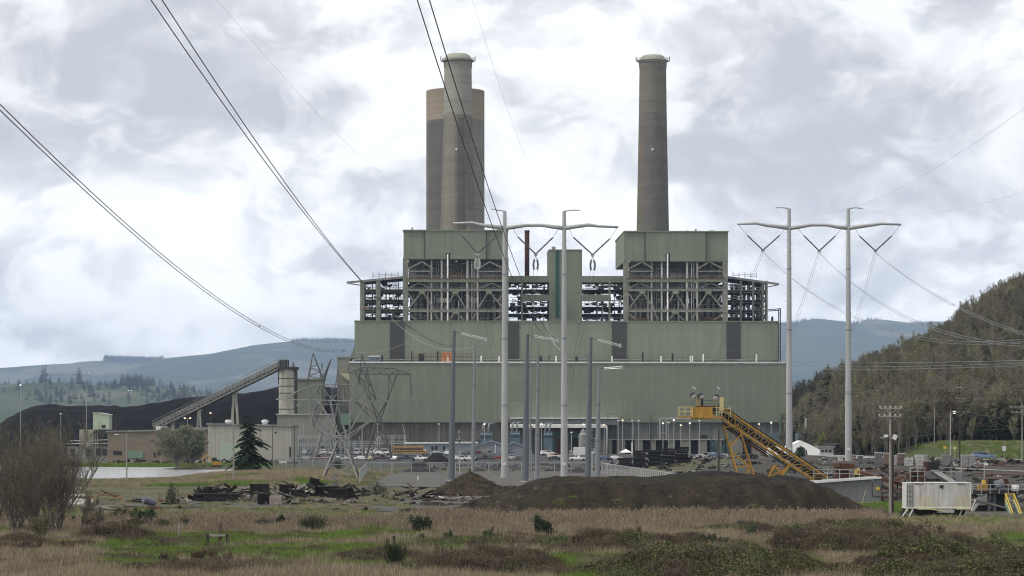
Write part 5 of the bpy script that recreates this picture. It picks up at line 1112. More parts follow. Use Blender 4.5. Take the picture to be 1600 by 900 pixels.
def transformer(px0,px1,pyt,Y,label,dk=False):
    x=((px0+px1)/2-800)/F*Y; g=Vector((x,Y,0)); t=thing('transformer',label,'transformer',g,group='big transformers at the hall foot'); w=(px1-px0)/F*Y/2; h=CAMZ-(pyt-HZ)/F*Y
    MB().box((-w*.6,0,.3),(w*.6,4,h*.8)).build('tank',M['tblue'],t)
    for s in (-1,1):
        b=MB()
        for k in range(7): b.box((s*w*(.64+k*.055)-.04,.3,.9),(s*w*(.64+k*.055)+.06,3.7,h*.74))
        b.build('radiator',M['tdblue'],t)
    MB().tube([(-w*.55,1.5,h*.9),(w*.5,1.5,h*.9)],.65,14).build('conservator',M['tblue'],t)
    MB().box((-w*.65,-.05,h*.78),(w*.65,4.1,h*.84)).build('tank_lid',M['tdblue'],t)
    for x in (-.5,0,.5): n=6; MB().tube([(x*w,2.6,h*.84+1.7*j/(2*n)) for j in range(2*n+1)],[.26 if j%2 else .15 for j in range(2*n+1)],8).build('bushing',M['galvm'],t)
    for x in (-.35,.2): MB().tube([(x*w,3,h*.85),(x*w,3,h*1.22),(x*w+.25,3.3,h*1.33),(x*w+.9,4,h*1.36),(x*w+2.2,7,h*1.36)],.33,8).build('bus_duct',M['galvm'],t,smooth=True)
    return t
transformer(744,776,676,872,'blue transformer behind the gabled shed roof')
transformer(792,818,675,872,'blue transformer just right of the left H-frame leg')
transformer(845,868,676,872,'blue transformer left of the loading doors')
x=(911.5-800)/F*868; t=thing('round_tank','grey round tank with a conical top beside the loading door','tank',(x,868,0)); z=CAMZ-(680-HZ)/F*868
MB().lathe([(1.6,-.2),(1.6,z),(1.65,z+.1),(.9,z+.9),(.9,z+1.5),(.3,z+1.9)],20).build('shell',M['conduit'],t)
def mach(px,Y,w,h,label,seed,m='teal'):
    rr=random.Random(seed); x=(px-800)/F*Y; t=thing('process_skid',label,'machinery',(x,Y,0))
    for k in range(5):
        a=rr.uniform(-w,w*.7); MB().box((a,rr.uniform(0,1),rr.uniform(0,h*.2)),(a+rr.uniform(.5,1.6),2.5,rr.uniform(.4,.8)*h)).build('vessel',M[m],t)
    for k in range(6):
        a=rr.uniform(-w,w); z=rr.uniform(.5,1)*h; MB().tube([(a,-.3,0),(a,-.3,z),(a+rr.uniform(-1.5,1.5),-.3,z)],.16,6).build('pipe',M[m],t)
mach(1125,868,3.2,8.5,'teal pipework and vessels behind the yellow stacker legs',3); mach(1216,872,3.4,9,'teal pipework at the east corner of the hall',4)
x=(1215-800)/F*868; t=thing('blue_duct','blue enclosed duct at the east corner of the hall','duct',(x,866,0)); MB().box((-2.8,0,5.5),(2.8,3,8.6)).build('duct',M['tblue'],t); MB().box((-2.5,.5,-.2),(-2.1,1,5.5)).build('leg',M['gdark'],t); MB().box((2.1,.5,-.2),(2.5,1,5.5)).build('leg',M['gdark'],t); MB().tube([(1,1.5,8.6),(1,1.5,14)],.45,8).build('stack',M['teal'],t)
# substation gantries left of the hall
def gantry(px0,px1,Y,beams,cols,label,seed):
    rr=random.Random(seed); g=Vector((((px0+px1)/2-800)/F*Y,Y,0)); t=thing('substation_gantry',label,'gantry',g,group='substation gantries'); X=lambda px:(px-800)/F*Y-g.x; Z=lambda py:CAMZ-(py-HZ)/F*Y
    for py in beams:
        b=MB(); 
        for dy in (0,.8): b.bar((X(px0),dy,Z(py)),(X(px1),dy,Z(py)),.16); b.bar((X(px0),dy,Z(py)+.8),(X(px1),dy,Z(py)+.8),.14)
        n=max(4,int((px1-px0)/5))
        for k in range(n): b.bar((X(px0+(px1-px0)*k/n),0,Z(py)),(X(px0+(px1-px0)*(k+1)/n),0,Z(py)+.8),.10)
        b.build('beam',M['galv'],t)
    for px in cols:
        b=MB(); top=Z(beams[0])+.8
        for dx in (-.4,.4): b.bar((X(px)+dx,0,0),(X(px)+dx*.6,0,top),.15)
        for k in range(8): s=1 if k%2 else -1; b.bar((X(px)-.4*s,0,top*k/8),(X(px)+.4*s,0,top*(k+1)/8),.09)
        b.build('column',M['galv'],t)
        if rr.random()<.8: MB().bar((X(px),0,top),(X(px)+rr.uniform(-1,1),0,top+rr.uniform(2.5,4.5)),.22).build('lightning_spike',M['galv'],t)
    for k in range(int((px1-px0)/7)):
        px=rr.uniform(px0,px1); zz=rr.choice([Z(q) for q in beams]); n=6; MB().tube([(X(px),.3,zz+.8+1.6*j/(2*n)) for j in range(2*n+1)],[.24 if j%2 else .14 for j in range(2*n+1)],6).build('post_insulator',M['insuld'] if rr.random()<.5 else M['galvm'],t)
    return t
gantry(465,545,845,(684,696.5),(468,474,498,523,540),'substation gantry of thin grey beams behind the light grey lattice tower',1)
gantry(585,634,850,(684.5,693),(594,613,633),'substation gantry with slanted spikes left of the site office',2)
gantry(530,590,855,(693,700),(545,565,588),'low substation gantry between the two lattice towers',3)
def cabinetrow(px,Y,n,label,seed):
    rr=random.Random(seed); t=thing('switch_cabinet',label,'switchgear',((px-800)/F*Y,Y,0))
    for k in range(n): MB().box((k*1.5,rr.uniform(0,1),0),(k*1.5+rr.uniform(.5,1.2),2,rr.uniform(4,7))).build('cubicle',M[rr.choice(['galvm','bluegrey','tdblue'])],t)
cabinetrow(466,858,8,'tall blue-grey switch cubicles behind the left gantry',5); cabinetrow(516,862,6,'dark switch cubicles behind the parked red pickup',6)
# ---------------------------------------------------------------- chain link fences
def linkmat():
    m=bpy.data.materials.new('chain_link'); m.use_nodes=True; nt=m.node_tree; N=nt.nodes; L=nt.links; b=N['Principled BSDF']; b.inputs['Base Color'].default_value=(.19,.20,.21,1); b.inputs['Metallic'].default_value=0; b.inputs['Roughness'].default_value=.5
    tc=N.new('ShaderNodeTexCoord'); waves=[]
    for rot in (45,-45):
        mp=N.new('ShaderNodeMapping'); mp.inputs['Rotation'].default_value=(0,R(rot),0); L.new(tc.outputs['Object'],mp.inputs['Vector'])
        w=N.new('ShaderNodeTexWave'); w.bands_direction='X'; w.inputs['Scale'].default_value=3.6; L.new(mp.outputs['Vector'],w.inputs['Vector'])
        g=N.new('ShaderNodeMath'); g.operation='GREATER_THAN'; g.inputs[1].default_value=.94; L.new(w.outputs['Fac'],g.inputs[0]); waves.append(g.outputs[0])
    mxx=N.new('ShaderNodeMath'); mxx.operation='MAXIMUM'; L.new(waves[0],mxx.inputs[0]); L.new(waves[1],mxx.inputs[1]); L.new(mxx.outputs[0],b.inputs['Alpha']); return m
M['link']=linkmat()
def fence(p0,p1,label,h=2.3,step=3.2):
    a,c=Vector(p0[:2]+(0,)),Vector(p1[:2]+(0,)); L_=(c-a).length; rz=math.atan2(c.y-a.y,c.x-a.x); t=thing('chain_link_fence',label,'fence',(a.x,a.y,gh(a.x,a.y)),rz,group='chain link fences')
    z0=gh(a.x,a.y); n=max(1,int(L_/step)); b=MB(); tp=[]
    for k in range(n+1):
        p=a.lerp(c,k/n); z=gh(p.x,p.y)-z0; MB().tube([(L_*k/n,0,z),(L_*k/n,0,z+h+.1)],.07,6).build('fence_post',M['galv'],t); tp.append((L_*k/n,0,z))
    MB().tube([(x,y,z+h) for x,y,z in tp],.06,5).build('top_rail',M['galv'],t)
    MB().tube([(x,y,z+h*.55) for x,y,z in tp],.02,5).build('mid_rail',M['galv'],t)
    for k in range(n): b.quad(tp[k],tp[k+1],(tp[k+1][0],0,tp[k+1][2]+h),(tp[k][0],0,tp[k][2]+h))
    b.build('mesh_panel',M['link'],t); return t
g2=lambda px,py: tuple(G(px,py)[:2])
fence(g2(614,741),g2(700,741),'chain link fence in front of the parked pickups and coal pile')
fence(g2(712,741),g2(918,741),'chain link fence crossing behind the H-frame legs')
fence(g2(940,741),g2(1052,764),'chain link fence slanting from the eastern poles down to the cinder heap')
fence(g2(562,757),g2(574,741),'chain link fence seen almost end on beside the lattice tower')
fence(g2(578,741.5),g2(612,741.5),'short chain link fence right of the lattice tower')
fence(g2(428,729),g2(548,729),'chain link fence in front of the red pickup and black van')
for px,py,w,h,lb in ((653,747,.28,.55,'small white tag on the yard edge'),(968,746,1.1,.32,'white board low on the slanting fence'),(588.5,727,1.6,1.0,'pale blue-grey board standing at the fence corner'),(442,722,2.0,.6,'low white barrier board before the black van'),(675,728.5,.25,.45,'white tag on the fence before the coal pile')):
    g=G(px,py+6); z=(W(px,py,g.y)-g).z; o=thing('notice_board',lb,'sign',g); MB().cbox((0,-.08,z),(w,.04,h)).build('plate',M['sign'] if 'blue' not in lb else M['bluegrey'],o); MB().bar((0,0,0),(0,0,z+h/2),.06).build('post',M['galv'],o)
# ---------------------------------------------------------------- yellow stacker conveyor
YS = 352.0; sb = W(1160,750,YS); t = thing('stacker_conveyor','yellow lattice stacker conveyor slanting up to a railed drive platform','conveyor',sb)
P = lambda px,py,d=0: W(px,py,YS)-sb+Vector((0,d,0))
T0,T1 = (1126,636),(1293,747); L0,L1 = (1128,655),(1272,752)
lp = lambda a,c,f,d: P(a[0]+(c[0]-a[0])*f, a[1]+(c[1]-a[1])*f, d)
for d in (-1.0,1.0):
    MB().bar(lp(T0,T1,0,d),lp(T0,T1,1,d),.20,.24).build('upper_chord',M['yellow'],t); MB().bar(lp(L0,L1,0,d),lp(L0,L1,1,d),.20,.24).build('lower_chord',M['yellow'],t)
    b = MB(); n = 15
    for k in range(n): b.bar(lp(T0,T1,k/n,d),lp(L0,L1,k/n,d),.09); b.bar(lp(T0,T1,(k+1)/n,d),lp(L0,L1,k/n,d),.08)
    b.build('side_lattice',M['yellow'],t)
b = MB()
for k in range(16): b.bar(lp(L0,L1,k/15,-1),lp(L0,L1,k/15,1),.12)
b.build('cross_tie',M['yellow'],t)
MB().bar(lp(T0,T1,-.02,0)+Vector((0,0,.2)),lp(T0,T1,1,0)+Vector((0,0,.2)),1.1,.10).build('belt',M['belt'],t)
MB().bar(lp(L0,L1,0,0)+Vector((0,0,-.45)),lp(L0,L1,.8,0)+Vector((0,0,-.45)),1.0,.12).build('return_belt',M['belt'],t)
MB().bar((lp(T0,T1,0,0)+lp(L0,L1,0,0))/2,(lp(T0,T1,1,0)+lp(L0,L1,1,0))/2,1.5,.55).build('idler_frame',M['belt'],t)
MB().bar(lp(L0,L1,0,0)+Vector((0,0,-.75)),lp(L0,L1,.5,0)+Vector((0,0,-.85)),1.6,.25).build('drip_pan',M['rust'],t)
b = MB()
for k in range(42): p = lp(T0,T1,k/41,-.85)+Vector((0,0,.18)); b.cbox(p,(.22,.12,.42)); b.cbox(p+Vector((0,1.7,0)),(.22,.12,.42))
b.build('idler_bracket',M['belt'],t)
def leg(a,c,w=.16):
    for d in (-1.3,1.3): MB().bar(P(*a,d*.8),P(*c,d),w).build('leg',M['yellow'],t)
leg((1130,664),(1151,738)); leg((1152,662),(1178,744)); leg((1232,727),(1216,748),.3); leg((1209,727),(1226,748),.2); leg((1209,727),(1200,745),.2)
b = MB()
for d in (-1.1,1.1):
    for a,c in (((1138,699),(1158,678)),((1140,704),(1169,727)),((1148,729),(1172,728)),((1165,741),(1173,728)),((1204,744),(1232,730)),((1200,745),(1211,727)),((1133,668),(1153,664))): b.bar(P(*a,d),P(*c,d),.16)
b.build('leg_brace',M['yellow'],t)
MB().box(P(1081,655,-1.6),P(1114,636,1.6)).build('drive_housing',M['yellow'],t)
MB().prism([(P(1060,652).x,P(1060,652).z),(P(1126,655).x,P(1126,655).z),(P(1126,652).x,P(1126,651.5).z),(P(1060,650).x,P(1060,649.8).z)],-1.75,1.75).build('platform',M['yellow'],t)
MB().box(P(1112,647,-1.66),P(1120,637,-1.62)).build('guard_mesh',M['black'],t); MB().box(P(1088,637,-1),P(1122,634,1)).build('motor_base',M['rust'],t)
MB().box(P(1123.5,642,-1.4),P(1129.5,621,-1.1)).build('end_plate',M['yellowr'],t)
rl = MB()
for d in (-1.7,1.7):
    for py in (636,643): rl.bar(P(1060,py,d),P(1083,py,d),.07)
    for px in (1060.5,1070,1080.5): rl.bar(P(px,636,d),P(px,651,d),.08)
    for py in (636.5,644): rl.bar(P(1114,py,d),P(1140,py+2,d),.07)
    for px in (1118,1126,1140): rl.bar(P(px,634.5,d),P(px,652,d),.08)
rl.bar(P(1060.5,636,-1.7),P(1060.5,636,1.7),.07); rl.build('hand_railing',M['yellowr'],t)
for px,py,tilt,pp in ((1083,619,.25,1089),(1095,620,.35,1091),(1119,622,-.2,1119)):
    h = MB(); h.lathe([(.10,.35),(.38,.28),(.46,-.15),(.42,-.2)],12); o = h.build('floodlight',M['black'],t,loc=P(px,py-1)); o.rotation_euler = (R(-50),0,tilt*2)
    MB().lathe([(.40,-.21),(.30,-.27),(.05,-.30)],12).build('lens',M['reflector'],o)
    MB().bar(P(pp,637),P(pp,622),.10).build('mast',M['yellow'],t); MB().bar(P(pp,622),P(px,620),.08).build('mast_arm',M['black'],t)
for px,py in ((1083,606),(1121,606)): MB().cbox(P(px+1.5,py),(.55,.2,.12),0,.5).build('wind_vane',M['whitep'],t); MB().bar(P(px,620),P(px,606),.04).build('mast',M['galv'],t)
b = MB(); b.bar(P(1097,623),P(1097,636),.3); b.bar(P(1091,631),P(1122,631),.05); b.bar(P(1101,626),P(1113,626),.05); b.build('motor',M['black'],t)
# ---------------------------------------------------------------- grey feed bunker
YB = 296.0; g = W(1320,787,YB); t = thing('feed_bunker','long grey steel feed bunker with a white capped top rail','bunker',(g.x,YB,gh(g.x,YB)))
g = t.location; P2 = lambda px,py,d=0: W(px,py,YB)-g+Vector((0,d,0))
pl = [P2(1264,756),P2(1376,747.5),P2(1376,785),P2(1300,788),P2(1264,786)]
MB().prism([(p.x,p.z) for p in pl],0,4).build('wall',M['bunker'],t)
MB().bar(P2(1263,754,-.1),P2(1377,746.2,-.1),.35,.22).build('top_rail',M['whitep'],t); MB().bar(P2(1263,754,3.9),P2(1377,746.2,3.9),.35,.22).build('top_rail',M['whitep'],t)
MB().bar(P2(1300,788.5,-.1),P2(1377,784.5,-.1),.14,.2).build('sill',M['concrete'],t)
MB().box(P2(1362.3,775,-.05),P2(1363.1,748.5,-.01)).build('seam',M['black'],t); MB().box(P2(1363,775.4,-.05),P2(1376,774.8,-.01)).build('seam',M['black'],t)
MB().box(P2(1368.5,766,-.09),P2(1374.5,761,-.02)).build('yellow_placard',M['yellowb'],t)
MB().box(P2(1362,752,-.12),P2(1364,748.5,-.02)).build('latch',M['galv'],t)
rl = MB()
for py in (734,741): rl.bar(P2(1278,py,4),P2(1350,py,4),.06)
for px in (1278,1300,1319,1335,1350): rl.bar(P2(px,734,4),P2(px,750,4),.07)
rl.build('hand_railing',M['galv'],t)
# ---------------------------------------------------------------- white container on its stand
YK = 252.0; g = W(1466,808,YK); g.z = gh(g.x,YK); t = thing('site_container','white shipping container raised on a dark stand with a yellow railed landing','container',g)
P3 = lambda px,py,d=0: W(px,py,YK)-g+Vector((0,d,0))
MB().box(P3(1415.5,793,0),P3(1516.5,754.5,2.44)).build('body',M['contw'],t)
b = MB()
for k in range(34): x = P3(1436+k*2.33,0).x; b.box((x,-.035,P3(0,790).z),(x+.075,-.002,P3(0,757).z))
b.build('corrugation',M['contw'],t)
MB().box(P3(1415,755,-.05),P3(1517,754,2.5)).build('top_rail',M['whitep'],t); MB().box(P3(1415,794.5,-.05),P3(1517,792.6,2.5)).build('bottom_rail',M['whitep'],t)
for px in (1415,1516): MB().box(P3(px,793,-.06),P3(px+1.4,754.5,.1)).build('corner_post',M['whitep'],t)
db = MB()
for px in (1418,1420.5,1423,1425.3): db.bar(P3(px,792,-.08),P3(px,756,-.08),.035)
for py in (760,768,776,784): db.bar(P3(1417,py,-.08),P3(1426,py,-.08),.03)
db.build('door_bar',M['gdark'],t)
MB().box(P3(1468.5,763,-.10),P3(1474,758,-.01)).build('wall_vent',M['gdark'],t)
for a,c in ((1429,1442),(1455,1457),(1495,1508)): MB().box(P3(a,756.6,-.09),P3(c,755.6,-.055)).build('rub_mark',M['black'],t)
rl = MB()
for a,c in ((1433,1449),(1495,1514)):
    for py in (776,784): rl.bar(P3(a,py,-.7),P3(c,py,-.7),.045)
    for k in range(4): px = a+(c-a)*k/3; rl.bar(P3(px,776,-.7),P3(px,793.5,-.7),.05)
for a,c in ((1449,1470),(1495,1482)):
    for dz in (0,8): rl.bar(P3(a,776+dz,-.7),P3(c,791+dz*.7,-.7),.045)
rl.build('landing_railing',M['yellowr'],t)
MB().box(P3(1433,795.8,-.9),P3(1452,794.8,-.06)).build('landing',M['yellowr'],t); MB().box(P3(1493,795.8,-.9),P3(1514,794.8,-.06)).build('landing',M['yellowr'],t)
b = MB(); 
for k in range(5): b.box(P3(1452+k*4.2,796+k*.8,-.9),P3(1457+k*4.2,795+k*.8,-.06))
b.build('stair_tread',M['yellowr'],t)
MB().box(P3(1463,801,-.8),P3(1489,796,0)).build('step_box',M['concrete'],t)
for a,s in ((1418,-1),(1426,1),(1500,-1),(1506,1)):
    for d in (.2,2.2): MB().bar(P3(a,795,d),P3(a-4*s*-1.5,809,d),.16).build('stand_leg',M['gdark'],t)
b = MB(); b.bar(P3(1409,808,-.1),P3(1418,795,-.1),.12); b.bar(P3(1420,808,-.1),P3(1426,796,-.1),.14); b.bar(P3(1517,797,-.1),P3(1524,781,-.1),.10); b.bar(P3(1499,806,-.1),P3(1503,796,-.1),.12); b.bar(P3(1507,806,-.1),P3(1510,797,-.1),.12); b.build('diagonal_prop',M['whitep'],t)
for a,c in ((1433,1460),(1463,1490),(1492,1512)): MB().box(P3(a,808,.6),P3(c,796,2.0)).build('under_block',M['black'],t)  # solid black boxes fill the space between the stand legs
MB().box(P3(1435,809,-.3),P3(1520,806.5,2.6)).build('sleeper_base',M['concrete'],t)
# ---------------------------------------------------------------- crushing and screening plant in the east yard
YE = 330.0
def plantunit(name,label,cat,px,Y): 
    g = Vector(((px-800)/F*Y,Y,gh((px-800)/F*Y,Y))); return thing(name,label,cat,g), (lambda a,py,d=0: W(a,py,Y)-g+Vector((0,d,0)))
t,Q = plantunit('hopper_conveyor','rusty hopper with a grey inclined belt behind the white container','conveyor',1462,YE)
MB().prism([(Q(1446,722).x,Q(1446,722).z),(Q(1467,722).x,Q(1467,722).z),(Q(1465,736).x,Q(1465,736).z),(Q(1450,736).x,Q(1450,736).z)],0,2.4).build('hopper',M['rust'],t)
MB().box(Q(1451,734,-.08),Q(1467,722.5,-.02)).build('hopper_lining',M['black'],t)
MB().bar(Q(1459,735,-.6),Q(1484,754,-3.5),1.3,.12).build('belt',M['conduit'],t); MB().bar(Q(1459,737,-.8),Q(1484,757,-3.7),1.5,.3).build('conveyor_frame',M['gdark'],t)
MB().bar(Q(1452,735,-1.0),Q(1476,757,-3.9),.12,.3).build('side_rail',M['steelgrey'],t)
for a,c,ps_ in ((1422,1448,(1424,1436,1447)),(1470,1505,(1474,1488,1504))):
    b = MB()
    for py in (731,737,744): b.bar(Q(a,py,1),Q(c,py,1),.08)
    for px in ps_: b.bar(Q(px,730,1),Q(px,770,1),.10)
    b.build('walkway_railing',M['galv'],t)
for px in (1430,1445,1478,1498): MB().bar(Q(px,735,2),Q(px,775,2),.35).build('leg',M['gdark'],t)
MB().box(Q(1424,752,1.2),Q(1505,748,3)).build('walkway',M['gdark'],t)
for px,py in ((1428,745),(1436,741),(1440,748)): MB().cbox(Q(px,py,1.5),(1.6,1.0,.7)).build('drive_unit',M['rust'],t)
b = MB(); b.box(Q(1495,754,.5),Q(1504,738,1.5)); b.build('control_cabinet',M['galvm'],t)
t,Q = plantunit('field_conveyor','low rusty belt conveyor running between the bunker and the container','conveyor',1400,YE-15)
MB().bar(Q(1350,738,4),Q(1420,760,0),1.1,.35).build('belt',M['rust'],t); MB().bar(Q(1376,745,1),Q(1420,757,-.5),.15,.2).build('side_rail',M['rustbox'],t)
for px in (1380,1392,1404,1416): MB().bar(Q(px,749,1),Q(px,783,1),.16).build('leg',M['gdark'],t)
for py in (765,770,777): MB().bar(Q(1377,py,.5),Q(1420,py-.5,.5),.14,.2).build('lower_rail',M['rustbox'] if py<776 else M['rust'],t)
b=MB()
for k in range(7): b.bar(Q(1379+k*6,765,.4),Q(1379+k*6,772,.4),.12)
b.build('idler_bracket',M['timberb'],t)
t,Q = plantunit('surge_bin','dark rusty steel bin standing behind the grey feed bunker','hopper',1320,YE+20)
MB().box(Q(1306,735,0),Q(1334.5,724.5,3)).build('upper_bin',M['rust'],t); MB().box(Q(1309,752,.3),Q(1331,736,2.8)).build('lower_bin',M['rust'],t); MB().box(Q(1306,729,-.1),Q(1312,726,-.02)).build('tan_patch',M['timberb'],t); MB().box(Q(1308,765,.5),Q(1312,750,.8)).build('leg',M['gdark'],t); MB().box(Q(1328,765,.5),Q(1332,750,.8)).build('leg',M['gdark'],t)
t,Q = plantunit('yellow_skip','small dull yellow machine by the dark steel bin','machinery',1343,YE+18)
MB().box(Q(1337,742,0),Q(1347,735,1.2)).build('body',M['yellowb'],t); MB().box(Q(1340,735,.2),Q(1344,732,1)).build('cowl',M['yellowb'],t); MB().box(Q(1336,752,.1),Q(1349,742,1.1)).build('frame',M['gdark'],t)
t,Q = plantunit('screening_plant','dark screening deck with a rusty bin and long railings beyond the container','machinery',1555,272)
MB().box(Q(1520,772,0),Q(1640,767,4)).build('deck',M['gdark'],t); MB().box(Q(1522,765,1),Q(1640,760.5,3.6)).build('deck_frame',M['galvd'],t)
MB().prism([(Q(1546,748).x,Q(1546,748).z),(Q(1577,748).x,Q(1577,748).z),(Q(1581,762).x,Q(1581,762).z),(Q(1546,762).x,Q(1546,762).z)],.8,3.2).build('rusty_bin',M['rust'],t)
MB().box(Q(1546,760,.7),Q(1558,748.5,.78)).build('bin_lining',M['black'],t)
b = MB()
for py in (757,764): b.bar(Q(1518,py,-.1),Q(1640,py,-.1),.07)
for k in range(9): b.bar(Q(1519+k*14,757,-.1),Q(1519+k*14,771,-.1),.08)
b.build('deck_railing',M['galv'],t)
for px,s in ((1547,0.3),(1590,.4),(1556,.25)): MB().box(Q(px-2,812,.6),Q(px+2,770,1)).build('leg',M['galvd'],t)
MB().box(Q(1530,769,.2),Q(1544,757,1.5)).build('yellow_motor',M['yellow'],t); MB().box(Q(1536,757,.4),Q(1541,750,.8)).build('motor_cowl',M['yellowb'],t)
MB().tube([Q(1582,764,.3),Q(1592,764,.3)],.4,12).build('idler_drum',M['whitep'],t); MB().tube([Q(1556,762,.5),Q(1570,758,.5)],.7,12).build('motor_drum',M['galvd'],t)
MB().bar(Q(1523,781,.5),Q(1596,800,1.5),.9,.2).build('chute',M['conduit'],t); MB().bar(Q(1520,800,.5),Q(1540,772,.5),.25).build('prop',M['galv'],t)
MB().box(Q(1556,800,1.5),Q(1575,772,3)).build('crusher_body',M['black'],t); MB().box(Q(1524,806,1.2),Q(1546,790,3)).build('crusher_base',M['black'],t)
MB().tube([Q(1546,752,3),Q(1546,726,3)],.05,6).build('lamp_mast',M['galv'],t); MB().cbox(Q(1549,726,3),(.35,.3,.25)).build('floodlight',M['lampoff'],t)
t,Q = plantunit('access_stair','yellow and green access stair at the screening deck','stair',1583,262)
for a in (1571,1584):
    MB().bar(Q(a,771,0),Q(a+10,815,-2.4),.10).build('hand_rail',M['yellowb'],t); MB().bar(Q(a,780,0),Q(a+10,822,-2.4),.10).build('mid_rail',M['yellowr'],t); MB().bar(Q(a,787,0),Q(a+11,826,-2.6),.12,.25).build('stringer',M['mint'],t)
    MB().bar(Q(a,771,0),Q(a,787,0),.10).build('rail_post',M['yellowb'],t); MB().bar(Q(a+10,815,-2.4),Q(a+11,826,-2.5),.10).build('rail_post',M['mint'],t)
MB().bar(Q(1571,772,0),Q(1584,772,0),.09).build('gate_rail',M['yellowb'],t)
b = MB()
for k in range(10): b.box(Q(1572+k*1.05,788+k*3.9,-.25*k-.3),Q(1584+k*1.05,787+k*3.9,-.25*k))
b.build('stair_tread',M['mint'],t)
# yard railings and rails lying in the east yard
for lb,a,c in (('long steel rail lying across the far part of the east yard',(1470,733),(1610,739)),('long steel rail lying across the yard behind the container',(1300,741),(1440,738)),('steel rail lying across the yard below the blue station wagon',(1535,727.5),(1620,733)),('steel rail lying farther back across the yard below the blue station wagon',(1520,741),(1620,745))):
    p,q = G(*a),G(*c); b = MB(); n=12; b.tube([(p.lerp(q,k/n).x-p.x,p.lerp(q,k/n).y-p.y,gh(p.lerp(q,k/n).x,p.lerp(q,k/n).y)+.2-p.z) for k in range(n+1)],.09,4); o=b.build('steel_rail',M['rustbox'] if 'far part' not in lb else M['concrete'],None,loc=p); tag(o,lb,'rail',group='rails lying in the east yard')
# ---------------------------------------------------------------- pallets of blocks
def pallet(px,pyb,pyt,w,label,m,cap,rows):
    g=G(px,pyb); Y=g.y; h=(pyb-pyt)/F*Y; ww=w/F*Y; t=thing('block_pallet',label,'pallet',g,group='pallets of blocks in the east yard')
    b=MB()
    for k in range(rows):
        z0=.14+(h-.14)*k/rows; z1=.14+(h-.14)*(k+1)/rows-.06
        nc=max(1,round(ww/.95))
        for c in range(nc): b.box((-ww/2+ww*c/nc+.03,0,z0),(-ww/2+ww*(c+1)/nc-.03,1.1,z1))
    b.build('blocks',M[m],t); MB().box((-ww/2,0,0),(ww/2,1.1,.12)).build('pallet_base',M['timberb'],t)
    if cap: MB().box((-ww/2-.03,-.03,h-.05),(ww/2+.03,1.13,h+.04)).build('wrap',M['whitep'],t)
PL=[(1373,726,707,11,'tall stack of dark grey blocks, westernmost of the tall stacks','blockd',1,4),(1385,727,708,9,'tall stack of pinkish bricks','blockp',1,4),(1397,728,712,9,'grey and white block stack beside the wooden pole','block',1,3),(1409,727,709,11,'brown brick stack with a white cover','blockp',1,4),
    (1421,729,715,13,'low pale grey block stack in front of the white wrapped one','block',0,3),(1427,716,702.5,16,'tall white wrapped stack at the back','block',1,3),(1437,729,710,13,'tall pale banded block stack right of the low grey one','block',0,4),(1447,722,709,5,'thin white stack against the tall pale banded one','block',0,3),
    (1478,727,709,13,'dark grey block stack behind the rusty hopper','blockd',0,4),(1486,726,713,6,'narrow grey stack left of the dark wooden pole','blockd',0,3),(1470,720,706,6,'pinkish stack standing at the road edge','blockp',0,3),(1493,728,716,6,'low dark stack touching the dark pole','blockd',0,2),
    (1513,731,711,21,'wide pale concrete block stack in front of the blue station wagon','block',1,3),
    (1305,724,713,9,'small grey stack near the tent','blockd',0,2),(1314,722,712,7,'small white stack behind the steel bin','block',1,2),(1296,727,720,11,'low dark pallet by the yellow conveyor foot','blockd',0,1),(1335,723,711,6,'brick stack right of the east pylon leg','blockp',1,3),(1345,725,712,8,'grey stack right of the east pylon leg','blockd',1,3),
    (1357,724,715,16,'wide low dark pallet pile with white boards','blockd',1,2),(1282,718,713,10,'low pale boards pallet at the grass edge','timberg',1,1),(1273,722,716,8,'low grey pallet by the conveyor slope','blockd',0,1),(1290,732,729,22,'flat stack of long boards near the bunker','timberg',0,1)]
for a in PL: pallet(*a)
# ---------------------------------------------------------------- tent, sheds, at the wood foot
x=(1252-800)/F*640; t=thing('marquee_tent','large white peaked tent at the foot of the wooded hill','tent',(x,640,gh(x,640))); hgt=(711-688)/F*640
b=MB(); w=4.6; n=20; 
for k in range(n):
    a0,a1=math.pi*k/n,math.pi*(k+1)/n
    f=lambda a:(-w*math.cos(a)*(1.0), 1.4+ (hgt-1.4)*(1-abs(math.cos(a)))**.85)
    p,q=f(a0),f(a1); b.quad((p[0],0,p[1]),(q[0],0,q[1]),(q[0],9,q[1]),(p[0],9,p[1]))
b.build('roof_sheet',M['tent'],t); MB().prism([(-w,0),(w,0),(w,1.4)]+[( -w*math.cos(math.pi*k/12)*-1, 1.4+(hgt-1.4)*(1-abs(math.cos(math.pi*k/12)))**.85) for k in range(1,12)]+[(-w,1.4)],.05,.12).build('end_wall',M['tent'],t)
MB().prism([(-8,0),(-4.6,0),(-4.6,2.6),(-8,1.9)],1,7).build('side_bay',M['tent'],t)
t=building('white_shed','small white shed with dark windows right of the tent',M['whitep'],1280,1302,700,712,650,4,M['conduit'],zb=0); 
for a in (1283,1289,1295): hole(t,'window',M['glass'],a,a+4.2,702.5,706.5)
x=(1297-800)/F*690; t=thing('covered_shelter','dark flat roofed shelter behind the white shed','shelter',(x,690,gh(x,690))); MB().box((-4,0,3.2),(4,4,3.5)).build('roof',M['bluegrey'],t); MB().box((1.5,.3,0),(4,3.6,3.2)).build('wall',M['gdark'],t)
for sx in (-3.8,-1): MB().box((sx,.1,0),(sx+.15,.3,3.2)).build('post',M['galv'],t)
t=building('tank_house','blue-grey tank house at the wood edge behind the tent',M['tblue'],1247,1266,677,700,780,8,zb=0); x=(1261-800)/F*778-t.location.x; MB().tube([(x,1,6),(x,1,CAMZ-(653-HZ)/F*778)],[.55,.35],10).build('stack',M['galv'],t)
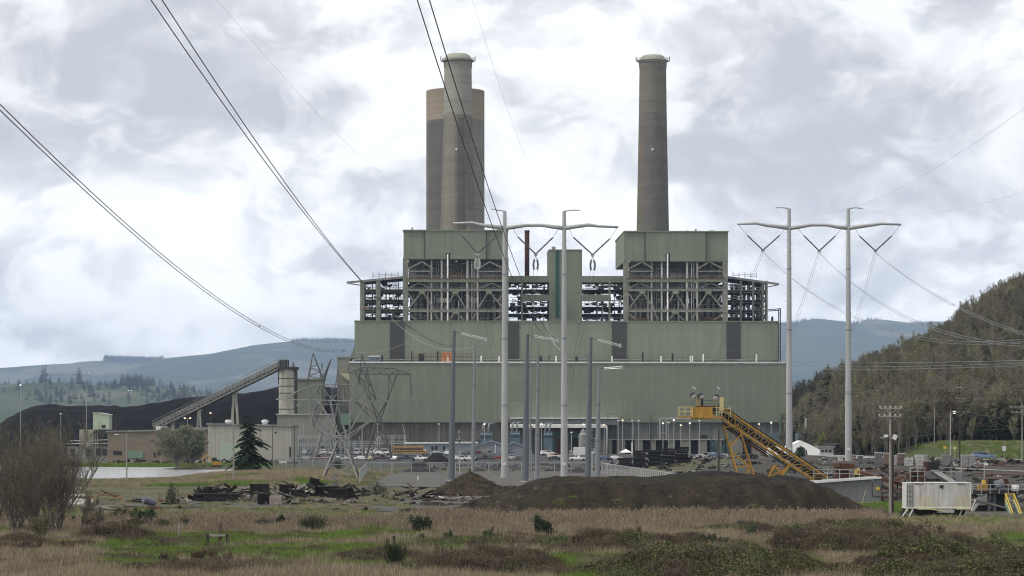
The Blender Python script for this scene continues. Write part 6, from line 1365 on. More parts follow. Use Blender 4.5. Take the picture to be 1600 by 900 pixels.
t=building('ribbed_shed','dull shed with a ribbed sloping roof left of the tank house',M['fluted'],1239,1257,669,700,800,10,zb=0)
# ---------------------------------------------------------------- vehicles
CARCOL={}
def carpaint(n,c):
    if n not in CARCOL: m=mat('car_paint_'+n,c,0.3,0.04,1.0,spec=.6); CARCOL[n]=m
    return CARCOL[n]
COLS={'white':(.72,.72,.71),'silver':(.36,.37,.38),'red':(.22,.022,.02),'darkred':(.10,.018,.02),'black':(.015,.016,.018),'navy':(.015,.022,.045),'grey':(.13,.135,.14),'dgreen':(.012,.035,.03),'cream':(.55,.50,.36),'blue':(.10,.16,.27),'pinkwhite':(.62,.50,.46),'maroon':(.06,.03,.04),'steelblue':(.085,.11,.17)}
PROF={ # side profile (x,z), length along x, front at +x ; cabin part for the glass
 'pickup':([(-2.7,.45),(-2.7,1.05),(-.75,1.05),(-.6,1.75),(.55,1.78),(1.15,1.12),(2.55,1.02),(2.7,.8),(2.7,.45)],[(-.55,1.12),(-.45,1.66),(.48,1.68),(.95,1.14)],2.7,1.85,(-1.75,1.75)),
 'suv':([(-2.35,.42),(-2.4,1.0),(-2.15,1.72),(.45,1.76),(1.1,1.1),(2.25,.98),(2.38,.7),(2.38,.42)],[(-2.12,1.08),(-1.98,1.62),(.38,1.66),(.9,1.1)],2.4,1.82,(-1.5,1.5)),
 'van':([(-2.7,.42),(-2.7,2.02),(1.4,2.05),(2.15,1.25),(2.65,1.0),(2.7,.42)],[(-2.5,1.25),(-2.5,1.85),(1.3,1.88),(1.95,1.25)],2.7,1.95,(-1.7,1.75)),
 'sedan':([(-2.3,.40),(-2.3,.92),(-1.55,.98),(-.95,1.42),(.35,1.44),(1.05,.98),(2.15,.84),(2.3,.62),(2.3,.40)],[(-1.35,1.0),(-.9,1.36),(.3,1.38),(.9,1.0)],2.3,1.78,(-1.4,1.45)),
 'wagon':([(-2.5,.42),(-2.55,.95),(-2.3,1.52),(.35,1.56),(1.0,1.02),(2.35,.92),(2.5,.7),(2.5,.42)],[(-2.2,1.02),(-2.1,1.44),(.28,1.47),(.85,1.02)],2.5,1.8,(-1.55,1.6)),
 'bus':([(-5.6,.6),(-5.6,2.9),(-5.4,3.1),(4.3,3.1),(4.6,2.9),(4.6,1.5),(5.8,1.4),(5.9,.6)],[(-5.3,1.75),(-5.3,2.55),(4.2,2.55),(4.2,1.75)],5.9,2.4,(-3.4,4.9))}
def vehicle(px,pyb,Y,kind,colr,rz,label,name=None,grp='vehicles parked in the lot',paintm=None):
    pr,gl,hl,wd,wx=PROF[kind]; x=(px-800)/F*Y; z=gh(x,Y)+.07
    t=thing(name or {'pickup':'pickup_truck','suv':'parked_suv','van':'parked_van','sedan':'parked_car','wagon':'station_wagon','bus':'school_bus'}[kind],label,{'pickup':'pickup truck','suv':'car','van':'van','sedan':'car','wagon':'car','bus':'bus'}[kind],(x,Y,z),rz,grp)
    key=(kind,colr)
    if key in VP:
        src=VP[key]
        for c in src.children: d=c.copy(); COL.objects.link(d); d.parent=t
        return t
    VP[key]=t; hw=wd/2; m=paintm or carpaint(colr,COLS[colr])
    # body: narrower above the belt line
    belt=min(g[1] for g in gl)-.06; n=len(pr); b=MB(); vs=[]
    for s in (-1,1):
        for a,zz in pr: vs.append((a,s*hw*(1 if zz<=belt+.05 or kind=='bus' else .86),zz))
    b.add(vs,[tuple(range(n)),tuple(reversed(range(n,2*n)))]+[(i,n+i,n+(i+1)%n,(i+1)%n) for i in range(n)])
    o=b.build('body',m,t)
    bv=o.modifiers.new('bevel','BEVEL'); bv.width=.05; bv.segments=2; bv.limit_method='ANGLE'; bv.angle_limit=R(25)
    for s in (-1,1):
        yy=s*(hw*(.88 if kind!='bus' else 1.0)+.015)
        g=MB(); k=len(gl)
        if kind=='bus':
            for j in range(11): g.box((-5.2+j*.85,yy-.01,1.75),(-4.55+j*.85,yy+.01,2.5))
        else: g.prism(gl,yy-.012,yy+.012)
        g.build('side_window',M['glass'],t)
        if kind=='bus': MB().box((-5.5,yy-.01,1.25),(4.5,yy+.015,1.4)).build('side_stripe',M['black'],t)
    # windscreen and rear glass
    (fx,fz),(gx,gz)=gl[-1],gl[-2]; nb=Vector((fz-gz,0,-(fx-gx))); nb=-nb.normalized() if nb.x<0 else nb.normalized()
    off=.10 if kind!='bus' else .42; MB().quad(*[Vector((a+off,y,zz+.03)) for a,y,zz in ((fx,-hw*.78,fz),(fx,hw*.78,fz),(gx,hw*.74,gz),(gx,-hw*.74,gz))]).build('windscreen',M['glass'],t)
    (fx,fz),(gx,gz)=gl[0],gl[1]; rx=min(a for a,zz in pr if zz>belt+.2)-.03
    MB().box((rx-.06,-hw*.72,fz+.05),(rx-.01,hw*.72,gz-.02)).build('rear_window',M['glass'],t)
    for a in wx:
        for s in (-1,1):
            r=.36 if kind!='bus' else .5; w=MB(); w.tube([(a,s*(hw-.2),r),(a,s*(hw+.02),r)],r,14); wo=w.build('wheel',M['rubber'],t)
            MB().tube([(a,s*(hw+.02),r),(a,s*(hw+.035),r)],r*.55,10).build('rim',M['galv'],wo)
    for s in (-1,1): MB().box((pr[-2][0]-.12,s*hw*.62-.15,.68),(pr[-2][0]+.04,s*hw*.62+.15,.84)).build('headlight',M['lampoff'],t); MB().box((pr[0][0]-.02,s*hw*.7-.12,.78),(pr[0][0]+.08,s*hw*.7+.12,.95)).build('tail_light',M['rust'],t)
    if kind=='pickup': MB().box((-2.6,-hw*.82,1.05),(-.85,hw*.82,1.062)).build('cargo_bed',M['black'],t)
    return t
VP={}
CARS=[(433,0,790,'suv','darkred',.1,'dark red car at the west end of the lot beside the cream workshop'),(457,0,785,'van','dgreen',0.05,'big dark green van left of the silver sedan'),(479,0,786,'sedan','silver',.1,'silver sedan between the dark van and the red pickup'),(498,0,786,'pickup','red',.0,'bright red pickup behind the lattice tower leg'),
(505,0,850,'pickup','white',1.4,'white pickup parked nose out behind the red pickup'),(519,0,850,'van','white',1.5,'white van parked nose out left of the lattice pole'),(524,0,800,'sedan','navy',.2,'dark blue car behind the lattice tower'),(479,0,850,'suv','silver',1.3,'silver suv in the back row behind the silver sedan'),
(558.5,0,850,'van','white',1.5,'white van facing out, first of the back row east of the lattice tower'),(565,0,800,'sedan','white',.0,'white car in front of the nose-out van by the lattice tower'),(577,0,850,'van','white',1.4,'second white van facing out in the back row'),(579,0,795,'suv','cream',1.3,'cream coloured suv in the front row'),(598,0,845,'van','white',.05,'long white van side on in the back row'),
(597,0,790,'pickup','maroon',.05,'dark maroon pickup before the long white van'),(611,0,800,'sedan','blue',1.5,'small blue car between the maroon pickup and the white car'),(617,0,790,'sedan','white',1.35,'white car left of the navy pickup'),(634,0,785,'pickup','navy',0.02,'navy pickup in front of the school bus'),(655,0,787,'pickup','white',.0,'white pickup beside the rounded coal pile'),
(641,0,835,'bus','bus',.04,'yellow-orange school bus behind the navy pickup'),(721,0,785,'suv','white',.1,'white suv between the two western steel poles'),(735,0,782,'pickup','white',.05,'white pickup half hidden by the slim grey pole'),(757,0,780,'pickup','black',.0,'black pickup in front of the gabled shed'),(764,0,830,'pickup','grey',.0,'grey pickup behind the black one'),(779,0,800,'sedan','red',3.3,'red car before the left leg of the H-frame pylon'),
(800,0,800,'pickup','silver',1.45,'silver pickup seen from behind right of the H-frame leg'),(813,0,810,'suv','grey',1.5,'grey suv nose out beside the middle poles'),(853,0,862,'pickup','red',.05,'red truck parked by the blue transformer'),(856,0,835,'suv','white',.2,'white suv behind the pinkish white one'),(867,0,815,'suv','pinkwhite',.15,'pinkish white suv left of the right H-frame leg'),(868,0,786,'sedan','dgreen',.1,'dark green car just in front of the pinkish white suv'),
(903,0,785,'pickup','white',3.1,'white pickup right of the H-frame leg'),(944,0,800,'sedan','blue',.3,'blue car right of the eastern poles'),(962,0,802,'sedan','white',.1,'white car right of the blue car at the burnt timber wall'),(1012,0,850,'sedan','white',.1,'white car behind the burnt timber wall, left one'),(1030,0,848,'sedan','silver',.0,'silver car behind the burnt timber wall'),(1059,0,835,'sedan','white',3.2,'white sedan at the east end of the burnt timber wall'),
(1094,0,800,'sedan','white',.15,'white car left of the long white passenger van'),(1123,0,800,'van','white',3.14,'long white passenger van under the stacker'),(1102,0,680,'wagon','silver',3.0,'silver wagon left of the slate blue car'),(1119,0,640,'sedan','steelblue',3.3,'slate blue car under the yellow stacker'),
(440,0,846,'suv','silver',1.4,'silver suv in the back row above the dark red car'),(545,0,846,'pickup','grey',1.5,'grey pickup in the back row right of the lattice pole'),(588,0,848,'suv','white',1.5,'white suv nose out left of the long white van'),(664,0,842,'suv','white',1.4,'white suv just right of the school bus'),(683,0,846,'sedan','silver',.1,'silver sedan behind the rounded coal pile'),(700,0,838,'pickup','white',1.5,'white pickup behind the first dark pole'),
(728,0,842,'suv','grey',1.45,'grey suv in the back row above the two western white vehicles'),(748,0,842,'sedan','darkred',.1,'dark red sedan in front of the garage door'),(788,0,842,'suv','white',1.5,'white suv nose out before the lower gabled shed'),(882,0,842,'suv','silver',1.5,'silver suv behind the right H-frame leg'),(925,0,842,'van','white',1.5,'white van nose out between the eastern poles'),(535,0,792,'suv','white',.0,'white suv side on behind the lattice pole base'),
(1537,0,526,'wagon','blue',-.12,'pale blue station wagon driving on the road')]
m_bus=mat('bus_yellow',(.34,.20,.075),.45,.1,1.0)
for c in CARS: vehicle(*c,paintm=m_bus if c[3]=='bus' else None,grp='vehicles parked in the lot' if c[0]<1500 else None)
x=(907-800)/F*850; t=thing('box_truck','white box truck behind the white pickup by the round tank','truck',(x,850,.05)); MB().box((-2.3,0,1.0),(2.3,2.3,3.9)).build('cargo_box',M['whitep'],t); MB().box((-3.6,.1,.6),(-2.35,2.2,2.7)).build('cab',M['whitep'],t); MB().box((-3.5,.05,1.6),(-2.6,.09,2.4)).build('window',M['glass'],t)
for a in (-2.9,1.4): MB().tube([(a,0,.45),(a,2.3,.45)],.45,12).build('wheel',M['rubber'],t)
x=(978-800)/F*850; t=thing('canopy_tent','small white canopy tent before the third bay door','tent',(x,850,.05)); MB().add([(-2,0,2.1),(2,0,2.1),(2,4,2.1),(-2,4,2.1),(0,2,3.3)],[(0,1,4),(1,2,4),(2,3,4),(3,0,4),(3,2,1,0)]).build('canopy',M['tent'],t)
for a in (-1.9,1.9):
    for c in (.1,3.9): MB().tube([(a,c,0),(a,c,2.1)],.05,6).build('leg',M['galv'],t)
t=building('white_column_pipe','slim white standpipe right of the canopy tent',M['whitep'],986.5,989,691,712,845,.6,zb=0,cat='pipe')
t,Q=plantunit('excavator','small dirty yellow excavator behind the bank left of the dark conifer','excavator',337,640)
MB().box((-1.3,0,0),(1.3,2.2,.7)).build('track',M['gdark'],t); MB().box((-1.0,.2,.7),(1.3,2,1.6)).build('body',M['yellow'],t); MB().box((-.9,.2,1.6),(.2,1.2,2.6)).build('cab',M['glass'],t); MB().tube([(-.8,1,1.5),(-2.2,1,3.3),(-3.4,1,2.2),(-3.2,1,.6)],[.2,.22,.16,.12],6).build('boom',M['yellow'],t); MB().box((-3.6,.6,.2),(-2.9,1.4,.8)).build('bucket',M['gdark'],t)
# ---------------------------------------------------------------- burnt timber wall, debris, logs
def beam_obj(name,p,dims,rz,tilt,m,label,grp,cat='timber'):
    o=MB().cbox((0,0,0),dims).build(name,M[m],None,loc=p); o.rotation_euler=(0,tilt,rz); tag(o,label,cat,grp); return o
rr=random.Random(11); k=0
lbw='burnt black timber baulk in the long stacked wall left of the stacker'
for row in range(7):
    for s in range(5):
        px0=968+s*22+rr.uniform(-2,2); Y=640; x=(px0+10-800)/F*Y
        if s==0 and row>3: continue
        beam_obj('timber_baulk',(x,Y+rr.uniform(-.5,.5),.3+row*.58+gh(x,Y)),(3.3+rr.uniform(-.3,.4),2.4,.54),rr.uniform(-.05,.05),0,'timber',lbw,'burnt timber baulks of the long wall')
def G0(px,py): g=G(px,py); return g
def crate(px,pyb,w,h,label,m='timber',tilt=0,rz=0,d=None):
    g=G0(px,pyb); s=g.y/F; t=thing('burnt_crate',label,'crate',g,rz,'burnt crates by the track'); W_,H_=w*s,h*s; D=d or W_*.8
    ob=MB().box((-W_/2,0,.05),(W_/2,D,H_)).build('box',M[m],t); b=MB()
    for i in range(4): z=.1+H_*(i+.2)/4.2; b.box((-W_/2-.04,-.05,z),(W_/2+.04,-.01,z+H_*.13))
    b.box((-W_/2-.05,-.08,0),(-W_/2+.1,-.02,H_+.05)); b.box((W_/2-.1,-.08,0),(W_/2+.05,-.02,H_+.05)); b.build('slat',M['timber'],t); t.rotation_euler=(0,tilt,rz); return t
for a in ((405,774,28,18,'large black burnt crate left of the leaning planks'),(444,774,14,17,'narrow black burnt crate in the middle of the heap'),(488,764,14,17,'tilted black burnt crate standing high on the heap',"timber",.25),(412,788,18,17,'black crate right behind the bricks at the front'),(548,777,16,14,'black burnt crate leaning at the east end of the heap','timber',-.4),
          (655,729,22,7,'dark open boxes behind the chain link fence'),(465,777,20,12,'black crate buried among the burnt planks'),(510,778,34,18,'widest black crate at the centre of the heap'),(528,779,26,15,'black crate right of the widest one')): crate(*a)
rr=random.Random(5)
def scrap(px0,px1,py0,py1,n,mats,label,grp,lmin=.8,lmax=4.0,zmax=1.0,name='burnt_plank',th=(.06,.3)):
    for k in range(n):
        px=rr.uniform(px0,px1); py=rr.uniform(py0,py1); g=G0(px,py); L=rr.uniform(lmin,lmax)
        hump=math.sin(math.pi*(px-px0)/(px1-px0))
        z=g.z+.08+zmax*hump*rr.random()*(py1-py)/(py1-py0+.01)
        beam_obj(name,(g.x,g.y,z),(L,rr.uniform(.1,.35),rr.uniform(*th)),rr.uniform(0,3.14),rr.gauss(0,.28 if zmax>.5 else .03),rr.choice(mats),label,grp)
scrap(303,376,772,785,46,['timber']*8+['timberb'],'charred plank in the low black heap at the west end','charred planks of the west heap',1,5,1.9,th=(.1,.45))
scrap(375,480,764,789,44,['timber']*7+['timberg','timberb','conduit'],'charred or grey plank strewn round the burnt crates','planks strewn round the crates',.8,3.6,1.3)
scrap(455,575,766,783,60,['timber']*9+['timberg','concrete'],'charred plank in the tall middle heap','charred planks of the middle heap',.8,4,2.1,th=(.1,.5))
scrap(612,692,768,782,46,['timber']*5+['timberb','timberb','timberg'],'charred or brown plank in the heap left of the white sheets','planks of the heap by the white sheets',.8,4,.9)
scrap(690,742,768,781,22,['timber']*4+['sign','timberg','sign'],'black or white broken sheet below the small dirt mound','broken sheets under the dirt mound',.6,2.6,1.3,name='broken_sheet',th=(.03,.1))
scrap(480,575,783,800,16,['timberb','timber','timber','timberg'],'loose board lying on the track before the heaps','loose boards on the track',1.5,5,.15)
scrap(150,330,786,803,18,['timber','timberb','timberg','rust'],'scattered board lying west of the heaps','scattered boards in the west',.8,3,.2)
t=G0(340,784); o=thing('flat_trailer','long flat black trailer under the western charred heap','trailer',t); s=t.y/F
MB().box((-38*s,0,.5),(34*s,2.2,1.0)).build('bed',M['timber'],o)
for a in (-30,-22,24): MB().tube([(a*s,.0,.4),(a*s,2.2,.4)],.4,10).build('wheel',M['rubber'],o)
t=G0(430,789); o=thing('brick_stack','neat stack of pale pinkish bricks in front of the burnt crates','bricks',t); b=MB(); s=t.y/F
for r in range(5):
    for c in range(4): b.box((-9*s+c*4.6*s,0,.02+r*.2),(-9*s+c*4.6*s+4.3*s,.9,.02+r*.2+.17))
b.build('bricks',mat('pale_pink_brick',(.30,.25,.23),.85,.25,3),o)
for i,(px,py,L,rz,tl,lb) in enumerate(((118,782,3.6,.02,.0,'top white birch log on the log pile in the west'),(120,787,3.9,-.03,0,'second white log just under the top one'),(126,790,3.6,.06,.02,'third white log of the pile, pushed to the right'),(118,792.5,3.0,.02,0,'lowest grey log of the white log pile'),(167,800,4.2,.5,.03,'thin pale log lying askew in front of the orange heap'),(150,797,3.6,-.4,.02,'grey log lying askew in front of the white log pile'),(175,796,3.2,.9,.05,'grey branchy log in front of the orange heap'))):
    g=G0(px,py); o=MB().tube([(-L/2,0,0),(0,.05,.03),(L/2,0,0)],[.28,.26,.22] if i<4 else [.13,.12,.1],8).build('log',mat('white_log_bark_%d'%i,(.40,.38,.34) if i<4 else (.22,.2,.17),.9,.35,2.5),None,loc=(g.x,g.y,g.z+.3+(.25 if i==0 else 0))); o.rotation_euler=(0,tl,rz); tag(o,lb,'log','logs in the west')
def orangez(x,y): return None
g=G0(163,783); o=thing('orange_scrap','heap of bent orange-brown sheet scrap behind the white logs','scrap',g); rr=random.Random(3)
for k in range(9): MB().cbox((rr.uniform(-1.9,1.9),rr.uniform(0,2),.3+rr.uniform(0,.8)),(rr.uniform(1,2.6),.9,.07),rr.uniform(-.5,.5),rr.uniform(-.4,.4)).build('sheet',M['rustbox'] if k%3 else M['orange'],o)
g=G0(231,792); o=thing('metal_drum','dented pale grey drum lying among the western boards','drum',g); MB().tube([(-.75,0,.62),(-.4,0,.64),(.45,0,.6),(.7,.1,.58)],[.33,.42,.42,.36],14).build('shell',M['galvd'],o); o.rotation_euler=(0,.25,.6)
for px,py,w,h,m,lb in ((212,787,24,8,'timber','flat black charred board pile left of the grey drum'),(243,797,26,5,'rust','red-brown flat sheets right of the grey drum'),(205,794,22,5,'conduit','pale flat sheet pile below the black boards')):
    g=G0(px,py); s=g.y/F; o=thing('sheet_pile',lb,'scrap',g)
    for k in range(4): MB().cbox((rr.uniform(-.5,.5),rr.uniform(0,.8),.12+k*h*s/4.5),(w*s*rr.uniform(.6,1),1.0,.08),rr.uniform(-.25,.25),rr.uniform(-.06,.06)).build('sheet',M[m],o)
# ---------------------------------------------------------------- field posts
def post(px,pyb,pyt,label,m='poled',w=.13,cap=False):
    g=G0(px,pyb); o=thing('fence_post',label,'post',g,group='old field posts'); h=(pyb-pyt)/F*g.y
    MB().tube([(0,0,-.1),(.03,0,h)],[w,w*.9],7).build('shaft',M[m],o)
    if cap: MB().tube([(.03,0,h-.02),(.03,0,h+.08)],w*1.02,7).build('pale_top',M['timberg'],o)
post(114,826,806,'grey field post among the bare western shrubs'); post(129,831,809,'darker field post right beside the one among the shrubs'); post(201,833,814,'short field post in the middle of the western grass'); post(280,842,819,'field post leaning left of the H-shaped posts','timberg',.11)
post(615,856,837,'field post with a pale top beside the tall broom shrub','poled',.11,True); post(1417,865,848,'rusty post in front of the brown bramble mound','rust',.12)
g=G0(341,853); o=thing('rail_brace','H-shaped wooden fence brace of three posts standing in the green grass','fence',g); s=g.y/F
s*=1.2; MB().box((-14*s-.09,0,-.1),(-14*s+.09,.2,16*s)).build('post',M['poled'],o); MB().box((11*s-.09,0,-.1),(11*s+.09,.2,16*s)).build('post',M['poled'],o); MB().box((2*s-.11,.3,-.1),(2*s+.11,.55,29*s)).build('post',M['polebr'],o)
MB().bar((-14*s,.05,14.5*s),(11*s,.05,13.5*s),.10,.13).build('rail',M['pole'],o); MB().bar((-14*s,.25,11*s),(11*s,.25,14*s),.08,.1).build('rail',M['pole'],o)
g=G0(584,800); o=thing('marker_stake','thin yellow stake leaning on the slope left of the bunker','stake',W(1344,800,285)); MB().bar((0,0,0),(.55,0,2.3),.06).build('stake_shaft',M['yellowr'],o)
# ---------------------------------------------------------------- vegetation
def grow(seed,H,levels,spread,ratio,nchild,r0,droop=0.0,leaf=None,trunkbare=.25,lean=0.0,multi=1,upb=.35,leafn=2,seglen=3):
    rr=random.Random(seed); T=MB(); Lf=MB()
    def br(p,d,L,r,lv):
        pts=[p]; q=p.copy(); dd=d.copy(); n=seglen if lv<levels else 2
        for k in range(n):
            dd=(dd+Vector((rr.gauss(0,.13),rr.gauss(0,.13),rr.gauss(0,.08)+ (upb*.25 if lv else .05)-droop*.2))).normalized(); q=q+dd*(L/n); pts.append(q.copy())
        T.tube(pts,[r*(1-.65*k/n) for k in range(n+1)],(6 if lv==0 else 4 if lv==1 else 3),cap=False)
        if lv>=levels:
            if leaf:
                for _ in range(leafn):
                    c=pts[-1].lerp(pts[0],rr.random()*.8)+Vector((rr.gauss(0,1),rr.gauss(0,1),rr.gauss(0,1)))*leaf*.9
                    u=Vector((rr.gauss(0,1),rr.gauss(0,1),rr.gauss(0,1))).normalized()*leaf; v=u.cross(Vector((rr.gauss(0,1),rr.gauss(0,1),rr.gauss(0,1)))).normalized()*leaf*.6
                    Lf.quad(c-u,c-v*.8,c+u,c+v)
            return
        for k in range(nchild[min(lv,len(nchild)-1)]):
            f=(trunkbare if lv==0 else .2)+(1-(trunkbare if lv==0 else .2))*(k+rr.random())/nchild[min(lv,len(nchild)-1)]
            i=min(n-1,int(f*n)); b=pts[i].lerp(pts[i+1],f*n-i); ax=dd if lv else Vector((0,0,1))
            a=rr.uniform(0,6.283); perp=Vector((math.cos(a),math.sin(a),rr.uniform(-.2,.3)))
            ang=spread*rr.uniform(.7,1.25); nd=(ax*math.cos(ang)+perp.normalized()*math.sin(ang)); nd.z+=upb*.3; nd.normalize()
            br(b,nd,L*ratio*rr.uniform(.7,1.2)*(1.15-.45*f),r*.55*(1-.4*f),lv+1)
    for s in range(multi):
        d0=Vector((rr.gauss(0,.08)+lean,rr.gauss(0,.08),1)) if multi==1 else Vector((rr.gauss(0,.38),rr.gauss(0,.38),1))
        br(Vector((rr.gauss(0,.15),rr.gauss(0,.15),-.15)) if multi>1 else Vector((0,0,-.2)),d0.normalized(),H*(.78 if multi==1 else rr.uniform(.55,.85)),r0*(1 if multi==1 else rr.uniform(.5,1)),0)
    return T,Lf
def conifer(seed,H,Rr,whorls=26,nb=7,sprays=7,sw=.16):
    rr=random.Random(seed); T=MB(); T.tube([(0,0,-.2),(0,0,H*.5),(0,0,H)],[H*.016,H*.010,.02],6); N_=MB()
    for w in range(whorls):
        f=(w+rr.random()*.6)/whorls; z=H*(.05+.95*f); zw=z; L0=Rr*(1-f)**.8*(1+.2*math.sin(w*2.1))+.12
        for k in range(nb if f<.8 else 5):
            a=rr.uniform(0,6.283); z=min(H*.99,max(.2,zw+rr.gauss(0,1.3)*H/whorls)); L=L0*rr.uniform(.35,1.25)*(1+.25*math.sin(a+seed)); ca,sa=math.cos(a),math.sin(a)
            dr=.22+.25*(1-f); tip=lambda t:Vector((ca*L*t,sa*L*t,z+L*(.10*t-dr*t*t)+.0))
            sd=Vector((-sa,ca,0))
            for j in range(sprays):
                t0=.10+.9*j/sprays; p=tip(t0); wdt=L*(.34*(1-t0*.75))*rr.uniform(.6,1.2)+sw*.4; q=tip(min(1.08,t0+.28))
                for s in (-1,1):
                    e=p+sd*s*wdt+(q-p)*.9+Vector((0,0,-.25*wdt+rr.uniform(-.05,.05))); N_.add([p,q,e],[(0,1,2)])
                N_.add([p+Vector((0,0,.05)),q,p+Vector((0,0,-wdt*.45))+ (q-p)*.5],[(0,1,2)])
    return T,N_
def tree(name,label,loc,T,Lf,bm,lm,group=None,rz=0,scale=1,cat='tree',tn='trunk',ln='crown'):
    t=thing(name,label,cat,loc,rz,group); T.build(tn,bm,t,fix=False)
    if Lf and Lf.f: Lf.build(ln,lm,t,fix=False)
    t.scale=(scale,)*3; return t
# the dark conifer by the cream workshop, and the pale willows at the pond
g=G(386,738); Tn=conifer(2,13.2,5.2,36,9,13,.06); t=tree('spruce_tree','dark drooping conifer in front of the cream workshop',g,*Tn,M['bark'],M['needle'])
h=(738-642)/F*g.y; t.scale=(h/13.2*.85,h/13.2*.85,h/13.2)
for i,(px,Y,H_,lb) in enumerate(((278,612,10.2,'pale budding willow on the far pond bank before the brown workshop'),(303,622,9.4,'second pale willow close on the right of the first'))):
    Tn=grow(40+i,H_,3,.75,.58,(13,9,8),.17,leaf=.17,leafn=4,trunkbare=.08,upb=.25,multi=5); tree('willow_tree',lb,Vector(((px-800)/F*Y,Y,.0)),*Tn,M['barkl'],M['willow'],group='pale willows by the pond')
def bush(seed,w,h,n,leaf,stems=14):
    rr=random.Random(seed); S=MB(); Lf=MB()
    for k in range(stems):
        a=rr.uniform(0,6.283); r=w*rr.random()**.5*.8; S.tube([(r*.15*math.cos(a),r*.15*math.sin(a),-.1),(r*.6*math.cos(a),r*.6*math.sin(a),h*.5),(r*math.cos(a),r*math.sin(a),h*rr.uniform(.6,.95))],[.05,.035,.012],4,cap=False)
    for k in range(n):
        a=rr.uniform(0,6.283); z=rr.random()**.8; rad=w*math.sqrt(max(0,1-(2*z-.75)**2*.65))*(rr.random()**.4)*(.8+.25*math.sin(a*3+seed)+.15*math.sin(a*5))
        c=Vector((rad*math.cos(a),rad*math.sin(a),h*(z*(.9+.2*math.sin(a*4+seed*2)))))
        u=Vector((rr.gauss(0,1),rr.gauss(0,1),rr.gauss(0,1))).normalized()*leaf*rr.uniform(.6,1.3); v=u.cross(Vector((rr.gauss(0,1),rr.gauss(0,1),rr.gauss(0,1)))).normalized()*leaf*.55
        Lf.quad(c-u,c-v,c+u,c+v)
    return S,Lf
def bushat(px,pyb,pyt,w,label,m,seed,n=900,leaf=.12,Y=None,name='shrub',bm='bark'):
    g=G(px,pyb) if Y is None else Vector(((px-800)/F*Y,Y,gh((px-800)/F*Y,Y))); s=g.y/F
    S,Lf=bush(seed,w*s/2,(pyb-pyt)*s,n,leaf); return tree(name,label,g,S,Lf,M[bm],M[m],cat='shrub',tn='stem',ln='foliage')
def spiky(px,pyb,pyt,w,label,m,seed,n=0,leaf=.09):
    g=G(px,pyb); s=g.y/F; H=(pyb-pyt)*s; rr_=random.Random(seed); T=MB(); Lf=MB()
    for k in range(5):
        a,b=grow(seed*10+k,H*rr_.uniform(.8,1.25),2,.6,.5,(9,6),.035,leaf=leaf,leafn=7,trunkbare=.05,upb=.8,multi=3); ox=Vector((rr_.gauss(0,w*s*.22),rr_.gauss(0,w*s*.22),0))
        for S,D in ((a,T),(b,Lf)): D.add([Vector(v)+ox for v in S.v],S.f)
    tree('shrub',label,g,T,Lf,M['bark'],M[m],cat='shrub',tn='stem',ln='foliage')
bushat(1251,712,697,19,'round dark green bush before the white tent','dleaf',1,1100,.22,Y=600)
spiky(658,838,806,34,'dark spiky shrub in the reeds left of the small green grass patch','dleaf',2,1500,.085); spiky(853,842,808,30,'round black-green shrub standing alone among the reeds','dleaf',3,1500,.08)
bushat(560,822,806,24,'low dark shrub under the reeds, small','dleaf',21,700,.08) if False else None
spiky(437,826,806,38,'dark bushy shrub in the grass left of the spiky broom','dleaf',4,1000,.08)
spiky(234,822,797,34,'dark green shrub behind the short field post','dleaf',5,900,.09); bushat(1158,830,815,60,'wide low dark green bramble clump below the soil mound','dleaf',6,1400,.09); bushat(268,790,757,26,'dark broom bush beside the western boards','broom',7,900,.08)
bushat(175,845,810,60,'brown leafless thicket around the short field post','twig',8,1300,.05); bushat(545,772,760,18,'low green weeds at the end of the burnt heap','broom',9,500,.08); bushat(590,775,755,46,'olive shrub between the burnt heap and the gravel pad','broom',10,900,.09)
bushat(527,735,716,22,'green shrub inside the lattice tower legs','broom',12,900,.14)
def broomat(px,pyb,pyt,w,label,seed,n=170):
    g=G(px,pyb); s=g.y/F; rr=random.Random(seed); B=MB(); h=(pyb-pyt)*s; ww=w*s/2
    for k in range(n):
        a=rr.uniform(0,6.283); r=rr.random()**.6; x0,y0=.25*ww*r*math.cos(a),.25*ww*r*math.sin(a); hh=h*(1-.45*r*rr.random())*rr.uniform(.6,1)
        p1=Vector((x0+ww*r*.5*math.cos(a),y0+ww*r*.5*math.sin(a),hh*.6)); p2=Vector((x0+ww*r*math.cos(a),y0+ww*r*math.sin(a),hh))
        B.tube([(x0,y0,-.05),p1,p2],[.02,.016,.006],3,cap=False)
        for j in range(4): q=p1.lerp(p2,rr.random()); B.tube([q,q+Vector((rr.gauss(0,.09),rr.gauss(0,.09),rr.uniform(.12,.4)))],[.012,.004],3,cap=False)
    t=thing('broom_shrub',label,'shrub',g,group='upright broom shrubs'); B.build('stems',M['broom'],t,fix=False)
broomat(488,834,803,44,'upright green broom shrub in the pale grass under the burnt heap',1); broomat(618,897,838,40,'tall upright broom shrub beside the pale topped post',2,130); broomat(862,898,872,36,'short broom shrub at the bottom edge beside the brown thicket',3); broomat(412,828,812,26,'small broom shrub left of the dark bushy one',4)
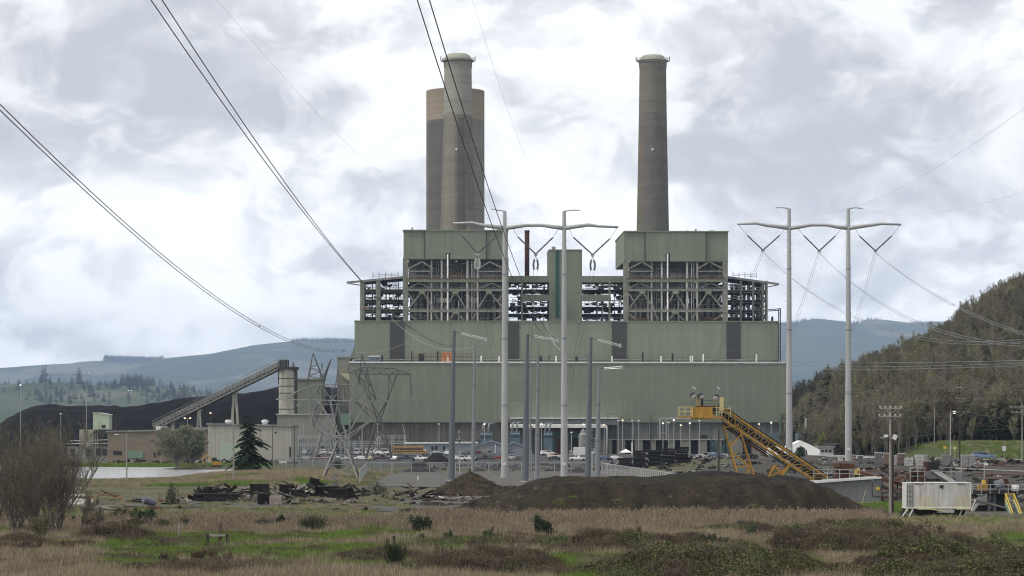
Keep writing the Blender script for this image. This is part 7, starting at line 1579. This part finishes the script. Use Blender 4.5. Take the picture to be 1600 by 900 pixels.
# yellow-green and reddish trees at the foot of the hill
Tn=grow(21,6,3,.6,.55,(10,7,6),.16,leaf=.17,leafn=4,trunkbare=.15,upb=.5); tree('maple_tree','yellow-green budding tree behind the white tent',Vector(((1279-800)/F*690,690,gh(82,690))),*Tn,M['bark'],M['ylleaf'])
for px,Y,sc_,lb in ((1357,640,1.0,'reddish bare shrub-like tree behind the block stacks, right of the east pylon'),(1340,650,.8,'smaller reddish bare tree against the east pylon leg'),(1376,650,.75,'reddish bare tree left of the wooden utility pole')):
    Tn=grow(int(px),7,3,.55,.55,(9,7,7),.14,leaf=.10,leafn=1,multi=4,upb=.5); tree('bare_tree',lb,Vector(((px-800)/F*Y,Y,gh((px-800)/F*Y,Y))),*Tn,M['bark'],M['twigred'],scale=sc_)
def ragged(px,pyb,h,w,label,m,seed,n=4,leaf=.06,lv=2):
    g=G(px,pyb); rr_=random.Random(seed); T=MB(); Lf=MB()
    for k in range(n):
        a,b=grow(seed*10+k,h*rr_.uniform(.7,1.2),lv,.7,.55,(9,7),.03,leaf=leaf,leafn=5,trunkbare=.05,upb=.5,multi=3); ox=Vector((rr_.gauss(0,w*.35),rr_.gauss(0,w*.3),-.1))
        for S,D in ((a,T),(b,Lf)): D.add([Vector(v)+ox for v in S.v],S.f)
    tree('shrub',label,g,T,Lf,M['bark'],M[m],cat='shrub',tn='stem',ln='foliage')
for k,(px,pyb,h,w,m,lb) in enumerate(((1240,872,2.0,4.5,'twigred','rust brown ragged shrub on the west end of the big brown thicket'),(1300,868,2.4,5,'twig','pale brown ragged shrub in the middle of the big brown thicket'),(1375,862,2.2,4.5,'twigred','rust brown ragged shrub at the east end of the big brown thicket'),(960,866,1.9,4,'twig','brown ragged shrub in the reeds under the mound'),(1025,870,2.1,4.5,'twigred','rusty ragged shrub among the reeds under the mound'),(1085,862,1.6,3.5,'dleaf','low green shrub between the reeds and the green grass'),(740,894,1.9,4,'twigred','rusty thicket shrub at the bottom of the field'),(800,890,1.7,4,'twig','brown thicket shrub right of the rusty one at the bottom'),(930,856,1.3,3,'broom','olive shrub on the green strip'),(700,850,1.3,3.2,'broom','olive shrub left of the green strip'),(1110,888,1.6,5,'brgreen','leafy bramble shrub at the bottom right of centre'),(1180,880,1.3,4.5,'brgreen2','fresh leafy bramble shrub right of the dark leafy one'),(1500,878,1.5,5,'brgreen','leafy bramble shrub near the bottom east corner'),(1570,868,1.7,5,'brgreen','leafy bramble shrub at the east edge'),(1450,846,1.4,3.5,'twig','brown shrub below the white container'),(60,872,1.5,4,'twigred','rusty low shrub at the bottom west'),(310,886,1.2,4,'twigred','rusty low thicket below the H-shaped posts'),(265,832,1.8,2.6,'broom','green shrub behind the H-shaped posts'),(200,812,1.6,2.5,'broom','bright olive shrub before the scattered boards'),(1210,846,1.5,4.5,'broom','olive bramble shrub at the foot of the soil mound'))): ragged(px,pyb,h,w,lb,m,700+k)
# leafless thicket of trees at the west edge
for i,(px,pyb,h,lb) in enumerate(((24,838,9.4,'bare brown tree at the very west edge of the field'),(60,842,8.0,'thin bare tree right of the westmost one'),(90,836,7.6,'bare brown tree with a wide crown over the pond'),(-4,822,9.8,'bare tree cut by the west edge of the view'),(104,800,11.0,'lone bare tree at the pond shore with upswept branches'),(44,812,10.0,'bare brown tree behind the westmost one'),(76,806,8.2,'bare tree between the pond and the field posts'),(14,800,9.5,'bare tree in front of the western pond shore'),(135,812,3.2,'low bare bush left of the white logs'),(62,850,2.6,'low bare bush in front of the western trees'),(150,836,2.4,'low bare bush around the field posts'),(205,838,2.0,'low bare bush in the western grass'))):
    Tn=grow(100+i,h,3,.55,.5,(11,7,6) if h>4 else (7,6,6),.10 if h>4 else .04,leaf=.05,leafn=2,multi=5 if h>4 else 6,upb=.5,trunkbare=.06); tree('bare_tree',lb,G(px,pyb),*Tn,M['bark'],M['twigolive' if i%2 else 'twig'],group='leafless trees at the west edge')
# hillside wood
def joined(T,Lf,m0,m1): 
    b=MB(); b.v=T.v+Lf.v; o=len(T.v); b.f=T.f+[tuple(i+o for i in f) for f in Lf.f]; return b,[m0,m1],[0]*len(T.f)+[1]*len(Lf.f)
alder=[joined(*grow(200+i,12+(i*3)%5*1.5,3,.48+.06*(i%3),.45,(14,9,6),.15,leaf=.15,leafn=(2,3,3,1,4)[i],trunkbare=.15,upb=.6),M['barkl'] if i%2 else M['bark'],M[('twig','twigolive','twigolive','twig','twigolive')[i]]) for i in range(5)]
fir=[joined(*conifer(300+i,15,3.2,22,6,5,.25),M['bark'],M['needle' if i%2 else 'needle2']) for i in range(3)]
CA=variants('alder_wood',alder+[joined(*conifer(330+i,13,3.0,18,6,5,.3),M['bark'],M['needle']) for i in range(3)]); CF=variants('fir_wood',fir)
rr=np.random.RandomState(4); pts=[];rot=[];scl=[];vi=[]
for k in range(34000):
    y=rr.uniform(618,1010); x=rr.uniform(88,300)
    px=x/y*F+800
    if px>1720 or px<1228: continue
    z=hillside(x,y) if x>92 else gh(x,y)
    if y<660 and px<1470 and rr.rand()<.6 and x<104: continue
    dens=.55 if y<690 else .34
    if fbm(x/18,y/18)<.36 and rr.rand()<.6: continue
    if rr.rand()>dens: continue
    if px<1330 and y<650: continue
    s=rr.uniform(.30,.95)*(0.75 if y>900 else 1); pts.append((x,y,max(z,bankz(x,y) if y<650 else gh(x,y))-.2)); rot.append((0,0,rr.uniform(0,6.28))); scl.append((s*1.3,s*1.3,s)); vi.append(5+rr.randint(3) if rr.rand()<(.42*(1-sm(640,760,y))*(1.2 if fbm(x/14,y/20)>.5 else .4)+.02) else rr.choice(5,p=[.2,.25,.2,.15,.2]))
scatter('hillside_wood',CA,pts,rot,scl,vi,'mass of leafless brown and olive trees covering the east hillside','woodland')
print('hill trees',len(pts))
Tf=[conifer(400+i,15,3.0,26,7,6,.25) for i in range(3)]
FIR=[(1424,690,22,880,'dark fir standing out above the ridge line, midway up the hill'),(1414,650,12,880,'small fir just left of the tall ridge fir'),(1451,582,0,0,'')]
proto=None
def firat(i,px,Y,hpx,label,pyb=None,s=1.0):
    x=(px-800)/F*Y; z=max(hillside(x,Y) if x>92 else -9,gh(x,Y)); T,N_=Tf[i%3]; h=hpx/F*Y
    key='fir%d'%(i%3)
    if key not in FP: FP[key]=tree('fir_tree',label,(x,Y,z-.3),T,N_,M['bark'],M['needle'],group='dark firs on the hillside'); o=FP[key]
    else: o=dup(FP[key],(x,Y,z-.3),i*1.3,label)
    o.scale=(h/15*s,h/15*s,h/15)
FP={}
for i,a in enumerate(((1424,905,52,'tall dark fir standing out on the slope line midway up the hill'),(1411,900,30,'small dark fir left of the one on the slope line'),(1588,935,58,'tallest fir on the hill crest at the east edge'),(1602,930,66,'fir beside the tallest one, cut by the east edge'),(1572,940,34,'smaller fir left of the tallest crest fir'),
 (1450,845,40,'fir in the upper wood right of the slope line fir'),(1468,850,46,'fir third along the upper clump'),(1480,860,36,'thin fir fourth along the upper clump'),(1507,860,26,'small lone fir in the upper wood'),(1378,800,40,'lone fir in the wood right of the east pylon'),(1436,655,86,'broad dark fir at the foot of the hill, right of the wooden pole'),(1430,670,78,'dark fir behind the broad one at the hill foot'),
 (1530,680,96,'dark fir behind the dark wooden pole, taller'),(1508,690,88,'dark fir left of the dark wooden pole'),(1518,700,80,'dark fir close behind the dark wooden pole'),(1342,665,72,'dark fir seen past the east pylon'),(1352,690,90,'tall dark fir behind the reddish bare tree'),(1243,800,75,'dark fir at the west end of the wood beside the pylon leg'),(1254,810,84,'second dark fir at the west end of the wood'),(1268,830,95,'third dark fir at the west end of the wood'),(1294,850,105,'dark fir cluster tree above the tent'),(1283,800,80,'dark fir behind the yellow-green tree'),(1303,790,78,'dark fir right of the yellow-green tree'),(1318,820,70,'dark fir left of the right pylon leg'),(1560,640,60,'dark fir behind the blue station wagon'),(1576,900,30,'small fir under the crest'),(1540,915,28,'small fir on the crest line of bare trees'),(1556,930,40,'dark fir at the crest left of the smaller crest fir'),(1548,925,44,'dark fir just under the crest line'),(1530,920,36,'dark fir lower left on the crest'),(1592,915,52,'dark fir below the tallest crest fir'),(1566,900,38,'dark fir in the upper wood under the crest'),(1518,905,30,'small dark fir where the crest dips'),(1598,870,44,'dark fir at the east edge below the crest'))): firat(i,*a)
# conifers far off: crest plantation and the stands on the foothills
pts=[];rot=[];scl=[];vi=[]
def put(px,Y,fn,s):
    x=(px-800)/F*Y; pts.append((x,Y,fn(x,Y)-1)); rot.append((0,0,rr.uniform(0,6.28))); scl.append((s*1.5,s*1.5,s)); vi.append(rr.randint(3))
for k in range(520): put(rr.uniform(163,255),rr.uniform(17750,18150),hillz,rr.uniform(3.0,3.9))
for k in range(260): put(rr.uniform(455,556),rr.uniform(17750,18150),hillz,rr.uniform(2.2,3.2))
for k in range(80): put(rr.uniform(0,160) if k%2 else rr.uniform(256,460),rr.uniform(17900,18100),hillz,rr.uniform(1.0,2.4))
for k in range(300): put(rr.uniform(1225,1460),rr.uniform(17850,18080),hillz,rr.uniform(1.0,2.0))
for k in range(230):
    px=rr.uniform(-40,440); f=fbm(px/40,k*.003); 
    if fbm(px/35,1.7)<.42: continue
    put(px,rr.uniform(6000,7150),lowz,rr.uniform(.7,1.6))
for k in range(190): put(rr.normal(268,26) if k%2 else rr.normal(110,55),rr.uniform(5300,6400),lowz,rr.uniform(.8,1.5))
for k in range(60): put(rr.normal(210,16),rr.uniform(6950,7150),lowz,rr.uniform(2.0,2.7))
for px in (66,71,123,125): put(px,6900,lowz,rr.uniform(3.2,4.2))
scatter('distant_conifers',CF,pts,rot,scl,vi,'far conifer stands on the blue hills and foothills','woodland')
# ---------------------------------------------------------------- field growth
def blades(seed,n,h,sp,w,lean=.35,head=None):
    r=random.Random(seed); B=MB(); idx=[]
    for k in range(n):
        x,y=r.gauss(0,sp),r.gauss(0,sp); hh=h*r.uniform(.55,1.1); a=r.uniform(0,6.28); l=hh*lean*r.random(); dx,dy=math.cos(a)*l,math.sin(a)*l; b2=r.uniform(0,3.14); wx,wy=math.cos(b2)*w/2,math.sin(b2)*w/2
        B.add([(x-wx,y-wy,-.05),(x+wx,y+wy,-.05),(x+dx*.35+wx*.8,y+dy*.35+wy*.8,hh*.55),(x+dx*.35-wx*.8,y+dy*.35-wy*.8,hh*.55),(x+dx,y+dy,hh)],[(0,1,2,3),(3,2,4)]); idx+=[0,0]
        if head and r.random()<head:
            t=Vector((x+dx*.9,y+dy*.9,hh*.9)); hw=.055; hl=r.uniform(.16,.3)
            B.add([t+Vector((-hw,0,hl*.3)),t,t+Vector((hw,0,hl*.4)),t+Vector((.02,.0,hl)),t+Vector((0,-hw,hl*.35)),t+Vector((0,hw,hl*.35))],[(0,1,2,3),(4,1,5,3)]); idx+=[1,1]
    return B,idx
def bramble(seed,n,h,w,leaf,cane):
    r=random.Random(seed); B=MB(); idx=[]
    for k in range(cane):
        a=r.uniform(0,6.28); L=w*r.uniform(.6,1.2); x,y=r.gauss(0,w*.3),r.gauss(0,w*.3); hh=h*r.uniform(.6,1.15)
        o=len(B.f); B.tube([(x,y,0),(x+math.cos(a)*L*.35,y+math.sin(a)*L*.35,hh*.9),(x+math.cos(a)*L*.75,y+math.sin(a)*L*.75,hh*.8),(x+math.cos(a)*L,y+math.sin(a)*L,hh*.3)],[.014,.012,.01,.006],3,cap=False); idx+=[1]*(len(B.f)-o)
    for k in range(n):
        a=r.uniform(0,6.28); rad=w*r.random()**.5; z=h*(1-(rad/w)**2*.6)*r.random()**.5; c=Vector((rad*math.cos(a),rad*math.sin(a),z)); u=Vector((r.gauss(0,1),r.gauss(0,1),r.gauss(0,.6))).normalized()*leaf*r.uniform(.6,1.3); v=u.cross(Vector((r.gauss(0,1),r.gauss(0,1),r.gauss(0,1)))).normalized()*leaf*.6
        B.quad(c-u,c-v,c+u,c+v); idx.append(0)
    return B,idx
def V(f,mats): return (f[0],mats,f[1])
GR=variants('grass_tufts',[V(blades(i,34,.42,.22,.022,.5),[M['grass'],M['grass']]) for i in range(3)]+[V(blades(10+i,30,.55,.22,.020,.55),[M['grassd'],M['grassd']]) for i in range(3)])
RE=variants('reed_tufts',[V(blades(20+i,26,1.15,.26,.022,.22,.0 if i==2 else .13),[M['reed'],M['plume']]) for i in range(3)]+[V(blades(30,30,.85,.26,.024,.35),[M['grassd'],M['plume']])])
BR=variants('bramble_clumps',[V(bramble(40+i,170,.75,.85,.078,14),[M['brgreen'],M['brbrown']]) for i in range(3)])
BB=variants('dead_bramble_clumps',[V(bramble(50+i,60,.8,.8,.045,70),[M['brbrown'],M['brbrown']]) for i in range(3)])
BF=variants('fresh_bramble_clumps',[V(bramble(60+i,190,.6,.8,.060,10),[M['brgreen2'],M['brgreen']]) for i in range(2)])
class Sc:
    def __init__(s): s.p=[];s.r=[];s.s=[];s.v=[]
    def put(s,x,y,z,sc_,v,h=1.0): s.p.append((x,y,z)); s.r.append((rr.normal(0,.08),rr.normal(0,.08),rr.uniform(0,6.28))); s.s.append((sc_,sc_,sc_*h)); s.v.append(v)
GRASS=Sc();REED=Sc();BRAM=Sc();DEAD=Sc();FRESH=Sc()
# mounds of bramble and thicket: (px, py of the foot, half width px, height px, kind)
MO=[(1480,905,110,56,'g'),(1060,906,110,40,'g'),(1160,906,120,48,'g'),(640,905,60,26,'d'),(1110,905,190,46,'g'),(1000,902,90,22,'g'),(1560,900,130,50,'g'),(1520,912,190,38,'g'),(1290,905,110,20,'g'),(760,905,125,54,'d'),(690,900,60,30,'d'),(1330,868,120,52,'d'),(1260,866,60,46,'d'),(1400,858,60,40,'d'),(1000,868,115,48,'d'),(930,864,50,30,'d'),(1080,862,40,34,'d'),(330,905,130,34,'d'),(220,908,60,24,'g'),(400,898,80,26,'d'),(30,856,50,26,'d'),(10,866,40,22,'d'),(180,846,50,34,'d'),(1150,836,60,18,'g'),(880,856,90,20,'f'),(700,858,60,22,'f'),(970,864,60,12,'f'),(1180,892,60,18,'f'),(600,880,70,24,'d'),(1420,880,60,14,'f'),(1535,880,70,40,'f'),(1350,840,90,26,'g'),(790,862,60,18,'g'),(240,860,60,18,'f'),(1290,842,100,22,'g')]
mounds=[]
for px,py,hw,hh,kd in MO:
    g=G(px,py); s=g.y/F; mounds.append((g.x,g.y+hw*s*.25,hw*s,hw*s*1.1,hh*s*(.95 if kd=='g' else .68),kd))
def mound_at(x,y):
    best=(0,None)
    for mx0,my0,a,c,h,kd in mounds:
        d=((x-mx0)/a)**2+((y-my0)/c)**2
        if d>1.75: continue
        d+=(fbm(x/2.2+mx0,y/2.6)-.5)*1.3
        if d<1:
            v=h*min(1.1,1-d)**.6*(.45+1.0*fbm(x/1.1,y/1.1+mx0))
            if v>best[0]: best=(v,kd)
    return best
CLEAR=[(*G(px,py)[:2],r) for px,py,r in ((341,853,2.0),(114,826,.6),(129,831,.6),(201,833,.6),(280,842,.6),(615,856,.6),(1417,865,.6))]
for k in range(230000):
    y=132+rr.rand()**1.25*230; hx=y*.208+6; x=rr.uniform(-hx,hx); px=x/y*F+800; py=HZ+CAMZ/y*F
    n1=fbm(x/6+3,y/9); n2=fbm(x/2.2+9,y/3.0); n3=fbm(x/11+31,y/14+5)
    far_lim=(231+15*sm(600,700,px)) + 16*(n1-.5) + (rr.rand()**3)*14
    if y>far_lim:
        if px<640 and y<345 and n2>.54 and rr.rand()<.4: GRASS.put(x,y,gh(x,y),rr.uniform(.6,1),rr.randint(6),.8)
        continue
    if px>1380 and y>212: 
        if rr.rand()<.25: GRASS.put(x,y,gh(x,y),rr.uniform(.5,.9),rr.randint(6),.9)
        continue
    if any(abs(x-qx)<qr and -6<y-qy<1.2 for qx,qy,qr in CLEAR) and rr.rand()<.85: continue
    mh,kd=mound_at(x,y); z=gh(x,y)
    if kd:
        if rr.rand()<.7:
            for zz in ((0,1) if mh>.9 else (0,)):
                S={'g':BRAM,'d':DEAD,'f':FRESH}[kd]; 
                if kd=='g' and n2<.33: S=DEAD
                if kd=='d' and n2>.56: S=BRAM
                if kd=='d' and rr.rand()<.30: S=REED
                if kd=='g' and n2>.66: S=FRESH
                S.put(x+rr.normal(0,.2),y+rr.normal(0,.2),z+max(-.2,mh-.55-zz*.5),rr.uniform(.6,1.05),rr.randint(2 if S is FRESH else 3)) if S is not REED else REED.put(x,y,z+max(0,mh-.6),rr.uniform(.6,.95),2)
        elif rr.rand()<.12: REED.put(x,y,z+max(0,mh-.5),rr.uniform(.7,1.0),2)
        continue
    # reeds in the damp strip before the track, thinner toward the viewer
    reedband=sm(200,232,y)*max(0,min(1,(.5+n1-n3*.9+ (n2-.5)*1.2)*1.25))
    if px>640: reedband*=1.25
    if px<300: reedband*=.55
    u=rr.rand()
    if y>205 and u>.62 and rr.rand()<.5: (FRESH if n1>.5 else DEAD).put(x,y,z-.25,rr.uniform(.4,.8),rr.randint(2)); continue
    if u<.6*reedband: REED.put(x,y,z,rr.uniform(.5,.8)+.35*n2,(rr.randint(2) if rr.rand()<.45 else 2+rr.randint(2)) if y>205 else 2); continue
    n4=fbm(x/3.4+50,y/7+20)
    green=n3*.45+n1*.25+n4*.30+(.07 if 160<px<600 and 150<y<205 else 0)+(.05 if 620<px<940 and 175<y<200 else 0)+(.055 if px>860 and y<190 else 0)-(.03 if y<160 and px<860 else 0)+rr.normal(0,.035)
    if rr.rand()<.82:
        if n2>.64 and rr.rand()<.6: DEAD.put(x,y,z-.2,rr.uniform(.45,.9),rr.randint(3))
        elif n4<.41 and rr.rand()<.5: BRAM.put(x,y,z-.2,rr.uniform(.4,.85),rr.randint(3))
        elif green>.53: GRASS.put(x,y,z,rr.uniform(.5,.95)+n4*.6,rr.randint(3),rr.uniform(.7,1.3))
        elif green>.50 and rr.rand()<.35: FRESH.put(x,y,z-.2,rr.uniform(.4,.8),rr.randint(2))
        elif rr.rand()<.8: GRASS.put(x,y,z,rr.uniform(.4,.9)+n4*1.1,3+rr.randint(3),rr.uniform(.7,1.4))
        else: REED.put(x,y,z,rr.uniform(.45,.85),2)
# bank by the pond, yard margins, verge by the road, far pond shore
for k in range(9000):
    x=rr.uniform(-60,-24); y=rr.uniform(395,560); 
    if pond_d(x,y)<1.05: continue
    GRASS.put(x,y,gh(x,y),rr.uniform(.8,1.5),rr.randint(3) if fbm(x/5,y/12)>.54 else 3+rr.randint(3))
for k in range(3500): x=rr.uniform(-130,-62); y=rr.uniform(655,690); GRASS.put(x,y,gh(x,y),rr.uniform(1,1.8),rr.randint(3))
for k in range(2500): x=rr.uniform(-100,-60); y=rr.uniform(395,450); GRASS.put(x,y,gh(x,y),rr.uniform(.8,1.4),3+rr.randint(3) if rr.rand()<.7 else rr.randint(3))
for k in range(9000):
    x=rr.uniform(84,190); y=rr.uniform(538,630); 
    if y<540+0*x or (72<x<98): continue
    GRASS.put(x,y,max(gh(x,y),bankz(x,y)),rr.uniform(1.0,1.7),rr.randint(3) if rr.rand()<.8 else 3)
for k in range(1200): x=rr.uniform(36,46); y=rr.uniform(262,292); GRASS.put(x,y,gh(x,y),rr.uniform(.8,1.5),rr.randint(3))
for nm,S,C,lb,ct in (('field_grass',GRASS,GR,'green and straw coloured grass covering the foreground field','grass'),('reed_bed',REED,RE,'pale dead reeds with feathery heads in front of the soil mound','reeds'),('bramble_cover',BRAM,BR,'dark green bramble cover along the front of the field','bramble'),('dead_bramble',DEAD,BB,'brown leafless bramble thickets across the field','bramble'),('fresh_bramble',FRESH,BF,'fresh green low bramble growth between the thickets','bramble')):
    scatter(nm,C,S.p,S.r,S.s,S.v,lb,ct); print(nm,len(S.p))

# loose rubble and offcuts in the yards
def rubble(seed):
    r=random.Random(seed); B=MB()
    for k in range(5):
        c=(r.gauss(0,.5),r.gauss(0,.5),r.uniform(.05,.2))
        B.cbox(c,(r.uniform(.2,1.4),r.uniform(.1,.5),r.uniform(.08,.35)),r.uniform(0,3),r.gauss(0,.25))
    return B
RB=variants('yard_rubble_bits',[(rubble(i),[M[m]],None) for i,m in enumerate(('timber','conduit','gdark','timberg','rust','timber'))])
RUB=Sc()
for k in range(1500):
    x=rr.uniform(34,120); y=rr.uniform(300,560)
    if fbm(x/9,y/16)<.5 or x/y*F+800>1640: continue
    RUB.put(x,y,gh(x,y)+.08,rr.uniform(.4,1.1),rr.randint(6))
for k in range(260): x=rr.uniform(-42,-2); y=rr.uniform(292,345); RUB.put(x,y,gh(x,y)+.06,rr.uniform(.25,.6),rr.randint(6))
for k in range(260): x=rr.uniform(-110,-62); y=rr.uniform(690,716); RUB.put(x,y,gh(x,y)+.05,rr.uniform(.8,2.2),rr.randint(6))
for k in range(200): x=rr.uniform(-20,60); y=rr.uniform(560,700); RUB.put(x,y,gh(x,y)+.08,rr.uniform(.5,1.6),rr.randint(6))
scatter('yard_rubble',RB,RUB.p,RUB.r,RUB.s,RUB.v,'loose dark rubble and offcuts lying about the yards','rubble')

# clods and weeds on the soil mounds
def clod(seed):
    r=random.Random(seed); B=MB()
    for k in range(4):
        c=Vector((r.gauss(0,.35),r.gauss(0,.35),.02)); q=r.uniform(.08,.22)
        vs=[c+Vector((r.uniform(.6,1)*q*math.cos(a)*(1 if z<1 else .5),r.uniform(.6,1)*q*math.sin(a)*(1 if z<1 else .5),z*q*.7)) for z in (0,1) for a in (0,1.05,2.1,3.14,4.2,5.2)]
        B.add(vs,[(6,7,8,9,10,11)]+[(i,(i+1)%6,6+(i+1)%6,6+i) for i in range(6)])
    return B
CL_=variants('soil_clod_bits',[(clod(i),[M['soil2'] if i%2 else M['soil']],None) for i in range(4)]); CLO=Sc()
for k in range(1500):
    x=rr.uniform(-8,41); y=rr.uniform(246,272)
    z=moundz(x,y)
    if z<.15: continue
    CLO.put(x,y,z,rr.uniform(.15,.45) if rr.rand()<.95 else rr.uniform(.5,1.0),rr.randint(4))
for k in range(300):
    x=rr.uniform(-11,4); y=rr.uniform(336,346); z=dirtz(x,y)
    if z>.1: CLO.put(x,y,z,rr.uniform(.2,.8),rr.randint(4))
scatter('soil_clods',CL_,CLO.p,CLO.r,CLO.s,CLO.v,'loose clods lying on the brown soil mounds','soil')
WD=Sc()
for k in range(350):
    x=rr.uniform(-6,41); y=rr.uniform(246,268); z=moundz(x,y)
    if fbm(x/2.5+7,y/3)<.56 or z>2.4: continue
    WD.put(x,y,z-.05,rr.uniform(.5,1.1),rr.randint(6))
scatter('mound_weeds',GR,WD.p,WD.r,WD.s,WD.v,'thin weeds growing on the face of the soil mound','grass')
